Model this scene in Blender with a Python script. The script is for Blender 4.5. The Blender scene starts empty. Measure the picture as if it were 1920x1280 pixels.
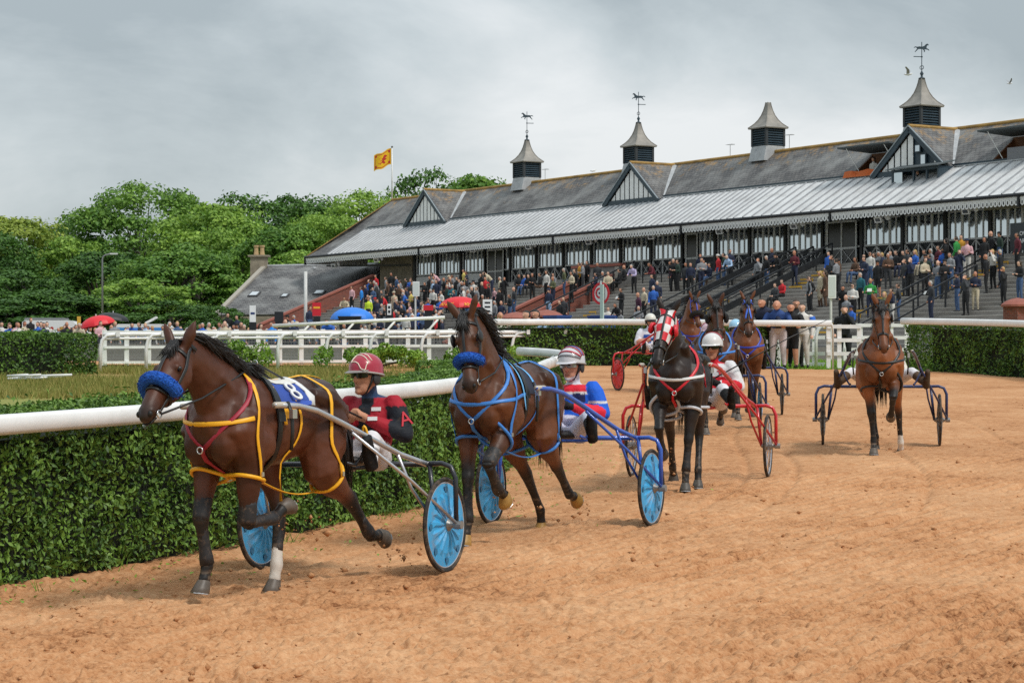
import bpy, bmesh, math, random
import numpy as np
from mathutils import Vector, Matrix, Euler
from mathutils.bvhtree import BVHTree

# ---------------------------------------------------------------- camera, sky, sun, exposure
sc = bpy.context.scene
C = sc.collection
F = 4200.0                      # focal length in pixels of the 1920 px wide photograph
HZ = 680.0                      # row of the horizon
CAMZ = 1.5
cam_d = bpy.data.cameras.new('camera')
cam_d.sensor_width = 36.0
cam_d.lens = F / 1920 * 36.0
cam_d.shift_y = (HZ - 640.0) / 1920
cam_d.clip_start = 0.1
cam_d.clip_end = 3000
cam = bpy.data.objects.new('camera', cam_d)
C.objects.link(cam)
cam.location = (0, 0, CAMZ)
cam.rotation_euler = (math.radians(90), 0, 0)
sc.camera = cam

SUN_EL, SUN_AZ = math.radians(52), math.radians(132)   # azimuth clockwise from +Y
world = bpy.data.worlds.new('World')
sc.world = world
world.use_nodes = True
wn = world.node_tree.nodes
wl = world.node_tree.links
wn.clear()
def wnode(t, **kw):
    n = wn.new(t)
    for k, v in kw.items():
        setattr(n, k, v)
    return n
w_out = wnode('ShaderNodeOutputWorld')
w_bg = wnode('ShaderNodeBackground')
wl.new(w_bg.outputs[0], w_out.inputs[0])
w_sky = wnode('ShaderNodeTexSky', sky_type='NISHITA', sun_disc=False)
w_sky.sun_elevation = SUN_EL
w_sky.sun_rotation = SUN_AZ
w_tc = wnode('ShaderNodeTexCoord')
w_sep = wnode('ShaderNodeSeparateXYZ')
wl.new(w_tc.outputs['Generated'], w_sep.inputs[0])
def wmath(op, a, b=None, clamp=False):
    n = wnode('ShaderNodeMath', operation=op)
    n.use_clamp = clamp
    for i, v in enumerate((a, b)):
        if v is None: continue
        if isinstance(v, (int, float)): n.inputs[i].default_value = v
        else: wl.new(v, n.inputs[i])
    return n.outputs[0]
w_cmb = wnode('ShaderNodeCombineXYZ')
wl.new(w_sep.outputs[0], w_cmb.inputs[0]); wl.new(w_sep.outputs[1], w_cmb.inputs[1]); wl.new(wmath('MULTIPLY', w_sep.outputs[2], 2.3), w_cmb.inputs[2])
def wnoise(scale, detail, rough, off):
    mp = wnode('ShaderNodeMapping')
    mp.inputs['Location'].default_value = off
    wl.new(w_cmb.outputs[0], mp.inputs[0])
    n = wnode('ShaderNodeTexNoise')
    n.inputs['Scale'].default_value = scale
    n.inputs['Detail'].default_value = detail
    n.inputs['Roughness'].default_value = rough
    n.inputs['Distortion'].default_value = 0.35
    wl.new(mp.outputs[0], n.inputs['Vector'])
    return n.outputs['Fac']
n1 = wnoise(2.3, 7, 0.5, (0.55, 0.2, 0.0))
n2 = wnoise(6.5, 7, 0.6, (7.7, 2.2, 1.0))
cl = wmath('ADD', wmath('MULTIPLY', n1, 0.74), wmath('MULTIPLY', n2, 0.26))
# the cloud sheet thickens overhead and thins towards the skyline
cl = wmath('SUBTRACT', wmath('ADD', cl, 0.045), wmath('MULTIPLY', wmath('MINIMUM', w_sep.outputs[2], 0.2), 0.95))
w_r = wnode('ShaderNodeValToRGB')
wl.new(cl, w_r.inputs[0])
e = w_r.color_ramp.elements
e[0].position, e[0].color = 0.38, (0.40, 0.455, 0.48, 1)
e[1].position, e[1].color = 0.565, (0.86, 0.88, 0.885, 1)
m = w_r.color_ramp.elements.new(0.46); m.color = (0.58, 0.635, 0.655, 1)
# an overcast sky is brighter towards the zenith
gain = wmath('ADD', 0.57, wmath('MULTIPLY', w_sep.outputs[2], 0.80))
w_g = wnode('ShaderNodeVectorMath', operation='SCALE')
wl.new(w_r.outputs[0], w_g.inputs[0]); wl.new(gain, w_g.inputs['Scale'])
w_s = wnode('ShaderNodeVectorMath', operation='SCALE')
wl.new(w_sky.outputs[0], w_s.inputs[0]); w_s.inputs['Scale'].default_value = 0.1
w_m = wnode('ShaderNodeMix', data_type='RGBA')
w_m.inputs['Factor'].default_value = 0.92
wl.new(w_s.outputs[0], w_m.inputs['A']); wl.new(w_g.outputs[0], w_m.inputs['B'])
wl.new(w_m.outputs['Result'], w_bg.inputs['Color'])
w_bg.inputs['Strength'].default_value = 1.0

sun_d = bpy.data.lights.new('sun', 'SUN')
sun_d.energy = 1.5
sun_d.angle = math.radians(11)
sun_d.color = (1.0, 0.95, 0.88)
sun = bpy.data.objects.new('sun', sun_d)
C.objects.link(sun)
sdir = Vector((math.sin(SUN_AZ) * math.cos(SUN_EL), math.cos(SUN_AZ) * math.cos(SUN_EL), math.sin(SUN_EL)))
sun.rotation_euler = sdir.to_track_quat('Z', 'Y').to_euler()
sun.location = sdir * 60

vs = sc.view_settings
vs.view_transform = 'Standard'
vs.look = 'None'
vs.exposure = 0.6
vs.gamma = 1.0
vs.use_curve_mapping = False
sc.render.engine = 'CYCLES'
sc.cycles.max_bounces = 5
sc.cycles.diffuse_bounces = 3
sc.cycles.glossy_bounces = 2
sc.cycles.transmission_bounces = 2
sc.cycles.transparent_max_bounces = 4
sc.cycles.use_denoising = False

# ---------------------------------------------------------------- helpers
PI = math.pi
def lin(c):
    if isinstance(c, str):
        c = [int(c[i:i + 2], 16) / 255 for i in (0, 2, 4)]
    return tuple(((x + .055) / 1.055) ** 2.4 if x > .04045 else x / 12.92 for x in c[:3])
SLOPE = 0.0312
def gz(y):
    return SLOPE * (min(y, 66.0) - 16.03)
def W(px, py, Y):               # a point of the photograph at the distance Y
    return Vector(((px - 960) / F * Y, Y, CAMZ - (py - HZ) / F * Y))
def G(px, py):                  # where the photograph's pixel meets the ground
    Y = 8400.0 / (py - 549.0)
    return Vector(((px - 960) / F * Y, Y, gz(Y)))
def clamp(x, a=0., b=1.): return max(a, min(b, x))
def lerp(a, b, t): return a + (b - a) * t

MATS = {}
def mat(name, col, rough=0.7, var=0.0, vscale=8.0, bump=0.0, bscale=60.0, metal=0.0, spec=0.5, attr=None, coat=0.0, coords='Object', emit=0.0, dirt=0.0, dcol=(0.30, 0.19, 0.115), dscale=7.0, dpos=0.5):
    """procedural material: base colour with noise variation and fine relief; attr = name of a colour attribute used as base"""
    if name in MATS: return MATS[name]
    m = bpy.data.materials.new(name)
    m.use_nodes = True
    nt = m.node_tree; nd = nt.nodes; lk = nt.links
    b = nd['Principled BSDF']
    c = lin(col) if isinstance(col, str) else col
    b.inputs['Base Color'].default_value = (*c, 1)
    b.inputs['Roughness'].default_value = rough
    b.inputs['Metallic'].default_value = metal
    b.inputs['Specular IOR Level'].default_value = spec
    b.inputs['Coat Weight'].default_value = coat
    tc = nd.new('ShaderNodeTexCoord')
    src = None
    if attr:
        a = nd.new('ShaderNodeAttribute'); a.attribute_name = attr
        src = a.outputs['Color']
    if var > 0:
        n = nd.new('ShaderNodeTexNoise'); n.inputs['Scale'].default_value = vscale; n.inputs['Detail'].default_value = 5
        n.inputs['Roughness'].default_value = 0.62
        lk.new(tc.outputs[coords], n.inputs['Vector'])
        mr = nd.new('ShaderNodeMapRange')
        mr.inputs['From Min'].default_value = 0.3; mr.inputs['From Max'].default_value = 0.7
        mr.inputs['To Min'].default_value = 1 - var; mr.inputs['To Max'].default_value = 1 + var
        lk.new(n.outputs['Fac'], mr.inputs['Value'])
        vm = nd.new('ShaderNodeVectorMath'); vm.operation = 'SCALE'
        if src is None: vm.inputs[0].default_value = c
        else: lk.new(src, vm.inputs[0])
        lk.new(mr.outputs[0], vm.inputs['Scale'])
        src = vm.outputs[0]
        mr2 = nd.new('ShaderNodeMapRange')
        mr2.inputs['To Min'].default_value = max(0.02, rough - 0.12); mr2.inputs['To Max'].default_value = min(1, rough + 0.12)
        lk.new(n.outputs['Fac'], mr2.inputs['Value']); lk.new(mr2.outputs[0], b.inputs['Roughness'])
    if dirt > 0:
        n = nd.new('ShaderNodeTexNoise'); n.inputs['Scale'].default_value = dscale; n.inputs['Detail'].default_value = 9; n.inputs['Roughness'].default_value = 0.72
        lk.new(tc.outputs[coords], n.inputs['Vector'])
        mr = nd.new('ShaderNodeMapRange'); mr.inputs['From Min'].default_value = dpos; mr.inputs['From Max'].default_value = dpos + 0.2; mr.inputs['To Max'].default_value = dirt
        lk.new(n.outputs['Fac'], mr.inputs['Value'])
        mx = nd.new('ShaderNodeMix'); mx.data_type = 'RGBA'; lk.new(mr.outputs[0], mx.inputs['Factor'])
        if src is None: mx.inputs['A'].default_value = (*c, 1)
        else: lk.new(src, mx.inputs['A'])
        mx.inputs['B'].default_value = (*dcol, 1); src = mx.outputs['Result']
    if src is not None: lk.new(src, b.inputs['Base Color'])
    if bump > 0:
        n = nd.new('ShaderNodeTexNoise'); n.inputs['Scale'].default_value = bscale; n.inputs['Detail'].default_value = 4
        lk.new(tc.outputs[coords], n.inputs['Vector'])
        bp = nd.new('ShaderNodeBump'); bp.inputs['Strength'].default_value = bump; bp.inputs['Distance'].default_value = 0.02
        lk.new(n.outputs['Fac'], bp.inputs['Height']); lk.new(bp.outputs[0], b.inputs['Normal'])
    if emit:
        b.inputs['Emission Color'].default_value = (*c, 1); b.inputs['Emission Strength'].default_value = emit
    MATS[name] = m
    return m

class MB:
    """collects shapes; build() links them as one mesh object"""
    def __init__(s): s.v = []; s.f = []; s.m = []; s.mi = 0; s.xf = None
    def add(s, vs, fs, mi=None):
        o = len(s.v)
        if s.xf is not None: vs = [s.xf @ Vector(v) for v in vs]
        s.v.extend([tuple(v) for v in vs])
        s.f.extend([tuple(i + o for i in f) for f in fs])
        s.m.extend([s.mi if mi is None else mi] * len(fs))
        return s
    def box(s, x0, y0, z0, x1, y1, z1, mi=None):
        v = [(x0, y0, z0), (x1, y0, z0), (x1, y1, z0), (x0, y1, z0), (x0, y0, z1), (x1, y0, z1), (x1, y1, z1), (x0, y1, z1)]
        return s.add(v, [(0, 3, 2, 1), (4, 5, 6, 7), (0, 1, 5, 4), (1, 2, 6, 5), (2, 3, 7, 6), (3, 0, 4, 7)], mi)
    def cbox(s, c, sz, mi=None, rot=None):
        hx, hy, hz = sz[0] / 2, sz[1] / 2, sz[2] / 2
        v = [Vector(p) for p in ((-hx, -hy, -hz), (hx, -hy, -hz), (hx, hy, -hz), (-hx, hy, -hz), (-hx, -hy, hz), (hx, -hy, hz), (hx, hy, hz), (-hx, hy, hz))]
        if rot is not None: v = [rot @ p for p in v]
        v = [p + Vector(c) for p in v]
        return s.add(v, [(0, 3, 2, 1), (4, 5, 6, 7), (0, 1, 5, 4), (1, 2, 6, 5), (2, 3, 7, 6), (3, 0, 4, 7)], mi)
    def bar(s, a, b, w, h, up=(0, 0, 1), mi=None):
        a, b = Vector(a), Vector(b); t = (b - a).normalized(); up = Vector(up)
        sd = t.cross(up)
        if sd.length < 1e-5: sd = t.cross(Vector((1, 0, 0)))
        sd.normalize(); u = sd.cross(t)
        v = []
        for p in (a, b):
            for i, j in ((-1, -1), (1, -1), (1, 1), (-1, 1)): v.append(p + sd * (w / 2 * i) + u * (h / 2 * j))
        return s.add(v, [(0, 1, 2, 3), (7, 6, 5, 4), (0, 4, 5, 1), (1, 5, 6, 2), (2, 6, 7, 3), (3, 7, 4, 0)], mi)
    def tube(s, pts, r, n=8, up=None, closed=False, mi=None, cap=True, pw=1.0):
        """r: scalar, list of scalars or list of (side, up) radii; up fixes the frame"""
        P = [Vector(p) for p in pts]; N = len(P)
        if not isinstance(r, (list, tuple)): r = [r] * N
        T = []
        for i in range(N):
            a = P[(i - 1) % N] if (closed or i > 0) else P[i]
            b = P[(i + 1) % N] if (closed or i < N - 1) else P[i]
            d = b - a
            T.append(d.normalized() if d.length > 1e-9 else Vector((1, 0, 0)))
        vs = []; U = None
        for i in range(N):
            t = T[i]
            if up is not None:
                u0 = Vector(up[i]) if isinstance(up, list) else Vector(up)
                sd = t.cross(u0)
                if sd.length < 1e-4: sd = t.cross(Vector((0.3, 1, 0.1)))
                sd.normalize(); u = sd.cross(t).normalized()
            else:
                if U is None:
                    U = Vector((0, 0, 1)) if abs(t.z) < 0.9 else Vector((1, 0, 0))
                u = (U - t * U.dot(t))
                if u.length < 1e-5: u = t.orthogonal()
                u.normalize(); sd = t.cross(u).normalized(); U = u
            ra, rb = r[i] if isinstance(r[i], (list, tuple)) else (r[i], r[i])
            for k in range(n):
                a = 2 * PI * k / n
                ca, sa = math.cos(a), math.sin(a)
                if pw != 1.0:
                    ca = math.copysign(abs(ca) ** pw, ca); sa = math.copysign(abs(sa) ** pw, sa)
                vs.append(P[i] + sd * (ra * ca) + u * (rb * sa))
        fs = []
        M_ = N if closed else N - 1
        for i in range(M_):
            j = (i + 1) % N
            for k in range(n):
                l = (k + 1) % n
                fs.append((i * n + k, i * n + l, j * n + l, j * n + k))
        if not closed and cap:
            fs.append(tuple(range(n - 1, -1, -1))); fs.append(tuple((N - 1) * n + k for k in range(n)))
        return s.add(vs, fs, mi)
    def ball(s, c, r, n=10, mi=None, rot=None):
        c = Vector(c); rx, ry, rz = r if isinstance(r, (list, tuple)) else (r, r, r)
        R = n // 2 + 1; vs = []; fs = []
        for i in range(R + 1):
            th = PI * i / R
            for k in range(n):
                a = 2 * PI * k / n
                p = Vector((rx * math.sin(th) * math.cos(a), ry * math.sin(th) * math.sin(a), rz * math.cos(th)))
                if rot is not None: p = rot @ p
                vs.append(c + p)
        for i in range(R):
            for k in range(n):
                l = (k + 1) % n
                if i == 0: fs.append((k, n + k, n + l))
                elif i == R - 1: fs.append((i * n + k, (i + 1) * n + k, i * n + l))
                else: fs.append((i * n + k, (i + 1) * n + k, (i + 1) * n + l, i * n + l))
        return s.add(vs, fs, mi)
    def lathe(s, prof, n=16, c=(0, 0, 0), ax=(0, 0, 1), mi=None, sq=False):
        """prof: (radius, height) pairs turned about ax"""
        ax = Vector(ax).normalized(); u = ax.orthogonal().normalized(); v = ax.cross(u); c = Vector(c)
        vs = []; fs = []
        for r, h in prof:
            for k in range(n):
                a = 2 * PI * k / n
                vs.append(c + ax * h + (u * math.cos(a) + v * math.sin(a)) * r)
        for i in range(len(prof) - 1):
            for k in range(n):
                l = (k + 1) % n
                fs.append((i * n + k, i * n + l, (i + 1) * n + l, (i + 1) * n + k))
        if prof[0][0] > 1e-6: fs.append(tuple(range(n - 1, -1, -1)))
        if prof[-1][0] > 1e-6: fs.append(tuple((len(prof) - 1) * n + k for k in range(n)))
        return s.add(vs, fs, mi)
    def prism(s, poly, o, ux, uy, th, mi=None):
        """extrude the 2-D polygon (in the frame o, ux, uy) by th along ux x uy"""
        o, ux, uy = Vector(o), Vector(ux), Vector(uy); nz = ux.cross(uy).normalized()
        n = len(poly)
        a = [o + ux * x + uy * y for x, y in poly]; b = [p + nz * th for p in a]
        fs = [tuple(range(n - 1, -1, -1)), tuple(range(n, 2 * n))] + [(i, (i + 1) % n, n + (i + 1) % n, n + i) for i in range(n)]
        return s.add(a + b, fs, mi)
    def mesh(s, name='mesh'):
        me = bpy.data.meshes.new(name)
        me.from_pydata(s.v, [], s.f)
        if any(s.m): me.polygons.foreach_set('material_index', s.m)
        me.update()
        return me
    def build(s, name, mats, parent=None, smooth=False, loc=None, rotz=None):
        o = mkobj(name, s.mesh(name), mats, parent, smooth)
        if loc is not None: o.location = loc
        if rotz is not None: o.rotation_euler = (0, 0, rotz)
        return o

def mkobj(name, me, mats=None, parent=None, smooth=False):
    if mats is not None:
        if not isinstance(mats, (list, tuple)): mats = [mats]
        for m in mats: me.materials.append(m)
    if smooth:
        me.polygons.foreach_set('use_smooth', [True] * len(me.polygons)); me.update()
    o = bpy.data.objects.new(name, me)
    C.objects.link(o)
    if parent is not None: o.parent = parent
    return o
def share(name, me, parent, loc=(0, 0, 0), rot=None, scale=None):      # another object on the same mesh data
    o = bpy.data.objects.new(name, me); C.objects.link(o); o.parent = parent; o.location = loc
    if rot is not None: o.rotation_euler = rot
    if scale is not None: o.scale = scale
    return o
def tag(o, label=None, cat=None, group=None, kind=None):
    if label: o['label'] = label
    if cat: o['category'] = cat
    if group: o['group'] = group
    if kind: o['kind'] = kind
    return o
def thing(name, label, cat, loc=(0, 0, 0), rotz=0.0, group=None):
    o = bpy.data.objects.new(name, None); C.objects.link(o)
    o.location = loc; o.rotation_euler = (0, 0, rotz); o.empty_display_size = 0.2
    return tag(o, label, cat, group)
def np_mesh(name, V, Fc, nside, attrs=None):
    """mesh from numpy arrays; Fc: (n, nside) indices; attrs: face attributes name -> float array"""
    me = bpy.data.meshes.new(name)
    n = len(Fc)
    me.vertices.add(len(V)); me.vertices.foreach_set('co', np.ascontiguousarray(V, dtype=np.float32).ravel())
    me.loops.add(n * nside); me.loops.foreach_set('vertex_index', np.ascontiguousarray(Fc, dtype=np.int32).ravel())
    me.polygons.add(n); me.polygons.foreach_set('loop_start', np.arange(0, n * nside, nside, dtype=np.int32))
    try: me.polygons.foreach_set('loop_total', np.full(n, nside, dtype=np.int32))
    except Exception: pass
    me.update(calc_edges=True)
    if attrs:
        for k, a in attrs.items():
            at = me.attributes.new(k, 'FLOAT', 'FACE'); at.data.foreach_set('value', np.asarray(a, dtype=np.float32))
    me.validate()
    return me

def text_mesh(txt, size, extrude=0.004, font_scale_x=1.0):
    cu = bpy.data.curves.new('lettering', 'FONT')
    cu.body = txt; cu.size = size; cu.extrude = extrude; cu.align_x = 'CENTER'; cu.align_y = 'CENTER'
    cu.resolution_u = 3
    o = bpy.data.objects.new('lettering', cu); C.objects.link(o)
    dg = bpy.context.evaluated_depsgraph_get()
    me = bpy.data.meshes.new_from_object(o.evaluated_get(dg))
    bpy.data.objects.remove(o); bpy.data.curves.remove(cu)
    return me

# value noise on numpy arrays
def _hash(ix, iy, s):
    h = (ix.astype(np.int64) * 374761393 + iy.astype(np.int64) * 668265263 + s * 144665) & 0x7fffffff
    h = ((h ^ (h >> 13)) * 1274126177) & 0x7fffffff
    return ((h ^ (h >> 16)) & 0xffff) / 65535.0
def vnoise(x, y, s=0):
    ix = np.floor(x); iy = np.floor(y); fx = x - ix; fy = y - iy
    fx = fx * fx * (3 - 2 * fx); fy = fy * fy * (3 - 2 * fy)
    a = _hash(ix, iy, s); b = _hash(ix + 1, iy, s); c = _hash(ix, iy + 1, s); d = _hash(ix + 1, iy + 1, s)
    return (a * (1 - fx) + b * fx) * (1 - fy) + (c * (1 - fx) + d * fx) * fy - 0.5

# leaves: little folded diamonds
def leaf_mesh(name, P, N, size, rng, jitter=0.9, asp=0.5, curl=0.25):
    n = len(P)
    d = N + rng.normal(0, jitter, (n, 3)); d /= np.linalg.norm(d, axis=1)[:, None] + 1e-9
    t = rng.normal(0, 1, (n, 3)); t[:, 2] -= 0.35
    t -= d * (t * d).sum(1)[:, None]; t /= np.linalg.norm(t, axis=1)[:, None] + 1e-9
    b = np.cross(d, t)
    s = (size * rng.uniform(0.6, 1.35, n))[:, None]
    w = s * asp * rng.uniform(0.8, 1.2, n)[:, None]
    V = np.empty((n, 4, 3))
    V[:, 0] = P - t * s * 0.5
    V[:, 1] = P + b * w * 0.5 + d * s * curl * 0.35
    V[:, 2] = P + t * s * 0.5 - d * s * curl * 0.3
    V[:, 3] = P - b * w * 0.5 + d * s * curl * 0.35
    i = np.arange(n)[:, None] * 4
    Fc = np.concatenate([i + np.array([[0, 1, 2]]), i + np.array([[0, 2, 3]])], 1).reshape(-1, 3)
    r = np.repeat(rng.uniform(0, 1, n), 2)
    return np_mesh(name, V.reshape(-1, 3), Fc, 3, {'rnd': r})

def leaf_mat(name, dark, light, rough=0.5, tint=None, trans=0.25, cscale=0.5):
    """leaf colour varies leaf by leaf and by patches"""
    if name in MATS: return MATS[name]
    m = bpy.data.materials.new(name); m.use_nodes = True
    nd = m.node_tree.nodes; lk = m.node_tree.links; b = nd['Principled BSDF']
    a = nd.new('ShaderNodeAttribute'); a.attribute_name = 'rnd'
    oi = nd.new('ShaderNodeObjectInfo')
    tc = nd.new('ShaderNodeTexCoord')
    n = nd.new('ShaderNodeTexNoise'); n.inputs['Scale'].default_value = cscale; n.inputs['Detail'].default_value = 3
    lk.new(tc.outputs['Object'], n.inputs['Vector'])
    ad = nd.new('ShaderNodeMath'); ad.operation = 'MULTIPLY_ADD'; ad.inputs[1].default_value = 0.6
    lk.new(a.outputs['Fac'], ad.inputs[0])
    mm = nd.new('ShaderNodeMath'); mm.operation = 'MULTIPLY_ADD'; mm.inputs[1].default_value = 1.3; mm.inputs[2].default_value = -0.45
    lk.new(n.outputs['Fac'], mm.inputs[0]); lk.new(mm.outputs[0], ad.inputs[2])
    r = nd.new('ShaderNodeValToRGB')
    lk.new(ad.outputs[0], r.inputs[0])
    r.color_ramp.elements[0].position = 0.1; r.color_ramp.elements[0].color = (*lin(dark), 1)
    r.color_ramp.elements[1].position = 0.95; r.color_ramp.elements[1].color = (*lin(light), 1)
    lk.new(r.outputs[0], b.inputs['Base Color'])
    b.inputs['Roughness'].default_value = rough
    b.inputs['Specular IOR Level'].default_value = 0.4
    if trans > 0:
        tr = nd.new('ShaderNodeBsdfTranslucent'); mx = nd.new('ShaderNodeMixShader'); mx.inputs[0].default_value = trans
        lk.new(r.outputs[0], tr.inputs[0]); lk.new(b.outputs[0], mx.inputs[1]); lk.new(tr.outputs[0], mx.inputs[2])
        lk.new(mx.outputs[0], nd['Material Output'].inputs[0])
    MATS[name] = m
    return m
# ================================================================ the setting
rng = np.random.RandomState(7)
random.seed(7)
WHITE = mat('white_paint', (0.80, 0.80, 0.79), 0.35, var=0.06, vscale=3, bump=0.05, bscale=30, dirt=0.35, dcol=(.35, .34, .28), dscale=2.2, dpos=.52)
WHITE2 = mat('white_wood_paint', (0.82, 0.82, 0.81), 0.5, var=0.12, vscale=4, bump=0.1, bscale=40)

# ---- ground sheet reaching the horizon
def ground_mat():
    m = bpy.data.materials.new('grass_ground'); m.use_nodes = True
    nd = m.node_tree.nodes; lk = m.node_tree.links; b = nd['Principled BSDF']
    tc = nd.new('ShaderNodeTexCoord')
    n = nd.new('ShaderNodeTexNoise'); n.inputs['Scale'].default_value = 0.35; n.inputs['Detail'].default_value = 8
    lk.new(tc.outputs['Object'], n.inputs['Vector'])
    r = nd.new('ShaderNodeValToRGB'); lk.new(n.outputs['Fac'], r.inputs[0])
    r.color_ramp.elements[0].position = 0.36; r.color_ramp.elements[0].color = (*lin('6f8a35'), 1)
    r.color_ramp.elements[1].position = 0.62; r.color_ramp.elements[1].color = (*lin('a38a50'), 1)
    lk.new(r.outputs[0], b.inputs['Base Color']); b.inputs['Roughness'].default_value = 0.9
    n2 = nd.new('ShaderNodeTexNoise'); n2.inputs['Scale'].default_value = 14; n2.inputs['Detail'].default_value = 6
    lk.new(tc.outputs['Object'], n2.inputs['Vector'])
    bp = nd.new('ShaderNodeBump'); bp.inputs['Strength'].default_value = 0.8; bp.inputs['Distance'].default_value = 0.08
    lk.new(n2.outputs['Fac'], bp.inputs['Height']); lk.new(bp.outputs[0], b.inputs['Normal'])
    return m
mb = MB()
rows = [-60, 0, 16.03, 30, 45, 66, 80, 200, 700, 1600]
for i, y in enumerate(rows):
    for x in (-1500, -60, 0, 60, 1500): mb.v.append((x, y, gz(max(y, -5)) - 0.07))
for i in range(len(rows) - 1):
    for k in range(4): mb.f.append((i * 5 + k, i * 5 + k + 1, i * 5 + k + 6, i * 5 + k + 5)); mb.m.append(0)
tag(mb.build('ground', ground_mat()), kind='structure')

# ---- course of the inner hedge (front foot), from the left edge of the photograph round the bend
HP = [G(-320, 1150).xy, G(-150, 1124).xy, G(0, 1098).xy, G(250, 1056).xy, G(430, 1022).xy, G(620, 985).xy, G(770, 953).xy, G(870, 925).xy, G(950, 884).xy, G(1000, 850).xy, G(1030, 815).xy]
HP += [Vector((0.75, 33.6)), Vector((0.8, 35.6)), Vector((0.55, 37.0)), Vector((0.1, 38.0))]
def dens(pts, step=0.15):
    """Catmull-Rom through the points"""
    P = [Vector(p) for p in pts]; out = []
    for i in range(len(P) - 1):
        p0 = P[max(0, i - 1)]; p1 = P[i]; p2 = P[i + 1]; p3 = P[min(len(P) - 1, i + 2)]
        k = max(1, int((p2 - p1).length / step))
        for j in range(k):
            t = j / k
            out.append(0.5 * ((2 * p1) + (p2 - p0) * t + (2 * p0 - 5 * p1 + 4 * p2 - p3) * t * t + (3 * p1 - p0 - 3 * p2 + p3) * t ** 3))
    out.append(P[-1])
    return out
HD = dens(HP, 0.15)
HDn = np.array([tuple(p) for p in HD])
def hedge_dist(x, y):
    """distance to the inner hedge's foot, for arrays"""
    out = np.empty(x.size)
    xf, yf = x.ravel(), y.ravel()
    for i in range(0, xf.size, 20000):
        d = (xf[i:i + 20000, None] - HDn[None, ::3, 0]) ** 2 + (yf[i:i + 20000, None] - HDn[None, ::3, 1]) ** 2
        out[i:i + 20000] = np.sqrt(d.min(1))
    return out.reshape(x.shape)
infield = [tuple(p) for p in HD] + [(-0.8, 39.5), (-1.0, 50), (-5, 62), (-60, 66), (-60, 8)]
def in_poly(x, y, poly):
    r = np.zeros(x.shape, bool); n = len(poly); j = n - 1
    for i in range(n):
        xi, yi = poly[i]; xj, yj = poly[j]
        c = ((yi > y) != (yj > y)) & (x < (xj - xi) * (y - yi) / (yj - yi + 1e-12) + xi)
        r ^= c; j = i
    return r

# far edge of the sand: foot of the outer hedge
FP = [Vector((-9.5, 66)), G(900, 686).xy, G(1100, 685).xy, G(1200, 686).xy, G(1420, 691).xy, G(1560, 692).xy, G(1700, 694).xy, G(1800, 699).xy, G(1940, 710).xy, G(2150, 735).xy]

# ---- sand track: real relief, harrow grooves, hoof prints and clods
NC, NR = 680, 760
tt = np.linspace(-0.30, 0.30, NC)
ys = 8400.0 / np.linspace(1360 - 549, 676 - 549, NR)
Yg, Tg = np.meshgrid(ys, tt, indexing='ij')
Xg = Tg * Yg
hd = hedge_dist(Xg, Yg)
row = np.gradient(ys)[:, None] * np.ones_like(Xg)
def lod(wl_): return np.clip(wl_ / (2.2 * row), 0, 1)
Z = SLOPE * (np.minimum(Yg, 66) - 16.03)
Z -= 0.055 * np.exp(-(hd / 1.6) ** 2)                       # the track is dished towards the inner hedge
warp = vnoise(Xg * 2.3, Yg * 2.3, 3) * 0.07 + vnoise(Xg * 0.25, Yg * 0.25, 33) * 0.5
rr = 0.86 * Xg - 0.51 * Yg + 0.0022 * (Yg - 16) ** 2 + warp * 0.22
Z += 0.022 * vnoise(Xg * 0.8, Yg * 0.8, 1) + 0.012 * vnoise(Xg * 2.7, Yg * 2.7, 2) * lod(0.4)
patch = np.clip(vnoise(Xg * 0.45, Yg * 0.45, 9) * 3 + 0.55, 0, 1)
def rn(f, a_, sd): return vnoise((Xg * math.cos(a_) - Yg * math.sin(a_)) * f, (Xg * math.sin(a_) + Yg * math.cos(a_)) * f, sd)   # noise on a turned lattice
Z += 0.010 * rn(6.3, .5, 4) * lod(0.15)
Z += (0.011 * np.abs(rn(13, 1.1, 5)) + 0.008 * rn(27, .3, 55)) * lod(0.06) * (0.3 + patch)
Z += 0.011 * rn(41, .8, 6) * lod(0.03) * (0.4 + patch) + 0.007 * rn(67, 1.3, 7) * lod(0.02)
Z -= 0.026 * np.clip(rn(22, .2, 56) * 5 - 1.15, 0, 1) * lod(0.045)              # small pits
sg_ = np.abs(np.sin(PI * rr / 0.15)); sg2 = np.abs(np.sin(PI * (rr + .05) / 0.71))
gro = -1.7 * (1 - sg_) ** 2.2 - 1.1 * (1 - sg2) ** 5 + .4
along = np.clip(vnoise(Xg * 0.9 + 31, Yg * 0.9, 8) * 2.6 + 0.62, 0.05, 1) * (0.55 + 1.1 * np.clip(rn(2.6, .9, 18) + .5, 0, 1))
Z += 0.027 * gro * along * lod(0.3) * np.clip((34 - Yg) / 10, .25, 1) * np.clip((hd - 1.2) / 1.5, 0, 1)
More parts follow.
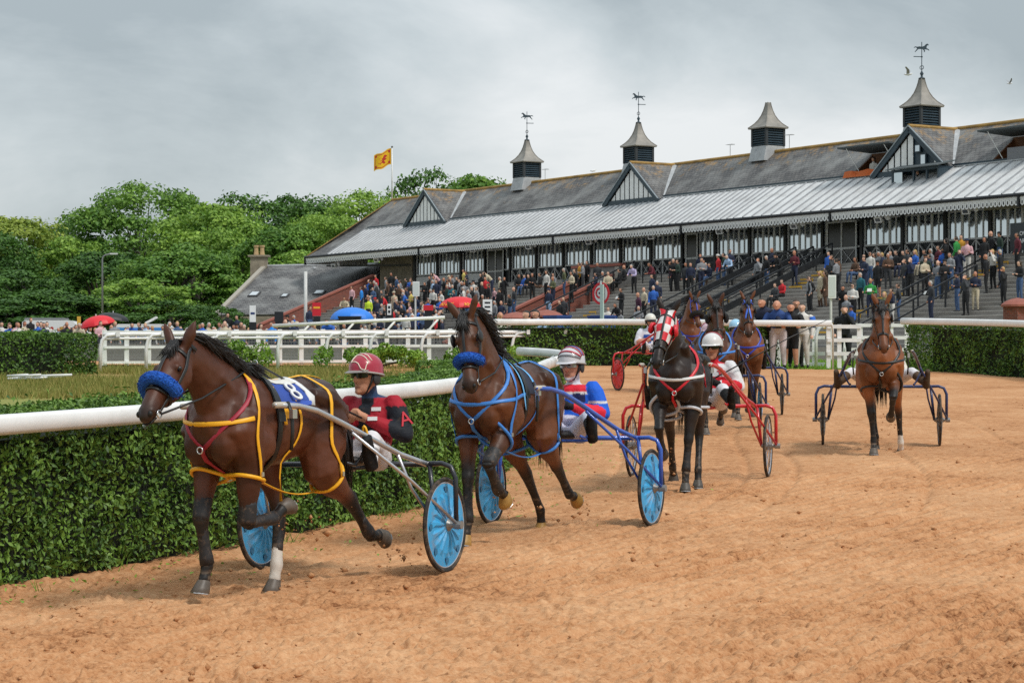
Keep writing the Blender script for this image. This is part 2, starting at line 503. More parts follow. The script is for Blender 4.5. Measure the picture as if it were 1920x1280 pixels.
# footprints and thrown clods
prng = np.random.RandomState(21)
npit = 9000
prow = prng.uniform(0, NR - 1, npit) ** 1.0
pcol = prng.uniform(0, NC - 1, npit)
for a, b2 in zip(prow, pcol):
    i, k = int(a), int(b2)
    y0, x0 = ys[i], tt[k] * ys[i]
    if y0 > 45: continue
    R = prng.uniform(0.025, 0.065); dep = prng.uniform(0.008, 0.024)
    sgn = -1 if prng.rand() < 0.72 else 0.8
    dr = int(3 * R / abs(row[i, 0])) + 2; dc = int(3 * R / ((tt[1] - tt[0]) * y0)) + 2
    sl = (slice(max(0, i - dr), min(NR, i + dr + 1)), slice(max(0, k - dc), min(NC, k + dc + 1)))
    q = ((Xg[sl] - x0) ** 2 + ((Yg[sl] - y0) * 0.8) ** 2) / (R * R)
    Z[sl] += sgn * dep * (np.exp(-q * 1.6) - 0.45 * np.exp(-((np.sqrt(q) - 1.25) ** 2) * 6))
# wheel ruts behind the sulkies follow the bend
for r0 in (1.05, 2.55, 3.1, 4.5, 6.2, 7.7):
    Z -= 0.030 * np.exp(-((hd + 0.25 * vnoise(Xg * 0.2, Yg * 0.2, 15) - r0) / 0.05) ** 2) * lod(0.2)
# loose sand thrown up against the hedge
Z += 0.05 * np.exp(-(hd / 0.28) ** 2) * (0.5 + 1.5 * np.abs(vnoise(Xg * 1.5, Yg * 1.5, 12)))
idx = np.arange(NR * NC).reshape(NR, NC)
quads = np.stack([idx[:-1, :-1], idx[:-1, 1:], idx[1:, 1:], idx[1:, :-1]], -1).reshape(-1, 4)
fx = Xg.ravel()[quads].mean(1); fy = Yg.ravel()[quads].mean(1)
fd = hd.ravel()[quads].mean(1)
keep = ~(in_poly(fx, fy, infield) & (fd > 0.4))
farpoly = [(-60, 66)] + [tuple(p) for p in FP] + [(60, 30), (60, 120), (-60, 120)]
keep &= ~in_poly(fx, fy, farpoly)
quads = quads[keep]
def sand_mat():
    m = bpy.data.materials.new('sand'); m.use_nodes = True
    nd = m.node_tree.nodes; lk = m.node_tree.links; b = nd['Principled BSDF']
    tc = nd.new('ShaderNodeTexCoord')
    def noise(s, d=6, r=0.6):
        n = nd.new('ShaderNodeTexNoise'); n.inputs['Scale'].default_value = s; n.inputs['Detail'].default_value = d; n.inputs['Roughness'].default_value = r
        lk.new(tc.outputs['Object'], n.inputs['Vector']); return n.outputs['Fac']
    def ma(op, a, b_):
        n = nd.new('ShaderNodeMath'); n.operation = op
        for i, v in enumerate((a, b_)):
            if isinstance(v, (int, float)): n.inputs[i].default_value = v
            else: lk.new(v, n.inputs[i])
        return n.outputs[0]
    f = ma('ADD', ma('MULTIPLY', noise(0.55, 6), 0.30), ma('ADD', ma('MULTIPLY', noise(5.5, 8, 0.7), 0.30), ma('MULTIPLY', noise(34, 6, 0.75), 0.40)))  # finest noise puts clod-sized shadows and damp spots into the colour
    r = nd.new('ShaderNodeValToRGB'); lk.new(f, r.inputs[0])
    e = r.color_ramp.elements
    e[0].position, e[0].color = 0.37, (*lin('6e4226'), 1)
    e[1].position, e[1].color = 0.60, (*lin('d2a57c'), 1)
    k = e.new(0.465); k.color = (*lin('b7835a'), 1)
    # dark specks in the colour: tiny painted shadows as well as damp crumbs
    sp_ = nd.new('ShaderNodeMapRange'); sp_.inputs['From Min'].default_value = 0.56; sp_.inputs['From Max'].default_value = 0.66; sp_.inputs['To Max'].default_value = 0.75
    lk.new(ma('ADD', ma('MULTIPLY', noise(26, 7, 0.8), 0.7), ma('MULTIPLY', noise(1.1, 4), 0.3)), sp_.inputs['Value'])
    mx_ = nd.new('ShaderNodeMix'); mx_.data_type = 'RGBA'; lk.new(sp_.outputs[0], mx_.inputs['Factor']); lk.new(r.outputs[0], mx_.inputs['A']); mx_.inputs['B'].default_value = (*lin('7a4c2e'), 1)
    lk.new(mx_.outputs['Result'], b.inputs['Base Color'])
    b.inputs['Roughness'].default_value = 0.95; b.inputs['Specular IOR Level'].default_value = 0.15
    bp = nd.new('ShaderNodeBump'); bp.inputs['Strength'].default_value = 0.8; bp.inputs['Distance'].default_value = 0.007
    lk.new(ma('ADD', noise(22, 8, 0.8), ma('MULTIPLY', noise(70, 4), 0.6)), bp.inputs['Height']); lk.new(bp.outputs[0], b.inputs['Normal'])
    return m
V = np.stack([Xg.ravel(), Yg.ravel(), Z.ravel()], 1)
used = np.zeros(len(V), bool); used[quads.ravel()] = True
remap = np.cumsum(used) - 1
me = np_mesh('sand_track', V[used], remap[quads], 4)
me.polygons.foreach_set('use_smooth', np.ones(len(quads), bool))
sand = mkobj('sand_track', me, sand_mat())
tag(sand, kind='structure')
def sand_z(x, y):
    i = int(np.clip(np.searchsorted(ys, y), 1, NR - 2)); k = int(np.clip((x / y - tt[0]) / (tt[1] - tt[0]), 1, NC - 2))
    return float(Z[i - 1:i + 2, k - 1:k + 2].mean())

# clods thrown up by hooves
crn = np.random.RandomState(4); nc = 1500
cy_ = 8400.0 / crn.uniform(700 - 549, 1300 - 549, nc); cx_ = crn.uniform(-.26, .26, nc) * cy_
cl_ok = ~in_poly(cx_, cy_, infield) & ~in_poly(cx_, cy_, farpoly) & (vnoise(cx_ * 0.7, cy_ * 0.7, 61) > -0.12)
cx_, cy_ = cx_[cl_ok], cy_[cl_ok]; nc = len(cx_)
cz_ = np.array([sand_z(a, b_) for a, b_ in zip(cx_, cy_)])
csz = crn.gamma(2.0, 0.0035, nc) + 0.005
oc = np.array([(1, 0, 0), (0, 1, 0), (-1, 0, 0), (0, -1, 0), (0, 0, 1), (0, 0, -1)], float)
cv = oc[None] * csz[:, None, None] * crn.uniform(0.6, 1.4, (nc, 6, 1)) * np.array([1.2, 1.2, .8]) + crn.normal(0, 1, (nc, 6, 3)) * csz[:, None, None] * .18
cv += np.stack([cx_, cy_, cz_ + csz * .3], 1)[:, None]
of = np.array([(0, 1, 4), (1, 2, 4), (2, 3, 4), (3, 0, 4), (1, 0, 5), (2, 1, 5), (3, 2, 5), (0, 3, 5)])
cf = (np.arange(nc)[:, None, None] * 6 + of[None]).reshape(-1, 3)
cm_ = np_mesh('sand_clods', cv.reshape(-1, 3), cf, 3)
tag(mkobj('sand_clods', cm_, sand.data.materials[0]), 'loose clods of sand strewn over the track', 'sand', kind='stuff')

# ---- hedges
LEAF_NEAR = leaf_mat('hedge_leaf', '284a18', '83a746', 0.52, cscale=2.4, trans=0.15)
LEAF_FAR = leaf_mat('far_hedge_leaf', '27481a', '719637', 0.55, cscale=1.0, trans=0.15)
LEAF_BUSH = leaf_mat('bush_leaf', '4d7a24', '9cbf48', 0.5, cscale=1.2, trans=0.25)
CORE = mat('hedge_core_dark', (0.012, 0.018, 0.008), 0.95, var=0.4, vscale=12)
def hedge(name, label, pts, width, h, leaf, dfront, dtop, m, dback=None, seed=1, side=1, base=0.0, rnd=0.12, group=None, taper=None):
    """a clipped hedge along pts (its front foot); its body lies on the left of the course when side is 1"""
    r = np.random.RandomState(seed)
    P = np.array([tuple(p) for p in pts]); d = np.gradient(P, axis=0); d /= np.linalg.norm(d, axis=1)[:, None]
    nrm = np.stack([-d[:, 1], d[:, 0]], 1) * side
    seg = np.linalg.norm(np.diff(P, axis=0), axis=1); L = np.concatenate([[0], np.cumsum(seg)])
    def at(s):
        return np.stack([np.interp(s, L, P[:, k]) for k in (0, 1)], 1), np.stack([np.interp(s, L, nrm[:, k]) for k in (0, 1)], 1)
    def gzv(y): return SLOPE * (np.minimum(y, 66) - 16.03)
    def bulge(s, z, sd):
        return 0.12 * vnoise(s * 1.7, z * 1.7 + 10, sd) + 0.10 * vnoise(s * 5, z * 5, sd + 1)
    Ps, Ns = [], []
    zone = [('f', dfront * L[-1] * h), ('t', dtop * L[-1] * width), ('b', (dback if dback is not None else dtop * 0.5) * L[-1] * h), ('e0', 1.8 * dfront * width * h), ('e1', 1.8 * dfront * width * h)]
    for zn, cnt in zone:
        n = int(cnt)
        if n <= 0: continue
        s = r.uniform(0, L[-1], n); dep = r.exponential(0.035, n)
        if zn in 'fb':
            z = r.uniform(0.0, h, n) ** 1.0
            c, nn = at(s); off = bulge(s, z, seed)
            rc = np.clip((z - (h - rnd)) / rnd, 0, 1); off = off + rc * rc * rnd * 0.8
            off = off + dep
            o = off if zn == 'f' else width - off
            xy = c + nn * o[:, None]
            p = np.column_stack([xy, gzv(xy[:, 1]) + z + base]); nv = np.column_stack([-nn if zn == 'f' else nn, rc * 1.2 + 0.15])
        elif zn == 't':
            o = r.uniform(0.02, width - 0.02, n); c, nn = at(s); xy = c + nn * o[:, None]
            z = h + 0.08 * vnoise(s * 1.8, o * 1.8, seed + 5) + 0.05 * vnoise(s * 6, o * 6, seed + 6) - dep + np.where(r.rand(n) < 0.02, r.uniform(0, 0.12, n), 0)
            p = np.column_stack([xy, gzv(xy[:, 1]) + z + base]); nv = np.column_stack([nn * 0, np.ones(n)])
        else:
            s = np.full(n, 0.02 if zn == 'e0' else L[-1] - 0.02); o = r.uniform(0, width, n); c, nn = at(s)
            dd = (d[0] if zn == 'e0' else d[-1]) * (1 if zn == 'e0' else -1)
            z = r.uniform(0, h, n)
            xy = c + nn * o[:, None] + dd[None] * (dep + 0.1 * vnoise(o * 3, z * 3, seed + 9))[:, None]
            p = np.column_stack([xy, gzv(xy[:, 1]) + z + base]); nv = np.column_stack([np.repeat(-dd[None], n, 0), np.full(n, 0.1)])
        Ps.append(p); Ns.append(nv)
    P3 = np.concatenate(Ps); N3 = np.concatenate(Ns)
    if taper:
        gg = gzv(P3[:, 1]); P3[:, 2] = gg + (P3[:, 2] - gg) * (1 - taper[2] * np.clip((P3[:, 1] - taper[0]) / taper[1], 0, 1))
    thin = vnoise(P3[:, 0] * 1.9 + P3[:, 2] * 1.1, P3[:, 1] * 1.9 + P3[:, 2] * 1.6, seed + 30) + .5 * vnoise(P3[:, 0] * 5 + P3[:, 2] * 3, P3[:, 1] * 5 + P3[:, 2] * 4, seed + 31)
    kp = r.rand(len(P3)) > np.clip((-thin - .12) * 2.2, 0, .62); P3 = P3[kp]; N3 = N3[kp]
    t = thing(name, label, 'hedge', (float(P[0, 0]), float(P[0, 1]), float(gz(P[0, 1]))), group=group)
    org = np.array(t.location)
    lo = mkobj('foliage', leaf_mesh('foliage', P3 - org, N3, leaf, r), m, t)
    lo['kind'] = 'stuff'
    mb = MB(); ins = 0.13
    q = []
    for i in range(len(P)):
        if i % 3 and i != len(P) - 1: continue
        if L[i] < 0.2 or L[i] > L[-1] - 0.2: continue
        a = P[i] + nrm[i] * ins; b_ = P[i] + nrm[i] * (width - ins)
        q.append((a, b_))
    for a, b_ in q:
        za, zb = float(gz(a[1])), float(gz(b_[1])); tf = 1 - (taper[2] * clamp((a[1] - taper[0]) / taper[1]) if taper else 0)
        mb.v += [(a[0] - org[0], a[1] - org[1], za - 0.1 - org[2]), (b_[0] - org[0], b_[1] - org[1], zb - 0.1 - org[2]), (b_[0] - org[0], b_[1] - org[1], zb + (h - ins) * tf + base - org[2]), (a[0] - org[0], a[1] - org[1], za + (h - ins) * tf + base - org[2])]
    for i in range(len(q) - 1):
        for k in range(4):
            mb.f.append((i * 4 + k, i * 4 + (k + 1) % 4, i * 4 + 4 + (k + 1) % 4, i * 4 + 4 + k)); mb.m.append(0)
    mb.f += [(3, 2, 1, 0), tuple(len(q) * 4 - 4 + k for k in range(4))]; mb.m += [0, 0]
    mb.build('dark_core', CORE, t)  # solid dark core under the leaves, stops views through the hedge
    return t
hedge('clipped_hedge', 'dense dark green hedge below the white rail beside the leading horse', HD, 1.9, 1.11, 0.050, 2500, 1250, LEAF_NEAR, seed=3, dback=500, taper=(20, 10, .20))
far1 = dens([G(868, 686).xy, G(930, 686).xy, G(1000, 686).xy, G(1100, 685).xy, G(1200, 686).xy, G(1330, 689).xy, G(1418, 691).xy], 0.3)
hedge('clipped_hedge', 'green clipped hedge under the far rail below the brick stair walls', far1, 1.3, 1.16, 0.085, 560, 350, LEAF_FAR, seed=11)
far2 = dens([G(1694, 694).xy, G(1760, 697).xy, G(1830, 701).xy, G(1940, 710).xy, G(2150, 735).xy], 0.3)
hedge('clipped_hedge', 'green clipped hedge under the rail at the right edge', far2, 1.4, 1.22, 0.085, 620, 350, LEAF_FAR, seed=12)
left1 = dens([G(-260, 706).xy, G(0, 703).xy, G(100, 702).xy, G(184, 700).xy], 0.3)
hedge('clipped_hedge', 'broad dark hedge at the left edge beyond the rough grass', left1, 3.6, 0.98, 0.09, 560, 420, LEAF_FAR, seed=13)

# ---- loose bushes by the paddock rails
def bush(label, px, py, w, h, dp, seed, n=2600):
    r = np.random.RandomState(seed); c = G(px, py)
    t = thing('green_bush', label, 'bush', c)
    k = 16; cen = np.stack([r.uniform(-w / 2, w / 2, k), r.uniform(-dp / 2, dp / 2, k), r.uniform(0.25, 0.8, k) * h], 1)
    rad = r.uniform(0.2, 0.42, k) * min(h, 1.0)
    j = r.randint(0, k, n); v = r.normal(0, 1, (n, 3)); v /= np.linalg.norm(v, axis=1)[:, None]
    P = cen[j] + v * (rad[j] * r.uniform(0.7, 1.1, n))[:, None]; P[:, 2] = np.abs(P[:, 2])
    f = mkobj('foliage', leaf_mesh('foliage', P, v + np.array([0, 0, .4]), 0.10, r), LEAF_BUSH, t); f['kind'] = 'stuff'
    mb = MB()
    for i in range(5):
        a = r.uniform(0, 6.28); mb.tube([(0.1 * math.cos(a), 0.1 * math.sin(a), -0.05), tuple(cen[i] * 0.5), tuple(cen[i])], [0.03, 0.02, 0.008], 5)
    mb.build('stems', mat('bush_stem', (0.06, 0.045, 0.03), 0.9), t)
bush('round green bush in front of the paddock rail behind the leading horse', 446, 690, 1.5, 0.75, 1.0, 31, 2400)
bush('long low green bush above the red helmet by the paddock rail', 690, 690, 2.9, 0.66, 1.0, 32, 3800)
bush('small bright green bush beside the second horse by the rail', 905, 690, 1.9, 0.6, 0.9, 33, 2400)

# ---- rough grass of the infield, and the lawn behind the far rail
def blades(name, xy, hgt, wid, m, seed, lean=0.35):
    r = np.random.RandomState(seed); n = len(xy)
    z = SLOPE * (np.minimum(xy[:, 1], 66) - 16.03) - 0.07
    a = r.uniform(0, 2 * PI, n); h = hgt * r.uniform(0.4, 1.3, n)
    sd = np.stack([np.cos(a), np.sin(a), 0 * a], 1) * (wid * 0.5)
    b0 = np.column_stack([xy, z]); le = r.normal(0, lean, (n, 3)); le[:, 2] = 1
    tip = b0 + le * h[:, None]
    Vv = np.stack([b0 - sd, b0 + sd, tip], 1).reshape(-1, 3)
    me = np_mesh(name, Vv, np.arange(3 * n).reshape(-1, 3), 3, {'rnd': r.rand(n)})
    o = mkobj(name, me, m); return o
gx = rng.uniform(-17, 2, 60000); gy = rng.uniform(40.5, 61, 60000)
ok = (np.abs(gx / gy) < 0.25) & ~((gx > -14) & (gy > 54.8) & (gx < -10.2) & False)
gp = np.stack([gx, gy], 1)[ok]
ok2 = in_poly(gp[:, 0], gp[:, 1], [(-40, 42.5), (-6, 43.8), (-2, 42.4), (1.5, 41), (3, 66), (-40, 62)])
patchy = vnoise(gp[:, 0] * 0.5, gp[:, 1] * 0.5, 44) > -0.3
ok2 &= (gp[:, 0] < 0.05)
tag(blades('rough_grass', gp[ok2 & patchy], 0.17, 0.035, leaf_mat('dry_grass', '6f7a34', 'ab9a5c', 0.8, cscale=0.3, trans=0.2), 5), 'tall dry brown grass in the infield', 'grass', kind='stuff')
lx = rng.uniform(3, 18, 30000); ly = rng.uniform(48, 68, 30000)
okl = in_poly(lx, ly, [tuple(p) for p in FP[3:8]] + [(18, 68), (3, 68)])
tag(blades('lawn_grass', np.stack([lx, ly], 1)[okl], 0.13, 0.03, leaf_mat('lawn_blade', '5c8a25', '93bb3f', 0.7, cscale=0.4, trans=0.3), 6), 'short bright green grass behind the far rail', 'grass', kind='stuff')
# tufts of grass and leaf litter along the foot of the inner hedge
sel = rng.choice(len(HD) - 30, 2600) ; hp = HDn[sel] + rng.normal(0, 0.1, (2600, 2)) - np.array([0.0, 0.1])
keepm = vnoise(hp[:, 0] * 1.7, hp[:, 1] * 1.7, 51) > 0.2
tag(blades('hedge_foot_grass', hp[keepm], 0.15, 0.012, leaf_mat('foot_grass', '3f6a22', '84ad3e', 0.6, trans=0.2), 8, lean=0.5), 'tufts of grass at the foot of the near hedge', 'grass', kind='stuff')
n_l = 500
lp = HDn[rng.choice(len(HD) - 40, n_l)] + np.stack([rng.exponential(0.35, n_l), -rng.exponential(0.25, n_l)], 1)
lz = np.array([sand_z(a, b_) for a, b_ in lp]) + 0.012
tag(mkobj('fallen_leaves', leaf_mesh('fallen_leaves', np.column_stack([lp, lz]), np.tile([0, 0, 1.0], (n_l, 1)), 0.04, rng, jitter=0.4), leaf_mat('fallen_leaf', '5a8f2a', 'a9c85c', 0.6)), 'clipped leaves scattered on the sand by the hedge', 'leaves', kind='stuff')

# ---- white running rails
def rail(name, label, pts, h, ru=0.075, rs=0.06, post_every=None, seglen=6.0, posts=True):
    P = [Vector((p[0], p[1], gz(p[1]) + h - (.09 * clamp((p[1] - 22) / 10) if h < 1.15 else 0))) for p in pts]
    t = thing(name, label, 'rail', (P[0].x, P[0].y, gz(P[0].y)))
    o = Vector(t.location)
    # joined lengths of rail, each a part
    acc = 0; cur = [P[0] - o]; k = 0
    for a, b_ in zip(P[:-1], P[1:]):
        acc += (b_ - a).length; cur.append(b_ - o)
        if acc >= seglen or b_ is P[-1]:
            mb = MB().tube(cur, [(rs, ru)] * len(cur), 12, up=(0, 0, 1), pw=0.8)
            mb.build('rail_length', WHITE, t, smooth=True)
            e = cur[-1]; d_ = (cur[-1] - cur[-2]).normalized()
            if b_ is not P[-1]:
                MB().tube([e - d_ * 0.05, e + d_ * 0.05], [(rs + .004, ru + .004)] * 2, 12, up=(0, 0, 1), pw=0.8).build('joint_sleeve', WHITE, t, smooth=False)
            acc = 0; cur = [b_ - o]
    if posts:
        L = 0; nxt = 0.6
        for a, b_ in zip(P[:-1], P[1:]):
            L += (b_ - a).length
            if L > nxt:
                nxt += post_every or 2.4
                dd = (b_ - a).normalized(); p = b_ - o + Vector((-dd.y, dd.x, 0)) * 0.3
                MB().tube([p + Vector((0, 0, -h - 0.1)), p + Vector((0, 0, -0.2)), p + Vector((dd.y, -dd.x, 0)) * 0.28 + Vector((0, 0, -0.02))], 0.026, 8).build('post', WHITE, t, smooth=True)
    return t
# rail above the inner hedge; set a little forward of the leaves
def offset(pts, dd):
    P = [Vector((p[0], p[1])) for p in pts]; out = []
    for i in range(len(P)):
        a = P[max(0, i - 1)]; b_ = P[min(len(P) - 1, i + 1)]; d_ = (b_ - a).normalized()
        out.append(P[i] + Vector((-d_.y, d_.x)) * dd)
    return out
rail('running_rail', 'thick white rail on top of the near hedge behind the leading driver', offset(HD[::4], -0.02), 1.10, 0.072, 0.06, 2.5)
rail('running_rail', 'long straight white rail over the far hedge in front of the stand', offset(far1 + [G(1560, 692).xy, G(1694, 694).xy], -0.05)[::2], 1.20, 0.085, 0.07, 2.4)
rail('running_rail', 'white rail over the hedge at the right edge', offset(far2, -0.05)[::2], 1.27, 0.085, 0.07, 2.4)

# ---- paddock rails on the left: cranked posts carrying plastic rails, and a picket rail behind with wire mesh
def cranked_rail(label, posts, rails_h, lean=1):
    A, B_ = posts[0], posts[-1]
    t = thing('paddock_rail', label, 'rail', (A.x, A.y, gz(A.y)))
    o = Vector(t.location)
    for p in posts:
        q = p - o
        pts = [q + Vector((0, 0, -0.08)), q + Vector((0, 0, 0.55)), q + Vector((0.05, 0, 0.78)), q + Vector((0.17, 0.02, 0.90)), q + Vector((0.42, 0.05, 0.93))]
        MB().tube(pts, 0.045, 8).build('post', WHITE, t, smooth=True)
        MB().cbox(q + Vector((0.45, 0.05, 0.93)), (0.09, 0.13, 0.13)).build('bracket', WHITE2, t)
    for hh, rr_ in rails_h:
        P = [p - o + Vector((0.35, 0.1, hh)) for p in posts]
        P = [P[0] + (P[0] - P[1]).normalized() * 0.3] + P + [P[-1] + (P[-1] - P[-2]).normalized() * 1.0]
        MB().tube(P, [(0.03, rr_)] * len(P), 8, up=(0, 0, 1)).build('rail_length', WHITE, t, smooth=True)
    return t
PR = [G(188, 694), G(274, 693), G(398, 692), G(521, 691), G(612, 690), G(694, 689), G(790, 688), G(880, 687), G(960, 686), G(1030, 685)]
cranked_rail('white rail on bent posts in front of the paddock crowd', PR, [(0.93, 0.05), (0.82, 0.035)])
def picket(label, a, b_, n, h=0.95, rails=(0.08, 0.5, 0.92), pw=0.12, rh=0.07, mesh=True):
    t = thing('paddock_fence', label, 'fence', a)
    d_ = b_ - a; L = d_.length; o = Vector(a)
    for i in range(n + 1):
        p = d_ * (i / n)
        MB().cbox(p + Vector((0, 0, h / 2)), (pw, 0.06, h)).build('post', WHITE2, t)
    for r_ in rails:
        MB().bar(Vector((0, -0.05, r_)), d_ + Vector((0, -0.05, r_)), 0.03, rh).build('rail_board', WHITE2, t)
    if mesh:
        wm = mat('wire', (0.35, 0.36, 0.36), 0.5, metal=0.6)
        for i in range(n):
            mb = MB()
            p0 = d_ * ((i + 0.12) / n); p1 = d_ * ((i + 0.88) / n)
            for k in range(9):
                z_ = 0.12 + k * 0.085; mb.bar(p0 + Vector((0, 0.04, z_)), p1 + Vector((0, 0.04, z_)), 0.006, 0.008)
            for k in range(12):
                p = p0.lerp(p1, k / 11); mb.bar(p + Vector((0, 0.045, 0.12)), p + Vector((0, 0.045, 0.80)), 0.006, 0.008)
            mb.build('wire_panel', wm, t)
    return t
picket('white paddock fence with wire panels behind the bent rail posts', G(196, 685), G(1000, 680), 20, 0.98)
# long tube rail with sloping stays, right of the leading horse
A = G(490, 679) + Vector((0, 3, 0)); B_ = G(832, 676) + Vector((0, 1, 0))
t = thing('stayed_rail', 'white tubular rail with sloping stays left of the second horse', 'rail', A)
MB().tube([Vector((0, 0, 1.10)), (B_ - A) + Vector((0, 0, 1.30))], 0.055, 10).build('rail_length', WHITE, t, smooth=True)
for f_ in (0.22, 0.48, 0.72, 0.97):
    p = (B_ - A) * f_; hh = lerp(1.10, 1.30, f_)
    MB().tube([p + Vector((0, 0, hh)), p + Vector((-0.32, 0, hh - 0.36)), p + Vector((-0.34, 0, -0.05))], 0.035, 8).build('stay', WHITE, t, smooth=True)
# white poles lying in the grass
t = thing('rail_pile', 'loose white rail lengths lying in the grass at the left', 'rail pile', G(70, 712))
for i in range(9):
    a = Vector((random.uniform(-0.7, 0.0), random.uniform(-0.5, 0.5), 0.03 + 0.03 * (i % 3)))
    MB().tube([a, a + Vector((random.uniform(0.5, 1.0), random.uniform(-0.35, 0.35), 0.03))], 0.03, 6).build('rail_length', WHITE, t, smooth=True)

# ---- white gates in the opening of the far hedge
def gate(label, px0, px1, py, h, rails, posts, Y=None):
    a = G(px0, py); b_ = G(px1, py); b_ = Vector((b_.x, a.y, a.z))
    t = thing('paddock_gate', label, 'gate', a); d_ = b_ - a
    for f_ in posts: MB().cbox(d_ * f_ + Vector((0, 0, h / 2)), (0.11, 0.07, h)).build('post', WHITE2, t)
    for r_ in rails: MB().bar(Vector((-0.02, -0.055, r_ * h)), d_ + Vector((0.02, -0.055, r_ * h)), 0.035, 0.10).build('rail_board', WHITE2, t)
    return t
gate('low white gate beside the man in white trousers', 1508, 1545, 684, 1.12, (0.02, 0.28, 0.68, 0.97), (0.0, 0.5))
tt_ = gate('white paddock gate left of the bay horse at the right', 1552, 1612, 690, 1.16, (0.33, 0.64, 0.95), (0.02, 0.36, 0.98))
t = thing('bent_post', 'bent white tube post between the two gates', 'post', G(1530, 686))
MB().tube([(0, 0, -0.05), (0, 0, 0.8), (0.06, 0, 1.0), (0.2, 0, 1.14), (0.36, 0, 1.15)], 0.045, 8).build('tube', WHITE, t, smooth=True)
gate('white fence far behind the bay horse at the right', 1585, 1700, 676, 1.1, (0.3, 0.62, 0.95), (0.0, 0.25, 0.5, 0.75, 1.0))
gate('low white fence seen behind the legs at the rail', 1400, 1460, 686, 1.05, (0.03, 0.5, 0.92), (0.0, 0.5, 1.0))

# ---- trees
LEAFS = [leaf_mat('tree_leaf_dark', '2a4c1a', '5b8432', 0.55, cscale=0.22, trans=0.2),
         leaf_mat('tree_leaf_mid', '3d6822', '83a844', 0.55, cscale=0.22, trans=0.25),
         leaf_mat('tree_leaf_light', '507a26', 'a0c052', 0.55, cscale=0.22, trans=0.3),
         leaf_mat('tree_leaf_yellow', '617d26', 'aebc55', 0.55, cscale=0.22, trans=0.3)]
BARK = mat('bark', (0.05, 0.042, 0.034), 0.95, var=0.35, vscale=3, bump=0.6, bscale=14)
def tree_protos(seed, R=6.0, H=15.0, cb=2.0, clumps=120, leaves=24000, leaf=0.34, airy=0.0, bark_open=False):
    """crown of clumps round forking limbs: returns (trunk mesh, crown mesh)"""
    r = np.random.RandomState(seed)
    mb = MB()
    top = H * 0.62
    trunk = [(0, 0, -0.5), (0.1, 0.05, H * 0.15), (r.uniform(-.4, .4), r.uniform(-.4, .4), H * 0.36), (r.uniform(-.7, .7), r.uniform(-.7, .7), top)]
    mb.tube(trunk, [0.42, 0.34, 0.25, 0.1], 9)
    cen = []; rad = []
    for i in range(clumps):
        u = r.uniform(-1, 1); a = r.uniform(0, 2 * PI); q = r.uniform(0.45, 1.0) ** 0.6
        zz = lerp(cb, H, (u + 1) / 2)
        prof = math.sqrt(max(0.02, 1 - (abs((zz - lerp(cb, H, 0.42)) / (H - lerp(cb, H, 0.42) if zz > lerp(cb, H, 0.42) else lerp(cb, H, 0.42) - cb + 1.2))) ** 2.1))
        c = np.array([math.cos(a) * R * q * prof, math.sin(a) * R * q * prof, zz - 0.6])
        cen.append(c); rad.append(r.uniform(0.9, 1.9) * R / 6)
    for i in range(0, clumps, 3):
        c = cen[i]; st = Vector(trunk[2]).lerp(Vector(trunk[3]), r.uniform(0, 0.9)) if r.rand() < 0.7 else Vector(trunk[1]).lerp(Vector(trunk[2]), r.uniform(0.3, 1))
        mid = st.lerp(Vector(c), 0.5) + Vector((0, 0, r.uniform(0.1, 0.8)))
        mb.tube([st, mid, Vector(c)], [0.14, 0.08, 0.025], 5)
    cen = np.array(cen); rad = np.array(rad)
    j = r.randint(0, clumps, leaves)
    v = r.normal(0, 1, (leaves, 3)); v /= np.linalg.norm(v, axis=1)[:, None]
    v[:, 2] = np.where(v[:, 2] < -0.2, -v[:, 2] * 0.7, v[:, 2])
    sh = r.uniform(0.55, 1.08, leaves) + airy * r.normal(0, 0.35, leaves)
    P = cen[j] + v * (rad[j] * sh)[:, None] * np.array([1.15, 1.15, 0.8])
    crown = leaf_mesh('crown', P, v + np.array([0, 0, 0.35]), leaf, r, jitter=0.55, asp=0.7)
    return mb.mesh('trunk'), crown
PROT = [tree_protos(101, 6.2, 15, 1.0), tree_protos(102, 5.5, 13.5, 0.5, 110), tree_protos(103, 7.0, 17, 2.0, 130, 26000, 0.34, 0.12), tree_protos(104, 5.0, 12, 0.3, 100, 20000), tree_protos(105, 6.5, 16, 4.0, 70, 14000, 0.36, 0.25)]
for tm, cm in PROT:
    tm.materials.append(BARK); cm.materials.append(LEAFS[0])
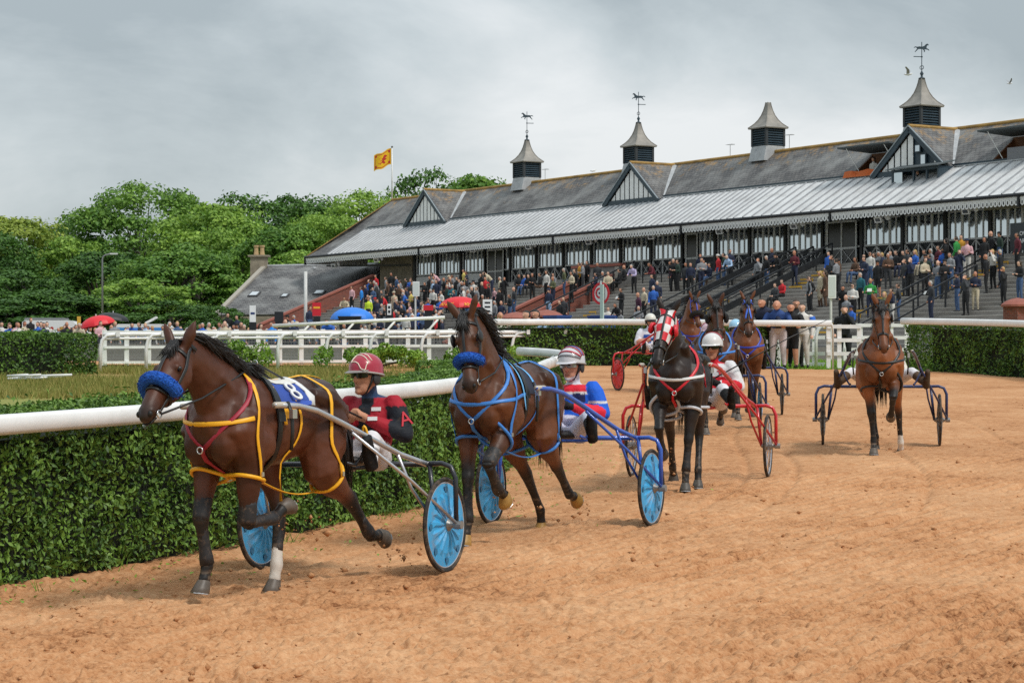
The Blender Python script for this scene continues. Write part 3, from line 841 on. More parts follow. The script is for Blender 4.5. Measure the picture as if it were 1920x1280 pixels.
TREES = [  # px, top py, Y, proto, leaf, width factor, label
    (25, 410, 215, 0, 3, 1.25, 'yellowish tree at the left edge above the hedge'),
    (-60, 430, 200, 2, 0, 1.2, 'dark tree cut by the left edge'),
    (115, 425, 228, 4, 0, 1.1, 'dark flat topped tree with sky showing through its crown'),
    (60, 505, 185, 3, 0, 1.3, 'dark low tree at the left behind the crowd'),
    (262, 347, 225, 2, 1, 1.15, 'tallest tree of the left wood with a ragged top'),
    (195, 470, 190, 1, 0, 1.2, 'dark tree behind the street lamp'),
    (150, 445, 205, 3, 2, 1.1, 'light green tree left of the street lamp'),
    (400, 385, 215, 0, 2, 1.2, 'light green tree right of the tallest one'),
    (330, 470, 180, 1, 1, 1.3, 'leafy green tree left of the stone chimney'),
    (372, 455, 186, 3, 1, 1.3, 'broad green tree touching the cottage roof'),
    (270, 520, 170, 3, 2, 1.2, 'low pale green tree behind the two umbrellas'),
    (460, 420, 200, 0, 2, 1.1, 'round light green tree just above the chimney'),
    (455, 372, 250, 4, 0, 1.2, 'dark far tree left of the flagpole on the skyline'),
    (540, 370, 255, 2, 0, 1.2, 'dark broad tree on the skyline between chimney and flagpole'),
    (530, 425, 190, 1, 1, 1.2, 'green tree right of the chimney beside the stand'),
    (625, 405, 195, 0, 2, 1.1, 'pale green tree left of the flagpole'),
    (690, 362, 215, 2, 2, 1.2, 'bright green tree around the foot of the flagpole'),
    (590, 470, 178, 3, 2, 1.2, 'small light tree behind the left end of the canopy'),
    (808, 328, 260, 4, 0, 0.75, 'thin dark tree above the first gable roof'),
    (915, 334, 265, 1, 1, 1.0, 'tree top showing behind the ridge left of the first cupola'),
    (10, 560, 165, 3, 0, 1.4, 'low dark shrubby tree behind the crowd at the far left'),
    (110, 545, 168, 1, 0, 1.2, 'shady dark tree behind the white van'),
    (235, 560, 172, 3, 0, 1.0, 'shady dark tree right of the black umbrella'),
    (330, 560, 166, 3, 0, 1.1, 'dark shrubby tree behind the ambulance'),
    (418, 572, 150, 3, 0, 0.55, 'dark bush in front of the cottage wall end'),
    (330, 415, 240, 2, 0, 1.2, 'dark tree behind the tallest one on its right'),
    (20, 460, 240, 2, 0, 1.4, 'dark tree far behind the left wood'),
]
HTS = [15, 13.5, 17, 12, 16]
for px, py, Y, pr, lf, wf, lab in TREES:
    z = CAMZ + (HZ - py) / F * Y - gz(Y)
    k = z / HTS[pr] / 0.985
    t = thing('broadleaf_tree', lab, 'tree', ((px - 960) / F * Y, Y, gz(Y) - 0.1), random.uniform(0, 6.28), 'trees behind the racecourse')
    t.scale = (k * wf * 0.95, k * wf * 0.95, k) if k > 0.75 else (0.8 * wf, 0.8 * wf, k)
    share('trunk', PROT[pr][0], t)
    cr = share('crown', PROT[pr][1], t)
    cr.material_slots[0].link = 'OBJECT'; cr.material_slots[0].material = LEAFS[lf]
# ================================================================ the grandstand
SU = Vector((.5327, -.8463, 0)); SWv = Vector((.8463, .5327, 0)); SO = Vector((-14.9, 162.6, 0))
SROT = math.atan2(SU.y, SU.x)
def SY(px, d): return (74 + d) / (.8463 * (px - 960) / F + .5327)
def S_of(px, d):
    Y = SY(px, d); x = (px - 960) / F * Y
    return (x - SO.x) * SU.x + (Y - SO.y) * SU.y
def SP(s, d, z=0): return SO + SU * s + SWv * d + Vector((0, 0, z))
def step_z(d): return 6.5 + 0.42 * min(d, 0.0)

def slate_mat(name, swap):
    m = bpy.data.materials.new(name); m.use_nodes = True
    nd = m.node_tree.nodes; lk = m.node_tree.links; b = nd['Principled BSDF']
    tc = nd.new('ShaderNodeTexCoord'); sp = nd.new('ShaderNodeSeparateXYZ'); lk.new(tc.outputs['Object'], sp.inputs[0])
    cb = nd.new('ShaderNodeCombineXYZ')
    k = nd.new('ShaderNodeMath'); k.operation = 'MULTIPLY'; k.inputs[1].default_value = 1.6
    lk.new(sp.outputs[2], k.inputs[0]); lk.new(sp.outputs[1 if swap else 0], cb.inputs[0]); lk.new(k.outputs[0], cb.inputs[1])
    br = nd.new('ShaderNodeTexBrick'); lk.new(cb.outputs[0], br.inputs['Vector'])
    br.inputs['Color1'].default_value = (*lin('6c6967'), 1); br.inputs['Color2'].default_value = (*lin('525050'), 1); br.inputs['Mortar'].default_value = (*lin('26272b'), 1)
    br.inputs['Scale'].default_value = 1; br.inputs['Brick Width'].default_value = 0.30; br.inputs['Row Height'].default_value = 0.21
    br.inputs['Mortar Size'].default_value = 0.016; br.inputs['Bias'].default_value = 0.1
    def noise(s, d=6, r=0.6):
        n = nd.new('ShaderNodeTexNoise'); n.inputs['Scale'].default_value = s; n.inputs['Detail'].default_value = d; n.inputs['Roughness'].default_value = r
        lk.new(tc.outputs['Object'], n.inputs['Vector']); return n.outputs['Fac']
    def ramp(v, a, b_):
        r = nd.new('ShaderNodeMapRange'); r.inputs['From Min'].default_value = a; r.inputs['From Max'].default_value = b_
        lk.new(v, r.inputs['Value']); return r.outputs[0]
    def mix(f, a, b_):
        n = nd.new('ShaderNodeMix'); n.data_type = 'RGBA'
        if isinstance(f, float): n.inputs['Factor'].default_value = f
        else: lk.new(f, n.inputs['Factor'])
        for i, v in (('A', a), ('B', b_)):
            if isinstance(v, tuple): n.inputs[i].default_value = (*v, 1)
            else: lk.new(v, n.inputs[i])
        return n.outputs['Result']
    c = mix(ramp(noise(0.5, 5), 0.45, 0.75), br.outputs['Color'], lin('8f8f8d'))
    # orange lichen, thick on the ridge and thinning downwards
    up = ramp(sp.outputs[2], 10.4, 13.5)
    ml = nd.new('ShaderNodeMath'); ml.operation = 'MULTIPLY_ADD'; ml.inputs[1].default_value = 0.34
    lk.new(up, ml.inputs[0]); lk.new(noise(1.7, 9, 0.7), ml.inputs[2])
    c = mix(ramp(ml.outputs[0], 0.80, 0.98), c, lin('a8824a'))
    c = mix(ramp(noise(6, 8, 0.75), 0.60, 0.75), c, lin('a7a6a0'))
    lk.new(c, b.inputs['Base Color']); b.inputs['Roughness'].default_value = 0.6
    bp = nd.new('ShaderNodeBump'); bp.inputs['Strength'].default_value = 0.6; bp.inputs['Distance'].default_value = 0.03
    lk.new(br.outputs['Fac'], bp.inputs['Height']); bp.invert = True
    lk.new(bp.outputs[0], b.inputs['Normal'])
    return m
SLATE = slate_mat('slate', False); SLATE_G = slate_mat('slate_gable', True)
METAL = mat('canopy_sheet', (0.66, 0.66, 0.66), 0.5, var=0.14, vscale=0.9, bump=0.08, bscale=6, dirt=0.55, dcol=(.30, .29, .27), dscale=1.1, dpos=.5)
RIB = mat('canopy_rib', (0.34, 0.35, 0.37), 0.5, var=0.15, vscale=2)
BLACK = mat('black_paint', (0.012, 0.014, 0.017), 0.45, var=0.3, vscale=3)
TEAL = mat('slate_blue_paint', lin('2f404b'), 0.45, var=0.15, vscale=2)
FRAME = mat('grey_white_frame', (0.80, 0.81, 0.80), 0.5, var=0.1, vscale=2)
LEAD = mat('lead_flashing', (0.40, 0.41, 0.42), 0.5, var=0.2, vscale=2.5, metal=0.1)
COPPER = mat('lead_cupola', lin('8f8a83'), 0.5, var=0.28, vscale=1.6, bump=0.1, bscale=8, metal=0.15)
DARKBOARD = mat('dark_boarding', (0.03, 0.035, 0.04), 0.6, var=0.25, vscale=3)
CONC = mat('concrete', lin('8f8a84'), 0.85, var=0.2, vscale=1.4, bump=0.3, bscale=12)
NOSE = mat('concrete_nosing', lin('b5b0a9'), 0.85, var=0.18, vscale=2)
YEL = mat('yellow_line_paint', lin('d6a83c'), 0.6, var=0.15, vscale=4)
def glass_mat():
    m = bpy.data.materials.new('window_glass'); m.use_nodes = True
    nd = m.node_tree.nodes; lk = m.node_tree.links; b = nd['Principled BSDF']
    b.inputs['Base Color'].default_value = (0.03, 0.035, 0.038, 1); b.inputs['Roughness'].default_value = 0.06
    g = nd.new('ShaderNodeBsdfGlossy'); g.inputs['Roughness'].default_value = 0.05; g.inputs['Color'].default_value = (0.72, 0.78, 0.80, 1)
    mx = nd.new('ShaderNodeMixShader'); mx.inputs[0].default_value = 0.86
    tc = nd.new('ShaderNodeTexCoord'); n = nd.new('ShaderNodeTexNoise'); n.inputs['Scale'].default_value = 0.7
    lk.new(tc.outputs['Object'], n.inputs['Vector'])
    bp = nd.new('ShaderNodeBump'); bp.inputs['Strength'].default_value = 0.12; bp.inputs['Distance'].default_value = 0.05
    lk.new(n.outputs['Fac'], bp.inputs['Height']); lk.new(bp.outputs[0], g.inputs['Normal'])
    lk.new(b.outputs[0], mx.inputs[1]); lk.new(g.outputs[0], mx.inputs[2]); lk.new(mx.outputs[0], nd['Material Output'].inputs[0])
    return m
GLASS = glass_mat()
def brick_mat():
    m = bpy.data.materials.new('red_brick'); m.use_nodes = True
    nd = m.node_tree.nodes; lk = m.node_tree.links; b = nd['Principled BSDF']
    tc = nd.new('ShaderNodeTexCoord'); sp = nd.new('ShaderNodeSeparateXYZ'); lk.new(tc.outputs['Object'], sp.inputs[0])
    ad = nd.new('ShaderNodeMath'); ad.operation = 'ADD'; lk.new(sp.outputs[0], ad.inputs[0]); lk.new(sp.outputs[1], ad.inputs[1])
    cb = nd.new('ShaderNodeCombineXYZ'); lk.new(ad.outputs[0], cb.inputs[0]); lk.new(sp.outputs[2], cb.inputs[1])
    br = nd.new('ShaderNodeTexBrick'); lk.new(cb.outputs[0], br.inputs['Vector'])
    br.inputs['Color1'].default_value = (*lin('8c4636'), 1); br.inputs['Color2'].default_value = (*lin('6f3a32'), 1); br.inputs['Mortar'].default_value = (*lin('7d6a60'), 1)
    br.inputs['Scale'].default_value = 1; br.inputs['Brick Width'].default_value = 0.23; br.inputs['Row Height'].default_value = 0.078; br.inputs['Mortar Size'].default_value = 0.008
    lk.new(br.outputs['Color'], b.inputs['Base Color']); b.inputs['Roughness'].default_value = 0.85
    return m
BRICK = brick_mat()
COPE = mat('terracotta_coping', lin('96584a'), 0.7, var=0.18, vscale=3)
SEND = 80.0
stand = thing('grandstand', 'long grandstand with slate roof, pale metal canopy and glazed front', 'grandstand', SO, SROT)

# slate roof with cut-outs for the two opened hatches
R0, R1 = (3.0, 11.05), (6.0, 13.40)
def rz(d): return 9.22 + (11.05 - 9.22) / 3 * d if d < 3 else 11.05 + (13.40 - 11.05) / 3 * (d - 3)
HATCH = [(56.0, 59.6), (66.3, 70.2)]
mb = MB()
def rq(s0, s1, d0, d1): mb.add([(s0, d0, rz(d0)), (s1, d0, rz(d0)), (s1, d1, rz(d1)), (s0, d1, rz(d1))], [(0, 1, 2, 3)])
mb.add([(0, 0, rz(0)), (3.35, 0, rz(0)), (3.35, 3, rz(3)), (0.97, 3, rz(3))], [(0, 1, 2, 3)])
mb.add([(0.97, 3, rz(3)), (3.35, 3, rz(3)), (3.35, 6, 13.4), (1.94, 6, 13.4)], [(0, 1, 2, 3)])
x = 3.35
for a, b_ in HATCH:
    rq(x, a, 3, 6); rq(a, b_, 4.7, 6); x = b_
rq(x, SEND, 3, 6)
mb.add([(1.94, 6, 13.4), (SEND, 6, 13.4), (SEND, 12, 8.97), (0, 12, 8.97)], [(0, 1, 2, 3)])
mb.add([(0, 0, 9.22), (1.94, 6, 13.4), (0, 12, 8.97)], [(0, 1, 2)])
mb.build('slate_roof', SLATE, stand)
MB().tube([(1.94, 6, 13.42), (SEND, 6, 13.42)], 0.10, 8).build('ridge_tiles', mat('ridge_tile', lin('a07f46'), 0.8, var=0.4, vscale=1.5), stand)
mb = MB().bar((0, 0, 9.25), (1.94, 6, 13.43), 0.16, 0.05); mb.build('hip_tiles', mat('ridge_tile', 'a07f46'), stand)
# metal canopy
canopy = MB().add([(3.35, -0.08, 9.24), (SEND, -0.08, 9.24), (SEND, 3.05, 11.12), (3.35, 3.05, 11.12), (3.35, -0.08, 9.20), (SEND, -0.08, 9.20), (SEND, 3.05, 11.06), (3.35, 3.05, 11.06)],
                  [(0, 1, 2, 3), (7, 6, 5, 4), (0, 4, 5, 1), (1, 5, 6, 2), (2, 6, 7, 3), (3, 7, 4, 0)]).build('canopy_sheet', METAL, stand)
ribm = MB().bar((0, -0.1, 9.25), (0, 3.04, 11.14), 0.07, 0.075, up=(0, -.56, .82)).mesh('rib'); ribm.materials.append(RIB)
s = 3.4
while s < 76:
    share('rib', ribm, canopy, (s, 0, 0)); s += 0.58 if s < 50 else 0.80
MB().bar((3.35, 3.08, 11.14), (SEND, 3.08, 11.14), 0.22, 0.06).build('lead_flashing', LEAD, stand)
MB().bar((3.35, 3.2, 11.24), (SEND, 3.2, 11.24), 0.07, 0.09).build('flashing_batten', TEAL, stand)
# gutter and scalloped valance
MB().tube([(0, -0.16, 9.15), (SEND, -0.16, 9.15)], 0.085, 8).build('gutter', BLACK, stand)
joints = [0.0, 16.56, 32.8, 45.71, 58.34, 71.5, 79.5]
scal = [(-.12, .30), (-.12, .10), (-.10, .03), (-.05, -.015), (0, -.03), (.05, -.015), (.10, .03), (.12, .10), (.12, .30)]
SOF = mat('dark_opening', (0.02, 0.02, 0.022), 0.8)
for a, b_ in zip(joints[:-1], joints[1:]):
    mb = MB(); mb.box(a + 0.06, -0.12, 8.96, b_ - 0.06, -0.08, 9.14)
    n = int((b_ - a - 0.12) / 0.262); st = (b_ - a - 0.12) / n
    for i in range(n):
        c = a + 0.06 + st * (i + 0.5)
        mb.prism(scal, (c, -0.075, 8.70), (1, 0, 0), (0, 0, 1), 0.03, mi=0)
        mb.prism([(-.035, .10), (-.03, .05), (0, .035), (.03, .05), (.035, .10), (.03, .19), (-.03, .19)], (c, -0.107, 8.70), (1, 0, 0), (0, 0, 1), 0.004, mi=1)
    o = mb.build('valance', [WHITE2, SOF], stand); o['kind'] = 'stuff'
    MB().box(a - 0.05, -0.2, 8.6, a + 0.05, -0.02, 9.15).build('valance_bracket', BLACK, stand)
    if a > 1: MB().bar((a, 0, 8.8), (a, 3.4, 8.93), 0.12, 0.14).build('canopy_beam', BLACK, stand)
# end fascia at the left corner
MB().box(-0.03, -0.1, 8.65, 0.03, 5.0, 9.12).build('end_fascia', WHITE2, stand)
# soffit so that the underside is dark boarding
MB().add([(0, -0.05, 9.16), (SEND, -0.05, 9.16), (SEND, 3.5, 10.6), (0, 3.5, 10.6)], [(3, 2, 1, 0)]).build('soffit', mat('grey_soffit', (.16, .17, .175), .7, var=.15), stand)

# glazed front: bays between black columns
WD = 3.4; FZ = 6.5; B0 = 10.0; BW = 3.12
colm = MB().box(-0.10, WD - 0.16, FZ - 0.2, 0.10, WD - 0.04, 10.5).mesh('column'); colm.materials.append(BLACK)
panem = MB().box(0, WD + 0.02, 0, 0.40, WD + 0.035, 1).mesh('pane'); panem.materials.append(GLASS)
NB = 21
for i in range(NB + 1): share('column', colm, stand, (B0 + BW * i, 0, 0))
DOORS = {0: None, 3: 'dark', 2: 'half', 14: 'pair', 10: 'single'}
xb = MB()
Wx = 0.97
xb.bar((0.04, WD - 0.02, FZ + 0.06), (Wx - .04, WD - 0.02, FZ + 0.98), 0.03, 0.10, up=(0, 1, 0)); xb.bar((0.04, WD - 0.045, FZ + 0.98), (Wx - .04, WD - 0.045, FZ + 0.06), 0.03, 0.10, up=(0, 1, 0))
xb.box(-0.03, WD - 0.06, FZ, 0.04, WD - 0.01, FZ + 1.0)
xbm = xb.mesh('cross_brace'); xbm.materials.append(WHITE2)
for i in range(NB):
    s0 = B0 + BW * i + 0.11; w_ = BW - 0.22
    d_ = DOORS.get(i)
    win = MB()
    lo = FZ + 1.02
    # frame: mullions, sill, transom
    win.box(s0, WD - 0.03, lo, s0 + w_, WD + 0.05, lo + 0.09)
    win.box(s0, WD - 0.02, FZ + 2.42, s0 + w_, WD + 0.05, FZ + 2.52)
    win.box(s0, WD - 0.02, FZ + 3.5, s0 + w_, WD + 0.05, FZ + 3.62)
    for k in range(7):
        th = 0.075 if k % 2 == 0 else 0.036
        xx = s0 + w_ * k / 6
        win.box(xx - th, WD - 0.015, lo + 0.09, xx + th, WD + 0.045, FZ + 3.5)
    wo = win.build('window', FRAME, stand)
    for k in range(6):
        p = share('pane', panem, wo, (s0 + w_ * k / 6, 0, lo + 0.05)); p.scale = (w_ / 6 / 0.40, 1, 2.45)
    MB().box(s0 - 0.1, WD + 0.06, FZ, s0 + w_ + 0.1, WD + 0.12, lo + 0.06).build('dado_panel', DARKBOARD, stand)
    if d_ in ('dark', 'single', 'pair'):
        dw = {'dark': 1.9, 'single': 1.05, 'pair': 2.3}[d_]
        dr = MB().box(s0 + 0.3, WD - 0.10, FZ, s0 + 0.3 + dw, WD - 0.05, FZ + 2.35).build('door', mat('dark_door', (0.02, 0.022, 0.024), 0.25), stand)
        f = MB()
        nl = 2 if d_ != 'single' else 1
        for k in range(nl + 1):
            xx = s0 + 0.3 + dw * k / nl; f.box(xx - 0.05, WD - 0.14, FZ, xx + 0.05, WD - 0.101, FZ + 2.4)
        f.box(s0 + 0.35, WD - 0.14, FZ + 2.35, s0 + 0.25 + dw, WD - 0.101, FZ + 2.45); f.box(s0 + 0.35, WD - 0.135, FZ + 0.95, s0 + 0.25 + dw, WD - 0.102, FZ + 1.05)
        f.build('door_frame', FRAME, dr)
        if d_ == 'pair':
            for k in range(2):
                a = s0 + 0.35 + dw / 2 * k
                MB().bar((a, WD - 0.115, FZ + 0.05), (a + dw / 2 - 0.1, WD - 0.115, FZ + 0.95), 0.02, 0.06, up=(0, 1, 0)).bar((a, WD - 0.125, FZ + 0.95), (a + dw / 2 - 0.1, WD - 0.125, FZ + 0.05), 0.02, 0.06, up=(0, 1, 0)).build('door_brace', WHITE2, dr)
    elif i > 2:
        for k in range(3): share('cross_brace', xbm, stand, (s0 + 0.02 + k * 0.985, 0, 0))
    else:
        MB().box(s0, WD - 0.05, FZ + 0.35, s0 + w_, WD - 0.01, FZ + 0.95).build('white_panel', WHITE2, stand)
# red fascia sign over an entrance, yellow sign over the doors
MB().box(20.3, WD - 0.35, FZ + 2.55, 24.2, WD - 0.30, FZ + 3.05).build('fascia_board', mat('red_board', lin('8c2f2c'), 0.6, var=0.1), stand)
MB().box(B0 + BW * 14 + 0.7, WD - 0.35, FZ + 2.62, B0 + BW * 14 + 2.0, WD - 0.30, FZ + 2.92).build('fascia_board', mat('ochre_board', lin('8a7434'), 0.6, var=0.1), stand)
MB().box(59.8, WD - 0.5, FZ + 2.45, 64.3, WD - 0.35, FZ + 3.0).build('fascia_board', DARKBOARD, stand)
MB().box(66.0, WD - 0.36, FZ + 2.35, 69.5, WD - 0.3, FZ + 2.75).build('fascia_board', mat('cream_board', lin('a8a48c'), 0.6, var=0.1), stand)
# stone end wall on the left
STONE = mat('rubble_stone', lin('8e8474'), 0.9, var=0.3, vscale=2.2, bump=0.7, bscale=5)
MB().box(5.2, WD - 0.2, 2.0, B0 - 0.15, WD + 0.2, 10.0).build('stone_pier', STONE, stand)
MB().box(5.2, WD + 0.2, 2.0, 5.6, 12, 9.0).build('end_wall', STONE, stand)
MB().box(5.0, 11.6, 2.0, SEND, 12, 8.9).build('rear_wall', STONE, stand)
MB().bar((2.2, 0.5, 8.45), (9.9, 3.3, 8.3), 0.09, 0.12).build('canopy_strut', BLACK, stand)
# floodlights under the valance
flm = MB().box(-0.2, -0.16, -0.15, 0.2, 0.0, 0.15).bar((0, 0, 0.0), (0, 0.3, 0.22), 0.04, 0.04).mesh('lamp_head'); flm.materials.append(WHITE2)
fgm = MB().box(-0.13, -0.17, -0.09, 0.13, -0.162, 0.09).mesh('lamp_glass'); fgm.materials.append(mat('lamp_glass', (0.1, 0.11, 0.12), 0.1))
for px, py in ((627, 497), (707, 486), (800, 475), (888, 467), (992, 461), (1105, 452), (1222, 442), (1350, 432), (1490, 422), (1648, 410), (1812, 394)):
    s = S_of(px, 0.35)
    Y = SY(px, 0.35); z = CAMZ + (HZ - py) / F * Y
    l = share('floodlight', flm, stand, (s, 0.35, z), (0.5, 0, 0.35))
    share('lamp_glass', fgm, l)
    share('floodlight', flm, stand, (s + 0.55, 0.45, z + 0.12), (0.5, 0.2, -0.5))

# ---- cross gables
def clip_tri(x0, x1, hw, ht):
    """board between x0 and x1 under a triangle of half width hw and height ht"""
    def top(x): return max(0.0, ht * (1 - abs(x) / hw))
    p = [(x0, 0), (x1, 0), (x1, top(x1))]
    if x0 < 0 < x1: p.append((0, ht))
    p.append((x0, top(x0)))
    return p
for gi, s0 in enumerate((12.43, 36.9, 61.1)):
    ga = bpy.data.objects.new('gable', None); C.objects.link(ga); ga.parent = stand; ga.location = (s0, 0, 0)
    hw = 2.8; zt = 13.36; sl = 0.825
    zb = zt - sl * hw
    mb = MB()
    for sg in (-1, 1):
        mb.add([(0, 2.68, zt), (0, 5.95, zt), (sg * hw, 3.06, zb), (sg * hw, 2.68, zb)], [(0, 1, 2, 3) if sg > 0 else (3, 2, 1, 0)])
    mb.build('gable_roof', SLATE_G, ga)
    MB().tube([(0, 2.62, zt + 0.02), (0, 5.95, zt + 0.02)], 0.09, 8).build('ridge_tiles', mat('ridge_tile', 'a07f46'), ga)
    for sg in (-1, 1):
        MB().bar((0, 2.66, zt - 0.14), (sg * (hw + 0.05), 2.66, zb - 0.16), 0.07, 0.28, up=(0, 0, 1)).build('bargeboard', TEAL, ga)
        MB().bar((0, 2.61, zt + 0.03), (sg * (hw + 0.05), 2.61, zb + 0.01), 0.05, 0.05).build('barge_capping', mat('capping', lin('9aa3a8'), 0.5), ga)
        MB().bar((sg * 0.1, 5.86, zt - 0.02), (sg * hw, 3.1, zb + 0.03), 0.26, 0.05).build('valley_flashing', LEAD, ga)
    MB().prism([(-2.35, 0), (2.35, 0), (0, 1.93)], (0, 2.86, zb + 0.05), (1, 0, 0), (0, 0, 1), -0.05).build('gable_backing', TEAL, ga)
    n = 9
    for k in range(n):
        x0 = -2.15 + 4.3 * k / n + 0.055; x1 = x0 + 4.3 / n - 0.11
        if gi == 2 and x0 > 0.15 and x1 < 1.75: continue
        p = clip_tri(x0, x1, 2.15, 1.77)
        MB().prism(p, (0, 2.79, zb + 0.16), (1, 0, 0), (0, 0, 1), 0.03).build('gable_board', WHITE2, ga)
    MB().box(-2.4, 2.70, zb - 0.14, 2.4, 3.0, zb + 0.15).build('tie_beam', TEAL, ga)
    if gi == 2:      # small casements and the judges' box below
        for (a, z0, z1) in ((0.35, 0.95, 1.35), (0.75, 0.3, 0.85)):
            w_ = MB().box(a, 2.72, zb + z0, a + 0.42, 2.80, zb + z1).build('window', TEAL, ga)
            MB().box(a + 0.06, 2.705, zb + z0 + 0.05, a + 0.36, 2.718, zb + z1 - 0.05).build('pane', GLASS, w_)
        bx = MB().box(-0.5, 1.95, 10.25, 2.9, 3.0, 10.38).box(-0.5, 1.95, 11.02, 2.9, 3.0, 11.14)
        for a in (-0.5, 1.05, 2.0, 2.8): bx.box(a, 1.95, 10.38, a + 0.1, 2.05, 11.02)
        bx.box(-0.5, 2.05, 10.38, -0.42, 3, 11.02); bx.box(2.82, 2.05, 10.38, 2.9, 3, 11.02); bx.box(-0.42, 2.9, 10.38, 2.82, 2.95, 11.02)
        jb = bx.build('viewing_box', TEAL, ga)
        MB().add([(-0.7, 1.7, 11.12), (3.05, 1.7, 11.12), (3.05, 3.02, 11.42), (-0.7, 3.02, 11.42), (-0.7, 1.7, 11.17), (3.05, 1.7, 11.17), (3.05, 3.02, 11.47), (-0.7, 3.02, 11.47)],
                 [(0, 3, 2, 1), (4, 5, 6, 7), (0, 1, 5, 4), (1, 2, 6, 5), (2, 3, 7, 6), (3, 0, 4, 7)]).build('box_roof', mat('roof_felt', lin('4e5557'), 0.8, var=0.2), ga)
        MB().box(-0.38, 1.99, 10.40, 0.25, 2.0, 11.0).build('pane', GLASS, jb)

# ---- louvred cupolas with swept lead caps and weather vanes
hv = [(-.37, .12), (-.30, .17), (-.22, .15), (-.12, .17), (.02, .16), (.12, .20), (.19, .27), (.24, .30), (.27, .30), (.33, .25), (.31, .22), (.26, .23), (.23, .17), (.22, .10), (.31, .06), (.36, .0), (.33, -.01), (.27, .03), (.17, .04), (.12, .04), (.16, -.03), (.12, -.09), (.10, -.08), (.11, -.03), (.05, .045), (-.08, .05), (-.16, .05), (-.23, -.02), (-.31, -.09), (-.33, -.07), (-.27, .0), (-.22, .07), (-.24, .11), (-.30, .125), (-.37, .09)]
for ci, s0 in enumerate((20.3, 33.05, 45.72, 58.4)):
    cu = bpy.data.objects.new('cupola', None); C.objects.link(cu); cu.parent = stand; cu.location = (s0, 6, 0)
    a = 0.62
    MB().add([(-a - .08, -a - .25, 12.9), (a + .08, -a - .25, 12.9), (a + .08, a + .25, 12.9), (-a - .08, a + .25, 12.9), (-a - .04, -a - .04, 13.75), (a + .04, -a - .04, 13.75), (a + .04, a + .04, 13.75), (-a - .04, a + .04, 13.75)],
             [(0, 3, 2, 1), (4, 5, 6, 7), (0, 1, 5, 4), (1, 2, 6, 5), (2, 3, 7, 6), (3, 0, 4, 7)]).build('lead_base', LEAD, cu)
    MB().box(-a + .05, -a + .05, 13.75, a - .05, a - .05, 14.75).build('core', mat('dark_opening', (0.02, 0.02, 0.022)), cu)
    for (x, y) in ((-a, -a), (a, -a), (a, a), (-a, a)): MB().box(x - .07, y - .07, 13.75, x + .07, y + .07, 14.78).build('corner_post', DARKBOARD, cu)
    lv = MB().add([(-a + .07, -a - .05, 0), (a - .07, -a - .05, 0), (a - .07, -a + .06, .1), (-a + .07, -a + .06, .1), (-a + .07, -a - .05, .025), (a - .07, -a - .05, .025), (a - .07, -a + .06, .125), (-a + .07, -a + .06, .125)],
                  [(0, 3, 2, 1), (4, 5, 6, 7), (0, 1, 5, 4), (1, 2, 6, 5), (2, 3, 7, 6), (3, 0, 4, 7)]).mesh('louvre'); lv.materials.append(TEAL)
    for f_ in range(4):
        for k in range(7): share('louvre', lv, cu, (0, 0, 13.80 + k * 0.135), (0, 0, f_ * PI / 2))
    prof = [(.80, 14.74), (.82, 14.80), (.70, 14.90), (.54, 15.06), (.40, 15.26), (.28, 15.5), (.19, 15.78), (.13, 16.05), (.10, 16.25)]
    mb = MB(); n = len(prof)
    for r_, z in prof: mb.v += [(-r_, -r_, z), (0, -r_ * 1.0, z), (r_, -r_, z), (r_, 0, z), (r_, r_, z), (0, r_, z), (-r_, r_, z), (-r_, 0, z)]
    for i in range(n - 1):
        for k in range(8): mb.f.append((i * 8 + k, i * 8 + (k + 1) % 8, i * 8 + 8 + (k + 1) % 8, i * 8 + 8 + k)); mb.m.append(0)
    mb.f += [tuple(range(7, -1, -1)), tuple((n - 1) * 8 + k for k in range(8))]; mb.m += [0, 0]
    cap = mb.build('cap', COPPER, cu)
    for sx, sy in ((1, 1), (1, -1), (-1, 1), (-1, -1)):
        MB().tube([(sx * r_, sy * r_, z + 0.015) for r_, z in prof[1:]], 0.025, 5).build('hip_roll', COPPER, cap)
    if ci != 2:
        MB().lathe([(.0, 16.22), (.17, 16.24), (.17, 16.28), (.07, 16.32), (.05, 16.4), (.10, 16.5), (.05, 16.6), (.02, 16.66), (0.0, 16.67)], 10).build('finial', TEAL, cu, smooth=True)
        v = MB().tube([(0, 0, 16.6), (0, 0, 18.15)], 0.022, 6).build('vane_rod', TEAL, cu)
        for sg in (-1, 1):
            pts = [(sg * (.05 + .09 * math.cos(q)), 0, 16.82 + .09 * math.sin(q)) for q in np.linspace(-2.6, 2.2, 9)]
            MB().tube(pts, 0.018, 5).build('scroll', TEAL, v)
        k = MB(); k.xf = Matrix.Rotation(-SROT + (0.15 if ci else 0.25), 4, 'Z') @ Matrix.Scale(1.15, 4)
        k.prism(hv if ci == 3 else [(-x_, y_) for x_, y_ in hv[::-1]], (0, -0.012, 0), (1, 0, 0), (0, 0, 1), -0.024)
        k.build('horse_vane', TEAL, v, loc=(0, 0, 17.72))
        k = MB(); k.xf = Matrix.Rotation(-SROT + 0.2, 4, 'Z'); k.box(-.45 if ci == 3 else 0, -.012, -.02, 0 if ci == 3 else .45, .012, .02); k.box(-.05, -.012, -.03, .05, .012, .03); k.build('pointer_arm', TEAL, v, loc=(0, 0, 17.38))
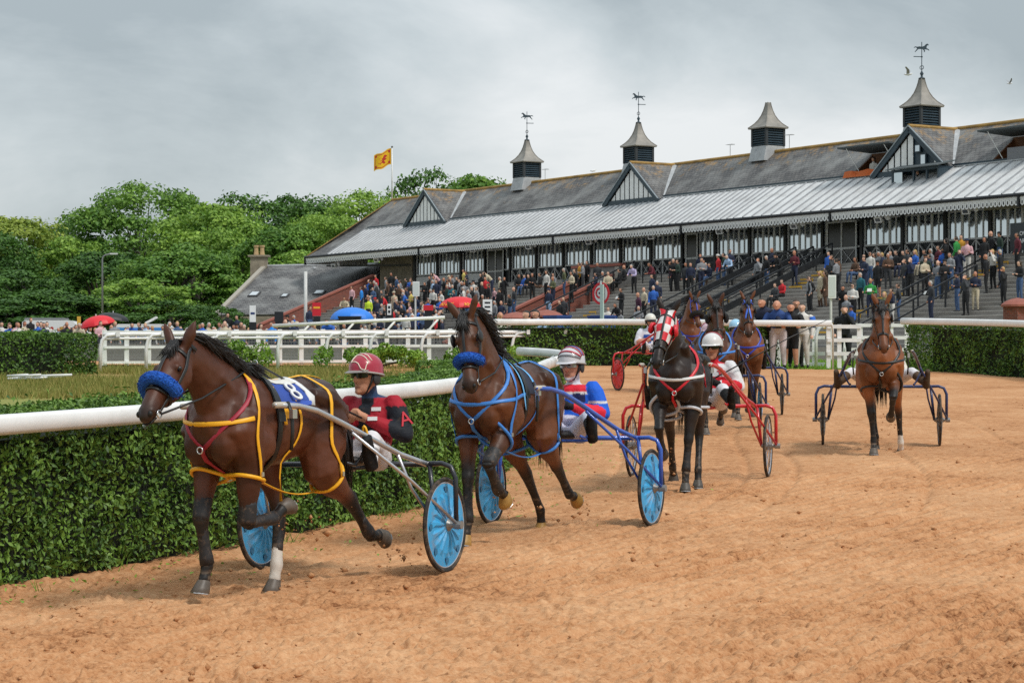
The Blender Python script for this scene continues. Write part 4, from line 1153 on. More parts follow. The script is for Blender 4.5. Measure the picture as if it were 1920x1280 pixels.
# aerials on the ridge
for px, py, h_ in ((1022, 325, 0.9), (1369, 292, 0.9), (1480, 268, 1.0)):
    Y = SY(px, 6.2); s = S_of(px, 6.2)
    a = bpy.data.objects.new('aerial', None); C.objects.link(a); a.parent = stand; a.location = (s, 6.2, 13.3)
    MB().tube([(0, 0, 0), (0, 0, h_), ], 0.02, 5).build('mast', LEAD, a)
    mb = MB().tube([(-0.35, 0, h_), (0.3, 0.1, h_ - 0.03)], 0.015, 5)
    for k in range(5): mb.tube([(-0.3 + k * 0.13, -0.12, h_), (-0.3 + k * 0.13, 0.16, h_)], 0.008, 4)
    mb.build('antenna', LEAD, a)
# ---- the two roof hatches propped open
WOOD = mat('brown_boarding', lin('6b4428'), 0.7, var=0.25, vscale=3)
for (a, b_) in HATCH:
    h = bpy.data.objects.new('roof_hatch', None); C.objects.link(h); h.parent = stand
    MB().box(a, 4.7, 11.0, b_, 4.75, 12.45).build('back_wall', WOOD, h)
    MB().box(a, 3.0, 10.95, b_, 4.7, 11.02).build('hatch_floor', WOOD, h)
    for x_ in (a, b_ - .06): MB().add([(x_, 3, 11.02), (x_ + .06, 3, 11.02), (x_ + .06, 4.7, 11.02), (x_, 4.7, 11.02), (x_ + .06, 4.7, 12.38), (x_, 4.7, 12.38)], [(0, 1, 2, 3), (0, 3, 5), (1, 4, 2), (0, 5, 4, 1), (3, 2, 4, 5)]).build('cheek', WOOD, h)
    MB().add([(a - .2, 2.5, 12.62), (b_ + .2, 2.5, 12.62), (b_ + .2, 4.8, 12.5), (a - .2, 4.8, 12.5), (a - .2, 2.5, 12.7), (b_ + .2, 2.5, 12.7), (b_ + .2, 4.8, 12.6), (a - .2, 4.8, 12.6)],
             [(0, 3, 2, 1), (4, 5, 6, 7), (0, 1, 5, 4), (1, 2, 6, 5), (2, 3, 7, 6), (3, 0, 4, 7)]).build('hatch_flap', mat('roof_felt', '4e5557'), h)
    for x_ in (a + .4, b_ - .3): MB().tube([(x_, 2.6, 12.6), (x_ + .3, 3.3, 11.3)], 0.025, 5).build('prop', FRAME, h)
banner = MB()
n = 14
for i in range(n + 1):
    q = i / n; x_ = lerp(HATCH[0][0] - 0.2, HATCH[0][1] + 0.1, q); w1 = 0.05 * math.sin(q * 21) + 0.03 * math.sin(q * 50)
    banner.v += [(x_, 3.0 + w1, 11.45 + 0.04 * math.sin(q * 17)), (x_, 2.93 - w1, 11.25), (x_, 2.85 + w1 * .5, 11.12)]
for i in range(n):
    for k in range(2): banner.f.append((i * 3 + k, i * 3 + k + 1, i * 3 + k + 4, i * 3 + k + 3)); banner.m.append(0)
banner.build('orange_sheet', mat('orange_cloth', lin('c8642c'), 0.8, var=0.15), stand)
MB().box(HATCH[1][0] + 1.3, 3.0, 11.05, HATCH[1][0] + 2.5, 3.1, 11.75).build('grey_parapet', mat('grey_board', lin('77787c'), 0.7), stand)

# ---- terraced steps
terr = thing('terrace_steps', 'grey concrete terrace steps in front of the grandstand', 'steps', SO, SROT)
TR, TT = 0.2, 0.2 / 0.42
NST = 21
GA, GB = S_of(1105, 0) - .2, S_of(1165, 0) + 2.4
def spans(z0, y0, z1, y1, nm, m):
    out = []
    for a, b_ in ((9.2, GA), (GB, 79)):
        q = MB().box(a, y0, z0, b_, y1, z1).mesh(nm); q.materials.append(m); out.append(q)
    return out
stm = spans(-0.5, -TT, 0, 0, 'step', CONC); nom = spans(-0.035, -TT - 0.012, 0.006, -TT + 0.10, 'nosing', NOSE)
MB().box(5.5, 0, FZ - 0.6, 79, WD + 0.1, FZ).build('landing', CONC, terr)
for i in range(NST):
    for q in range(2):
        so = share('step', stm[q], terr, (0, -TT * i, FZ - TR * (i + 1)))
        share('nosing', nom[q], so)
MB().box(5.5, -60, -1, 79, -TT * NST, FZ - TR * (NST + 1)).build('apron', mat('apron_tarmac', lin('6b6a68'), 0.9, var=0.15), terr)
MB().box(GA, -0.6, 1.0, GB, -0.3, FZ - 0.02).build('retaining_wall', CONC, terr)
def stepz(d):
    return FZ if d >= 0 else FZ - TR * (min(NST, int(-d / TT) + 1))
# yellow edge marks on the stair aisles
for s0, w_, i0, i1 in ((54.5, 0.8, 8, 17), (58.3, 1.0, 1, 6), (67.3, 0.9, 8, 19), (70.9, 0.8, 1, 8), (44.2, 0.7, 10, 16)):
    for i in range(i0, i1):
        sx = s0 + 0.35 * ((i * 7) % 3 - 1) * 0.4
        MB().box(sx, -TT * (i + 1) - 0.02, FZ - TR * (i + 1) - 0.07, sx + w_, -TT * (i + 1) + 0.05, FZ - TR * (i + 1) + 0.012).box(sx + w_ - 0.06, -TT * (i + 1) - 0.018, FZ - TR * (i + 2) + 0.013, sx + w_, -TT * (i + 1) - 0.013, FZ - TR * (i + 1) - 0.07).build('yellow_edge', YEL, terr)

# ---- brick side walls climbing the steps
def stair_wall(label, s0, d0, d1, th=0.34, up=0.75, cap=True):
    t = thing('brick_stair_wall', label, 'wall', SO, SROT)
    pts = [(d0, step_z(d0) + up), (d1, step_z(d1) + up), (d1, 1.0), (d0, 1.0)]
    MB().prism([(d, z) for d, z in pts], (s0, 0, 0), (0, 1, 0), (0, 0, 1), th).build('brickwork', BRICK, t)
    MB().bar((s0 + th / 2, d0 + 0.05, step_z(d0) + up + 0.05), (s0 + th / 2, d1 - 0.05, step_z(d1) + up + 0.05), th + 0.14, 0.12).build('coping', COPE, t)
    return t
stair_wall('red brick wall sloping down the left end of the steps', 9.2, 0.3, -9.6, up=1.0)
stair_wall('left of two sloping brick walls below the concrete balcony', S_of(1105, 0) - .3, -0.3, -9.8, up=0.2)
stair_wall('sloping brick wall just behind the round red and white sign', S_of(1165, 0) - .3, -0.3, -9.8, up=0.25)
bal = thing('concrete_balcony', 'grey balcony with red brick coping above the two sloping walls', 'balcony', SO, SROT)
a = S_of(1105, 0) - .9; b_ = S_of(1170, 0) + .3
MB().box(a, -0.55, 4.5, b_, -0.25, 7.05).build('parapet', mat('rendered_wall', lin('85827f'), 0.85, var=0.15), bal)
MB().box(a - .08, -0.65, 7.05, b_ + .08, -0.15, 7.2).build('coping', COPE, bal)
for x_ in (a, b_ - .35): MB().box(x_, -0.62, 4.5, x_ + .35, -0.56, 7.0).build('pilaster', mat('pale_stone', lin('a39d92'), 0.85, var=0.15), bal)
# brick pier at the far right, low round topped piers in the middle
def pier(label, px, py, Y, w_, h_, dome=True):
    p = W(px, py, Y); t = thing('brick_pier', label, 'pier', p, SROT)
    MB().box(-w_ / 2, -w_ / 2, -1.2, w_ / 2, w_ / 2, h_).build('brickwork', BRICK, t)
    MB().lathe([(w_ * .82, h_), (w_ * .82, h_ + .08), (w_ * .62, h_ + .2), (w_ * .3, h_ + .3), (.0, h_ + .34)], 16).build('dome_cap', COPE, t, smooth=False)
pier('red brick pier with domed cap at the right edge', 1908, 586, 84, 0.75, 0.22)
pier('low brick pier with domed cap left of the two sloping walls', 968, 606, 96, 0.9, 0.15)
pier('low brick pier with domed cap at the foot of the sloping wall', 1025, 606, 96, 0.9, 0.25)
for lab, px in (('blue box at the foot of the sloping walls', 1045), ('blue box under the round red and white sign', 1128)):
    p = W(px, 612, 93); t = thing('blue_box', lab, 'box', p, SROT)
    MB().box(-.5, -.35, -.4, .5, .35, 0.38).build('shell', mat('blue_plastic', lin('2b4a86'), 0.5, var=0.1), t)
    MB().box(-.53, -.38, 0.383, .53, .38, 0.46).build('lid', mat('blue_plastic', '2b4a86'), t)

# ---- black handrails running down the steps
def handrail(label, s0, d0, d1, h_=1.0, thick=0.07, fat=False, n=5, s1=None):
    s1 = s0 if s1 is None else s1
    t = thing('stair_handrail', label, 'handrail', SO, SROT)
    A = Vector((s0, d0, step_z(d0))); B_ = Vector((s1, d1, step_z(d1)))
    MB().bar(A + Vector((0, 0, h_)), B_ + Vector((0, 0, h_)), thick, thick).build('top_rail', BLACK, t)
    MB().bar(A + Vector((0, 0, h_ * .52)), B_ + Vector((0, 0, h_ * .52)), thick * .8, 0.34 if fat else thick * .8).build('middle_rail', BLACK, t)
    for k in range(n):
        p = A.lerp(B_, k / (n - 1)); MB().bar(p + Vector((0, 0, -0.25)), p + Vector((0, 0, h_)), 0.06, 0.06).build('post', BLACK, t)
    return t
handrail('black handrail below the man in the red sweater', S_of(1425, -0.6), -0.6, -9.0, fat=True)
handrail('broad black stair rail from the tall column downwards', S_of(1492, -0.4), -0.4, -9.2, fat=True, h_=1.1)
handrail('broad black stair rail beside the glazed doors', S_of(1560, -0.2), -0.2, -9.4, fat=True, h_=1.1)
handrail('black stair rail between the two broad ones', S_of(1525, -0.2), -0.2, -9.4, h_=1.0)
handrail('thin black handrail by the man in the purple sweater', S_of(1190, -0.6), -0.6, -8.0, n=6)
handrail('black handrail left of the three men on the right steps', S_of(1880, -0.6), -0.6, -9.2, n=6)
handrail('black handrail on the lower right steps ending in a loop', S_of(1800, -5), -4.0, -9.6, n=4)
t = thing('landing_rail', 'black rail along the landing in front of standing men', 'handrail', SO, SROT)
sa, sb = S_of(1205, -1.2), S_of(1350, -1.2)
for h_ in (0.5, 0.95): MB().bar((sa, -1.2, 5.9 + h_), (sb, -1.2, 5.9 + h_), 0.05, 0.05).build('rail', BLACK, t)
for k in range(5): MB().bar((lerp(sa, sb, k / 4), -1.2, 5.7), (lerp(sa, sb, k / 4), -1.2, 6.85), 0.05, 0.05).build('post', BLACK, t)
t = thing('landing_rail', 'black rail along the landing below the two men in dark red', 'handrail', SO, SROT)
sa, sb = S_of(1440, -0.8), S_of(1530, -0.8)
for h_ in (0.5, 0.95): MB().bar((sa, -0.8, 6.1 + h_), (sb, -0.8, 6.1 + h_), 0.05, 0.05).build('rail', BLACK, t)
for k in range(4): MB().bar((lerp(sa, sb, k / 3), -0.8, 5.9), (lerp(sa, sb, k / 3), -0.8, 7.05), 0.05, 0.05).build('post', BLACK, t)

# ---- flag on its pole at the left end of the ridge
fp = thing('flagpole', 'white flagpole at the left end of the grandstand ridge', 'flagpole', SP(1.94, 6.0, 13.2))
MB().tube([(0, 0, 0), (0, 0, 4.05)], [0.06, 0.04], 8).build('pole', WHITE, fp, smooth=True)
MB().ball((0, 0, 4.1), 0.08, 8).build('truck', mat('flag_truck', (0.1, 0.1, 0.1)), fp)
fl = thing('yellow_flag', 'yellow flag with red border and red heraldic beast', 'flag', SP(1.94, 6.0, 15.75))
FW, FH = 1.28, 1.18
def fpt(u_, v_, off=0.0):
    x_ = -0.06 - u_ * FW; wv = 0.16 * math.sin(u_ * 7 + v_ * 1.2) * u_ ** .6
    return Vector((x_, wv - off, v_ * FH + 0.28 - u_ * 0.55 + 0.06 * math.sin(u_ * 9)))
def fgrid(polyf, name, m, off):
    mb = MB(); mb.add(*polyf(off)); return mb.build(name, m, fl, smooth=True)
def frect(u0, u1, v0, v1, nu=16, nv=6):
    def f(off):
        vs = [fpt(lerp(u0, u1, i / nu), lerp(v0, v1, j / nv), off) for i in range(nu + 1) for j in range(nv + 1)]
        fs = [(i * (nv + 1) + j, (i + 1) * (nv + 1) + j, (i + 1) * (nv + 1) + j + 1, i * (nv + 1) + j + 1) for i in range(nu) for j in range(nv)]
        return vs, fs
    return f
FY = mat('flag_yellow', lin('e8b61c'), 0.8, var=0.06); FR = mat('flag_red', lin('b8322a'), 0.8)
fgrid(frect(0, 1, 0, 1), 'cloth', FY, 0)
for a4 in ((.06, .94, .88, .92), (.06, .94, .08, .12), (.06, .09, .12, .88), (.91, .94, .12, .88)):
    for o_ in (0.006, -0.006): fgrid(frect(*a4, 12, 2), 'border', FR, o_)
lion = [(.30, .70), (.36, .78), (.44, .74), (.47, .66), (.54, .62), (.60, .70), (.70, .66), (.66, .60), (.58, .54), (.62, .46), (.70, .42), (.74, .34), (.66, .34), (.62, .28), (.58, .36), (.50, .38), (.44, .28), (.34, .24), (.34, .30), (.42, .38), (.40, .46), (.30, .42), (.26, .48), (.36, .54), (.32, .58), (.24, .60), (.26, .66)]
for o_ in (0.007, -0.007):
    mb = MB(); c = fpt(.48, .52, o_)
    vs = [c] + [fpt(a, b_, o_) for a, b_ in lion]; mb.add(vs, [(0, 1 + i, 1 + (i + 1) % len(lion)) for i in range(len(lion))]); mb.build('heraldic_beast', FR, fl)
for u_, v_ in ((.13, .82), (.87, .82), (.13, .18), (.87, .18)):
    for o_ in (0.007, -0.007): fgrid(frect(u_ - .045, u_ + .045, v_ - .06, v_ + .06, 2, 2), 'corner_lily', FR, o_)

# ---- stone cottage with slate roof, left of the stand
cot = thing('stone_cottage', 'low cottage with grey slate roof and stone chimney left of the stand', 'cottage', (0, 0, 0))
rA = W(500, 499, 168); rB = W(770, 494, 165); eA = W(408, 590, 158)
eB = eA + (rB - rA)
nn = (rB - rA).cross(rA - eA).normalized()
CS = slate_mat('cottage_slate', False)
MB().add([eA, eB, rB, rA, eA - nn * .12, eB - nn * .12, rB - nn * .12, rA - nn * .12], [(0, 1, 2, 3), (7, 6, 5, 4), (0, 4, 5, 1), (1, 5, 6, 2), (2, 6, 7, 3), (3, 7, 4, 0)] if nn.z > 0 else [(3, 2, 1, 0), (4, 5, 6, 7), (0, 1, 5, 4), (1, 2, 6, 5), (2, 3, 7, 6), (3, 0, 4, 7)]).build('slate_roof', CS, cot)
hz_ = Vector(((rA - eA).x, (rA - eA).y, 0))
rear = rA + hz_ - Vector((0, 0, (rA - eA).z)); rearB = rB + hz_ - Vector((0, 0, (rA - eA).z))
MB().add([rA, rB, rearB, rear], [(0, 1, 2, 3)]).build('rear_slope', CS, cot)
def dn(p, z=0.8): return Vector((p.x, p.y, z))
ie = Vector((rB - rA).normalized()) * 0.25
MB().add([eA + ie - Vector((0, 0, .12)), rA + ie - Vector((0, 0, .12)), rear + ie - Vector((0, 0, .12)), dn(rear + ie), dn(eA + ie)], [(0, 1, 2, 3, 4)]).build('gable_wall', STONE, cot)
MB().add([eA + ie * 1.5 - Vector((0, 0, .15)), eB - Vector((0, 0, .15)), dn(eB), dn(eA + ie * 1.5)], [(0, 1, 2, 3)]).build('front_wall', STONE, cot)
MB().bar(eA + Vector((-.1, 0, .06)), rA + Vector((-.1, 0, .06)), 0.34, 0.16).build('verge_stones', mat('pale_stone', 'a39d92'), cot)
MB().tube([rA, rB], 0.13, 6).build('ridge_tiles', LEAD, cot)
cp = W(486, 500, 168)
mb = MB().box(cp.x - .62, cp.y - .45, cp.z - 1.2, cp.x + .62, cp.y + .45, cp.z + .72); ch = mb.build('chimney', STONE, cot)
MB().box(cp.x - .78, cp.y - .6, cp.z + .72, cp.x + .78, cp.y + .6, cp.z + .86).build('chimney_cornice', STONE, ch)
POT = mat('buff_pot', lin('b79b72'), 0.8, var=0.2)
for dx in (-.22, .22): MB().lathe([(.2, cp.z + .86), (.17, cp.z + 1.1), (.15, cp.z + 1.4), (.2, cp.z + 1.48), (.2, cp.z + 1.6), (.13, cp.z + 1.6)], 12, (cp.x + dx, cp.y, 0)).build('chimney_pot', POT, ch, smooth=False)
eu = (rB - rA).normalized(); ev = (rA - eA).normalized()
for px, py, w_, h_ in ((477, 553, .75, .95), (534, 556, .55, .7), (599, 550, .8, .85)):
    ty = None
    for Yq in np.linspace(152, 172, 160):
        q = W(px, py, Yq)
        if (q - eA).dot(nn) * (1 if nn.z > 0 else -1) < 0: ty = q; break
    q = ty if ty is not None else W(px, py, 162)
    up_ = nn if nn.z > 0 else -nn
    o4 = q + up_ * 0.03
    mb = MB(); mb.prism([(-w_ / 2, -h_ / 2), (w_ / 2, -h_ / 2), (w_ / 2, h_ / 2), (-w_ / 2, h_ / 2)], o4, eu, ev, 0.09 if eu.cross(ev).dot(up_) > 0 else -0.09)
    sk = mb.build('skylight', mat('skylight_frame', (0.06, 0.06, 0.065), 0.5), cot)
    mb = MB(); mb.prism([(-w_ / 2 + .1, -h_ / 2 + .1), (w_ / 2 - .1, -h_ / 2 + .1), (w_ / 2 - .1, h_ / 2 - .1), (-w_ / 2 + .1, h_ / 2 - .1)], o4 + up_ * 0.095, eu, ev, 0.01 if eu.cross(ev).dot(up_) > 0 else -0.01)
    mb.build('pane', mat('skylight_glass', (0.75, 0.78, 0.8), 0.15, metal=0.6), sk)
# white lamp column in front of the cottage, street lamp in the trees
q = W(573, 600, 128); t = thing('lamp_column', 'plain white column with small arm in front of the cottage roof', 'lamp post', q)
MB().tube([(0, 0, -1.5), (0, 0, 2.78)], 0.1, 8).build('column', mat('pale_column', (0.6, 0.6, 0.58), 0.5, var=0.1), t, smooth=True)
MB().tube([(0, 0, 2.7), (0.35, 0, 2.95), (0.45, 0, 3.1)], 0.025, 5).build('arm', LEAD, t)
MB().ball((0.5, 0, 2.95), (0.12, 0.12, 0.1), 8).build('lamp_head', LEAD, t)
q = W(192, 575, 158); t = thing('street_lamp', 'grey street lamp with curved arm in front of the trees', 'street lamp', q)
MB().tube([(0, 0, -3), (0, 0, 3.35), (0.06, 0, 3.55), (0.25, 0, 3.66), (0.6, 0, 3.72)], [0.09, 0.06, 0.05, 0.05, 0.04], 8).build('column', mat('galvanised', (0.22, 0.23, 0.24), 0.5, metal=0.4), t, smooth=True)
MB().cbox((0.8, 0, 3.73), (0.55, 0.25, 0.1)).build('lamp_head', mat('lamp_housing', (0.6, 0.62, 0.62), 0.4), t)
# ================================================================ horses, sulkies and drivers
def remesh(mb, vox, it=4, fac=0.5, name='body'):
    me = mb.mesh('tmp'); ob = bpy.data.objects.new('tmp', me); C.objects.link(ob)
    m = ob.modifiers.new('r', 'REMESH'); m.mode = 'VOXEL'; m.voxel_size = vox; m.adaptivity = 0
    s_ = ob.modifiers.new('s', 'SMOOTH'); s_.factor = fac; s_.iterations = it
    dg = bpy.context.evaluated_depsgraph_get(); dg.update()
    r = bpy.data.meshes.new_from_object(ob.evaluated_get(dg)); r.name = name
    bpy.data.objects.remove(ob); bpy.data.meshes.remove(me)
    r.materials.clear()
    r.polygons.foreach_set('use_smooth', np.ones(len(r.polygons), bool))
    return r
def mverts(me):
    a = np.empty(len(me.vertices) * 3, np.float32); me.vertices.foreach_get('co', a); return a.reshape(-1, 3).astype(float)
def seg_dist(V, a, b):
    a, b = np.array(a), np.array(b); d = b - a; L = (d * d).sum() + 1e-12
    t = np.clip(((V - a) @ d) / L, 0, 1); return np.linalg.norm(V - (a + t[:, None] * d), axis=1), t
def set_col(me, col):
    at = me.color_attributes.new('Col', 'FLOAT_COLOR', 'POINT')
    c = np.ones((len(me.vertices), 4), np.float32); c[:, :3] = col
    at.data.foreach_set('color', c.ravel())
def smooth01(x): x = np.clip(x, 0, 1); return x * x * (3 - 2 * x)
def ik2(A, T, l1, l2, bend):
    """middle joint of a two-link chain in the x-z plane; bend +1 pushes the joint forwards"""
    A, T = Vector(A), Vector(T); d = T - A; D = min(d.length, (l1 + l2) * 0.999)
    dn_ = d.normalized(); a = (l1 * l1 - l2 * l2 + D * D) / (2 * D); h = math.sqrt(max(0, l1 * l1 - a * a))
    perp = Vector((-dn_.z, 0, dn_.x)); perp.normalize()
    if perp.x * bend < 0: perp = -perp
    return A + dn_ * a + perp * h
def dirx(a, y=0.0): return Vector((math.sin(a), y, -math.cos(a)))

COATM = mat('horse_coat', (1, 1, 1), 0.46, var=0.28, vscale=3.5, bump=0.12, bscale=240, attr='Col', spec=0.38)
HAIR = mat('black_horsehair', (0.012, 0.010, 0.010), 0.45, var=0.3, vscale=20)
HAIRB = mat('brown_horsehair', (0.05, 0.03, 0.02), 0.5, var=0.3, vscale=20)
LEATHER = mat('black_leather', (0.012, 0.012, 0.013), 0.42, var=0.2, vscale=20)
BUCK = mat('steel_buckle', (0.6, 0.6, 0.6), 0.3, metal=0.9)
EYE = mat('horse_eye', (0.008, 0.005, 0.004), 0.08)
BOOTM = mat('neoprene_boot', (0.018, 0.018, 0.02), 0.6, var=0.25, vscale=15, dirt=.45, dscale=22, dpos=.52)

class Horse: pass
def make_horse(name, label, loc, head_deg, pose, coat, points=(0.012, 0.010, 0.009), vox=0.0135, hoofc='5a5148', lift=0.0, socks=(), mane=True, scale=1.0, mane_side=1, muzzle=None):
    """heading: degrees the horse's course is turned from straight at the camera towards the left of the photograph"""
    H = Horse(); H.joint = {}
    a = math.radians(head_deg); dirv = Vector((-math.sin(a), -math.cos(a), 0))
    rotz = math.atan2(dirv.y, dirv.x)
    mb = MB(); segs = []
    # trunk
    rings = [(.655, 1.12, .07, .09), (.60, 1.13, .15, .19), (.50, 1.145, .20, .285), (.38, 1.155, .232, .335), (.25, 1.155, .25, .355), (.08, 1.14, .252, .325), (-.12, 1.145, .258, .295), (-.32, 1.18, .248, .272), (-.50, 1.205, .24, .272), (-.66, 1.20, .215, .25), (-.79, 1.17, .14, .17), (-.86, 1.16, .05, .06)]
    mb.tube([(x, 0, z) for x, z, ry, rz_ in rings], [(ry * .94, rz_ * (.955 if -.55 < x < .3 else 1)) for x, z, ry, rz_ in rings], 18, up=(0, 0, 1))
    segs.append(((.55, 0, 1.14), (-.75, 0, 1.17), 'trunk', .26))
    mb.ball((.27, 0, 1.40), (.20, .10, .13), 10)                       # withers
    # neck
    hp = pose['poll']; hp = Vector(hp); nb = Vector((.34, 0, 1.20)); mid = nb.lerp(hp, .5) + Vector((-.02, hp.y * .1, .045))
    npts = [Vector((.24, 0, 1.16)), nb, nb.lerp(mid, .55), mid, mid.lerp(hp, .55) + Vector((.0, 0, .015)), hp, hp + (hp - mid).normalized() * 0.03]
    nr = [(.17, .26), (.165, .285), (.135, .235), (.105, .18), (.088, .145), (.078, .118), (.06, .09)]
    mb.tube(npts, nr, 14, up=Vector((-.6, 0, .8)))
    segs.append((tuple(nb), tuple(hp), 'neck', .13))
    for sg in (-1, 1):
        mb.ball((.545, sg * .10, 1.03), (.10, .105, .15), 10)                    # breast
        mb.tube([(.52, sg * .17, 1.08), (.40, sg * .215, 1.22), (.30, sg * .16, 1.42)], [.075, .07, .04], 8)   # shoulder blade
        mb.ball((.27, sg * .205, 1.02), (.13, .07, .12), 10)                     # triceps
        mb.tube([(-.30, sg * .19, 1.34), (-.46, sg * .20, 1.30), (-.66, sg * .17, 1.22), (-.74, sg * .13, 1.02)], [.05, .09, .09, .05], 8)   # haunch
        mb.tube([(.42, sg * .10, 1.30), (.60, sg * .085, 1.47)], [.06, .05], 8)
    # head
    ex = Vector(pose['head']).normalized(); roll = pose.get('roll', 0.0)
    ey = Vector((0, 1, 0)); ey = (ey - ex * ey.dot(ex)).normalized(); ez = ex.cross(ey).normalized()
    if ez.x < 0 and ez.z < 0: ez = -ez
    if ez.z < 0 and abs(ez.x) < .3: ez = -ez
    ey = ez.cross(ex).normalized()
    def hpnt(t, y=0., o=0.): return hp + ex * t + ey * y + ez * o
    hr = [(-.03, -.02, .055, .07), (0.02, -.015, .072, .095), (.08, -.025, .086, .118), (.17, -.042, .092, .142), (.26, -.038, .083, .125), (.35, -.018, .064, .092), (.43, -.004, .054, .074), (.50, .0, .055, .068), (.555, -.002, .055, .062), (.595, -.008, .044, .05), (.618, -.012, .026, .03)]
    mb.tube([hpnt(t, 0, o) for t, o, a1, b1 in hr], [(a1, b1) for t, o, a1, b1 in hr], 16, up=ez)
    segs.append((tuple(hpnt(0)), tuple(hpnt(.6)), 'head', .08))
    for sg in (-1, 1):
        mb.ball(hpnt(.155, sg * .066, -.06), (.085, .035, .085), 10)          # cheek
        mb.ball(hpnt(.185, sg * .072, .045), (.032, .028, .026), 8)           # brow
        mb.ball(hpnt(.545, sg * .037, .018), (.034, .026, .03), 8)            # nostril wing
        e0 = hpnt(-.015, sg * .05, .045); ed = (-ex * .75 + ez * pose.get('ear', .65) + ey * sg * .42).normalized()
        mb.tube([e0 - ed * .03, e0 + ed * .05, e0 + ed * .11, e0 + ed * .15, e0 + ed * .18], [(.026, .028), (.03, .04), (.026, .038), (.016, .022), (.005, .005)], 8, up=ey)
    mb.ball(hpnt(.565, 0, -.052), (.036, .034, .026), 8)
    # legs
    hooves = []
    for key in ('LF', 'RF', 'LH', 'RH'):
        sg = 1 if key[0] == 'L' else -1; P = pose[key]
        if key[1] == 'F':
            E = Vector((.36, sg * .165, .93)); yo = sg * P.get('y', .13)
            if 'ik' in P:
                hx, hz_, pa = P['ik']; fet = Vector((hx - math.sin(pa) * .13, yo, hz_ + .075 + math.cos(pa) * .11)); K = ik2(E, fet, .42, .305, 1)
                K.y = lerp(E.y, yo, .6)
            else:
                a1, a2, pa = P['fk']; K = E + dirx(a1) * .42; K.y = lerp(E.y, yo, .6); fet = K + dirx(a2) * .305; fet.y = yo
            cor = fet + dirx(pa) * .115
            sh = Vector((.44, sg * .16, 1.12))
            mb.tube([sh + Vector((-.05, 0, .12)), sh, E, E.lerp(K, .3), E.lerp(K, .7), K - (K - E).normalized() * .04, K, K.lerp(fet, .18), K.lerp(fet, .5), K.lerp(fet, .85), fet, fet.lerp(cor, .5), cor],
                    [(.10, .14), (.125, .17), (.105, .125), (.085, .098), (.058, .064), (.052, .054), (.055, .056), (.042, .046), (.033, .039), (.035, .043), (.044, .05), (.037, .039), (.042, .046)], 12, up=Vector((1, 0, .01)))
            segs += [(tuple(E), tuple(K), 'upper' + key, .07), (tuple(K), tuple(fet), 'cannon' + key, .035), (tuple(fet), tuple(cor), 'pastern' + key, .035)]
            H.joint[key] = (E, K, fet, cor)
        else:
            hip = Vector((-.52, sg * .13, 1.17)); b1 = P.get('b1', .62); yo = sg * P.get('y', .13)
            ST = hip + dirx(b1) * .36; ST.y = sg * .175
            if 'ik' in P:
                hx, hz_, pa = P['ik']; fet = Vector((hx - math.sin(pa) * .13, yo, hz_ + .075 + math.cos(pa) * .11)); K = ik2(ST, fet, .44, .385, -1); K.y = lerp(ST.y, yo, .7)
            else:
                b2, b3, pa = P['fk']; K = ST + dirx(b2) * .44; K.y = lerp(ST.y, yo, .7); fet = K + dirx(b3) * .385; fet.y = yo
            cor = fet + dirx(pa) * .115
            mb.tube([hip + Vector((-.03, 0, .12)), hip, hip.lerp(ST, .55), ST, ST.lerp(K, .35), ST.lerp(K, .75), K, K.lerp(fet, .15), K.lerp(fet, .5), K.lerp(fet, .85), fet, fet.lerp(cor, .5), cor],
                    [(.12, .16), (.165, .235), (.155, .20), (.125, .145), (.088, .115), (.054, .068), (.05, .068), (.042, .055), (.034, .042), (.036, .046), (.044, .052), (.037, .04), (.043, .047)], 12, up=Vector((1, 0, .01)))
            hk = (K - ST).normalized(); mb.tube([K + Vector((-.03, 0, .0)) - hk * .0 + Vector((0, 0, .05)), K + Vector((-.035, 0, -.05))], .03, 8)
            segs += [(tuple(hip), tuple(ST), 'thigh' + key, .16), (tuple(ST), tuple(K), 'upper' + key, .08), (tuple(K), tuple(fet), 'cannon' + key, .035), (tuple(fet), tuple(cor), 'pastern' + key, .035)]
            H.joint[key] = (ST, K, fet, cor)
        d_ = (cor - fet).normalized(); hooves.append((key, cor, d_))
    me = remesh(mb, vox, 4, 0.5)
    V = mverts(me); nr_ = np.empty(len(V) * 3, np.float32); me.vertices.foreach_get('normal', nr_); nr_ = nr_.reshape(-1, 3)
    sw = .017 * vnoise(V[:, 0] * 7 + V[:, 1] * 2.5, V[:, 2] * 5 - V[:, 1] * 2.5, 81) + .009 * vnoise(V[:, 0] * 16 + 5, V[:, 2] * 12 + V[:, 1] * 4, 82) + .003 * vnoise(V[:, 0] * 34, V[:, 2] * 34 + V[:, 1] * 9, 83)
    sw *= np.clip((V[:, 2] - .55) / .3, .15, 1)
    V = V + nr_ * sw[:, None]; me.vertices.foreach_set('co', V.astype(np.float32).ravel()); me.update()
    # coat colours: base, dark points on the lower legs, darker muzzle and belly line
    best = np.full(len(V), 1e9); tg = np.zeros(len(V), int); par = np.zeros(len(V))
    for i, (p, q, nme, r_) in enumerate(segs):
        dd, t_ = seg_dist(V, p, q); dd = dd - r_
        m_ = dd < best; best[m_] = dd[m_]; tg[m_] = i; par[m_] = t_[m_]
    base = np.array(lin(coat) if isinstance(coat, str) else coat); pt = np.array(points)
    col = np.tile(base, (len(V), 1))
    nz = vnoise(V[:, 0] * 5 + V[:, 1] * 3, V[:, 2] * 5, 71)[:, None]
    col *= 1 + 0.22 * nz
    tl = smooth01((V[:, 2] - .78) / .75); col *= (1.28 - .52 * tl)[:, None]            # dark top line, paler flank and belly
    swt = np.clip(vnoise(V[:, 0] * 2.2 + 9, V[:, 2] * 2.2 + V[:, 1], 77) * 3.2 - .35, 0, 1) * .45; col *= (1 - swt)[:, None]   # sweat
    w_ = np.zeros(len(V))
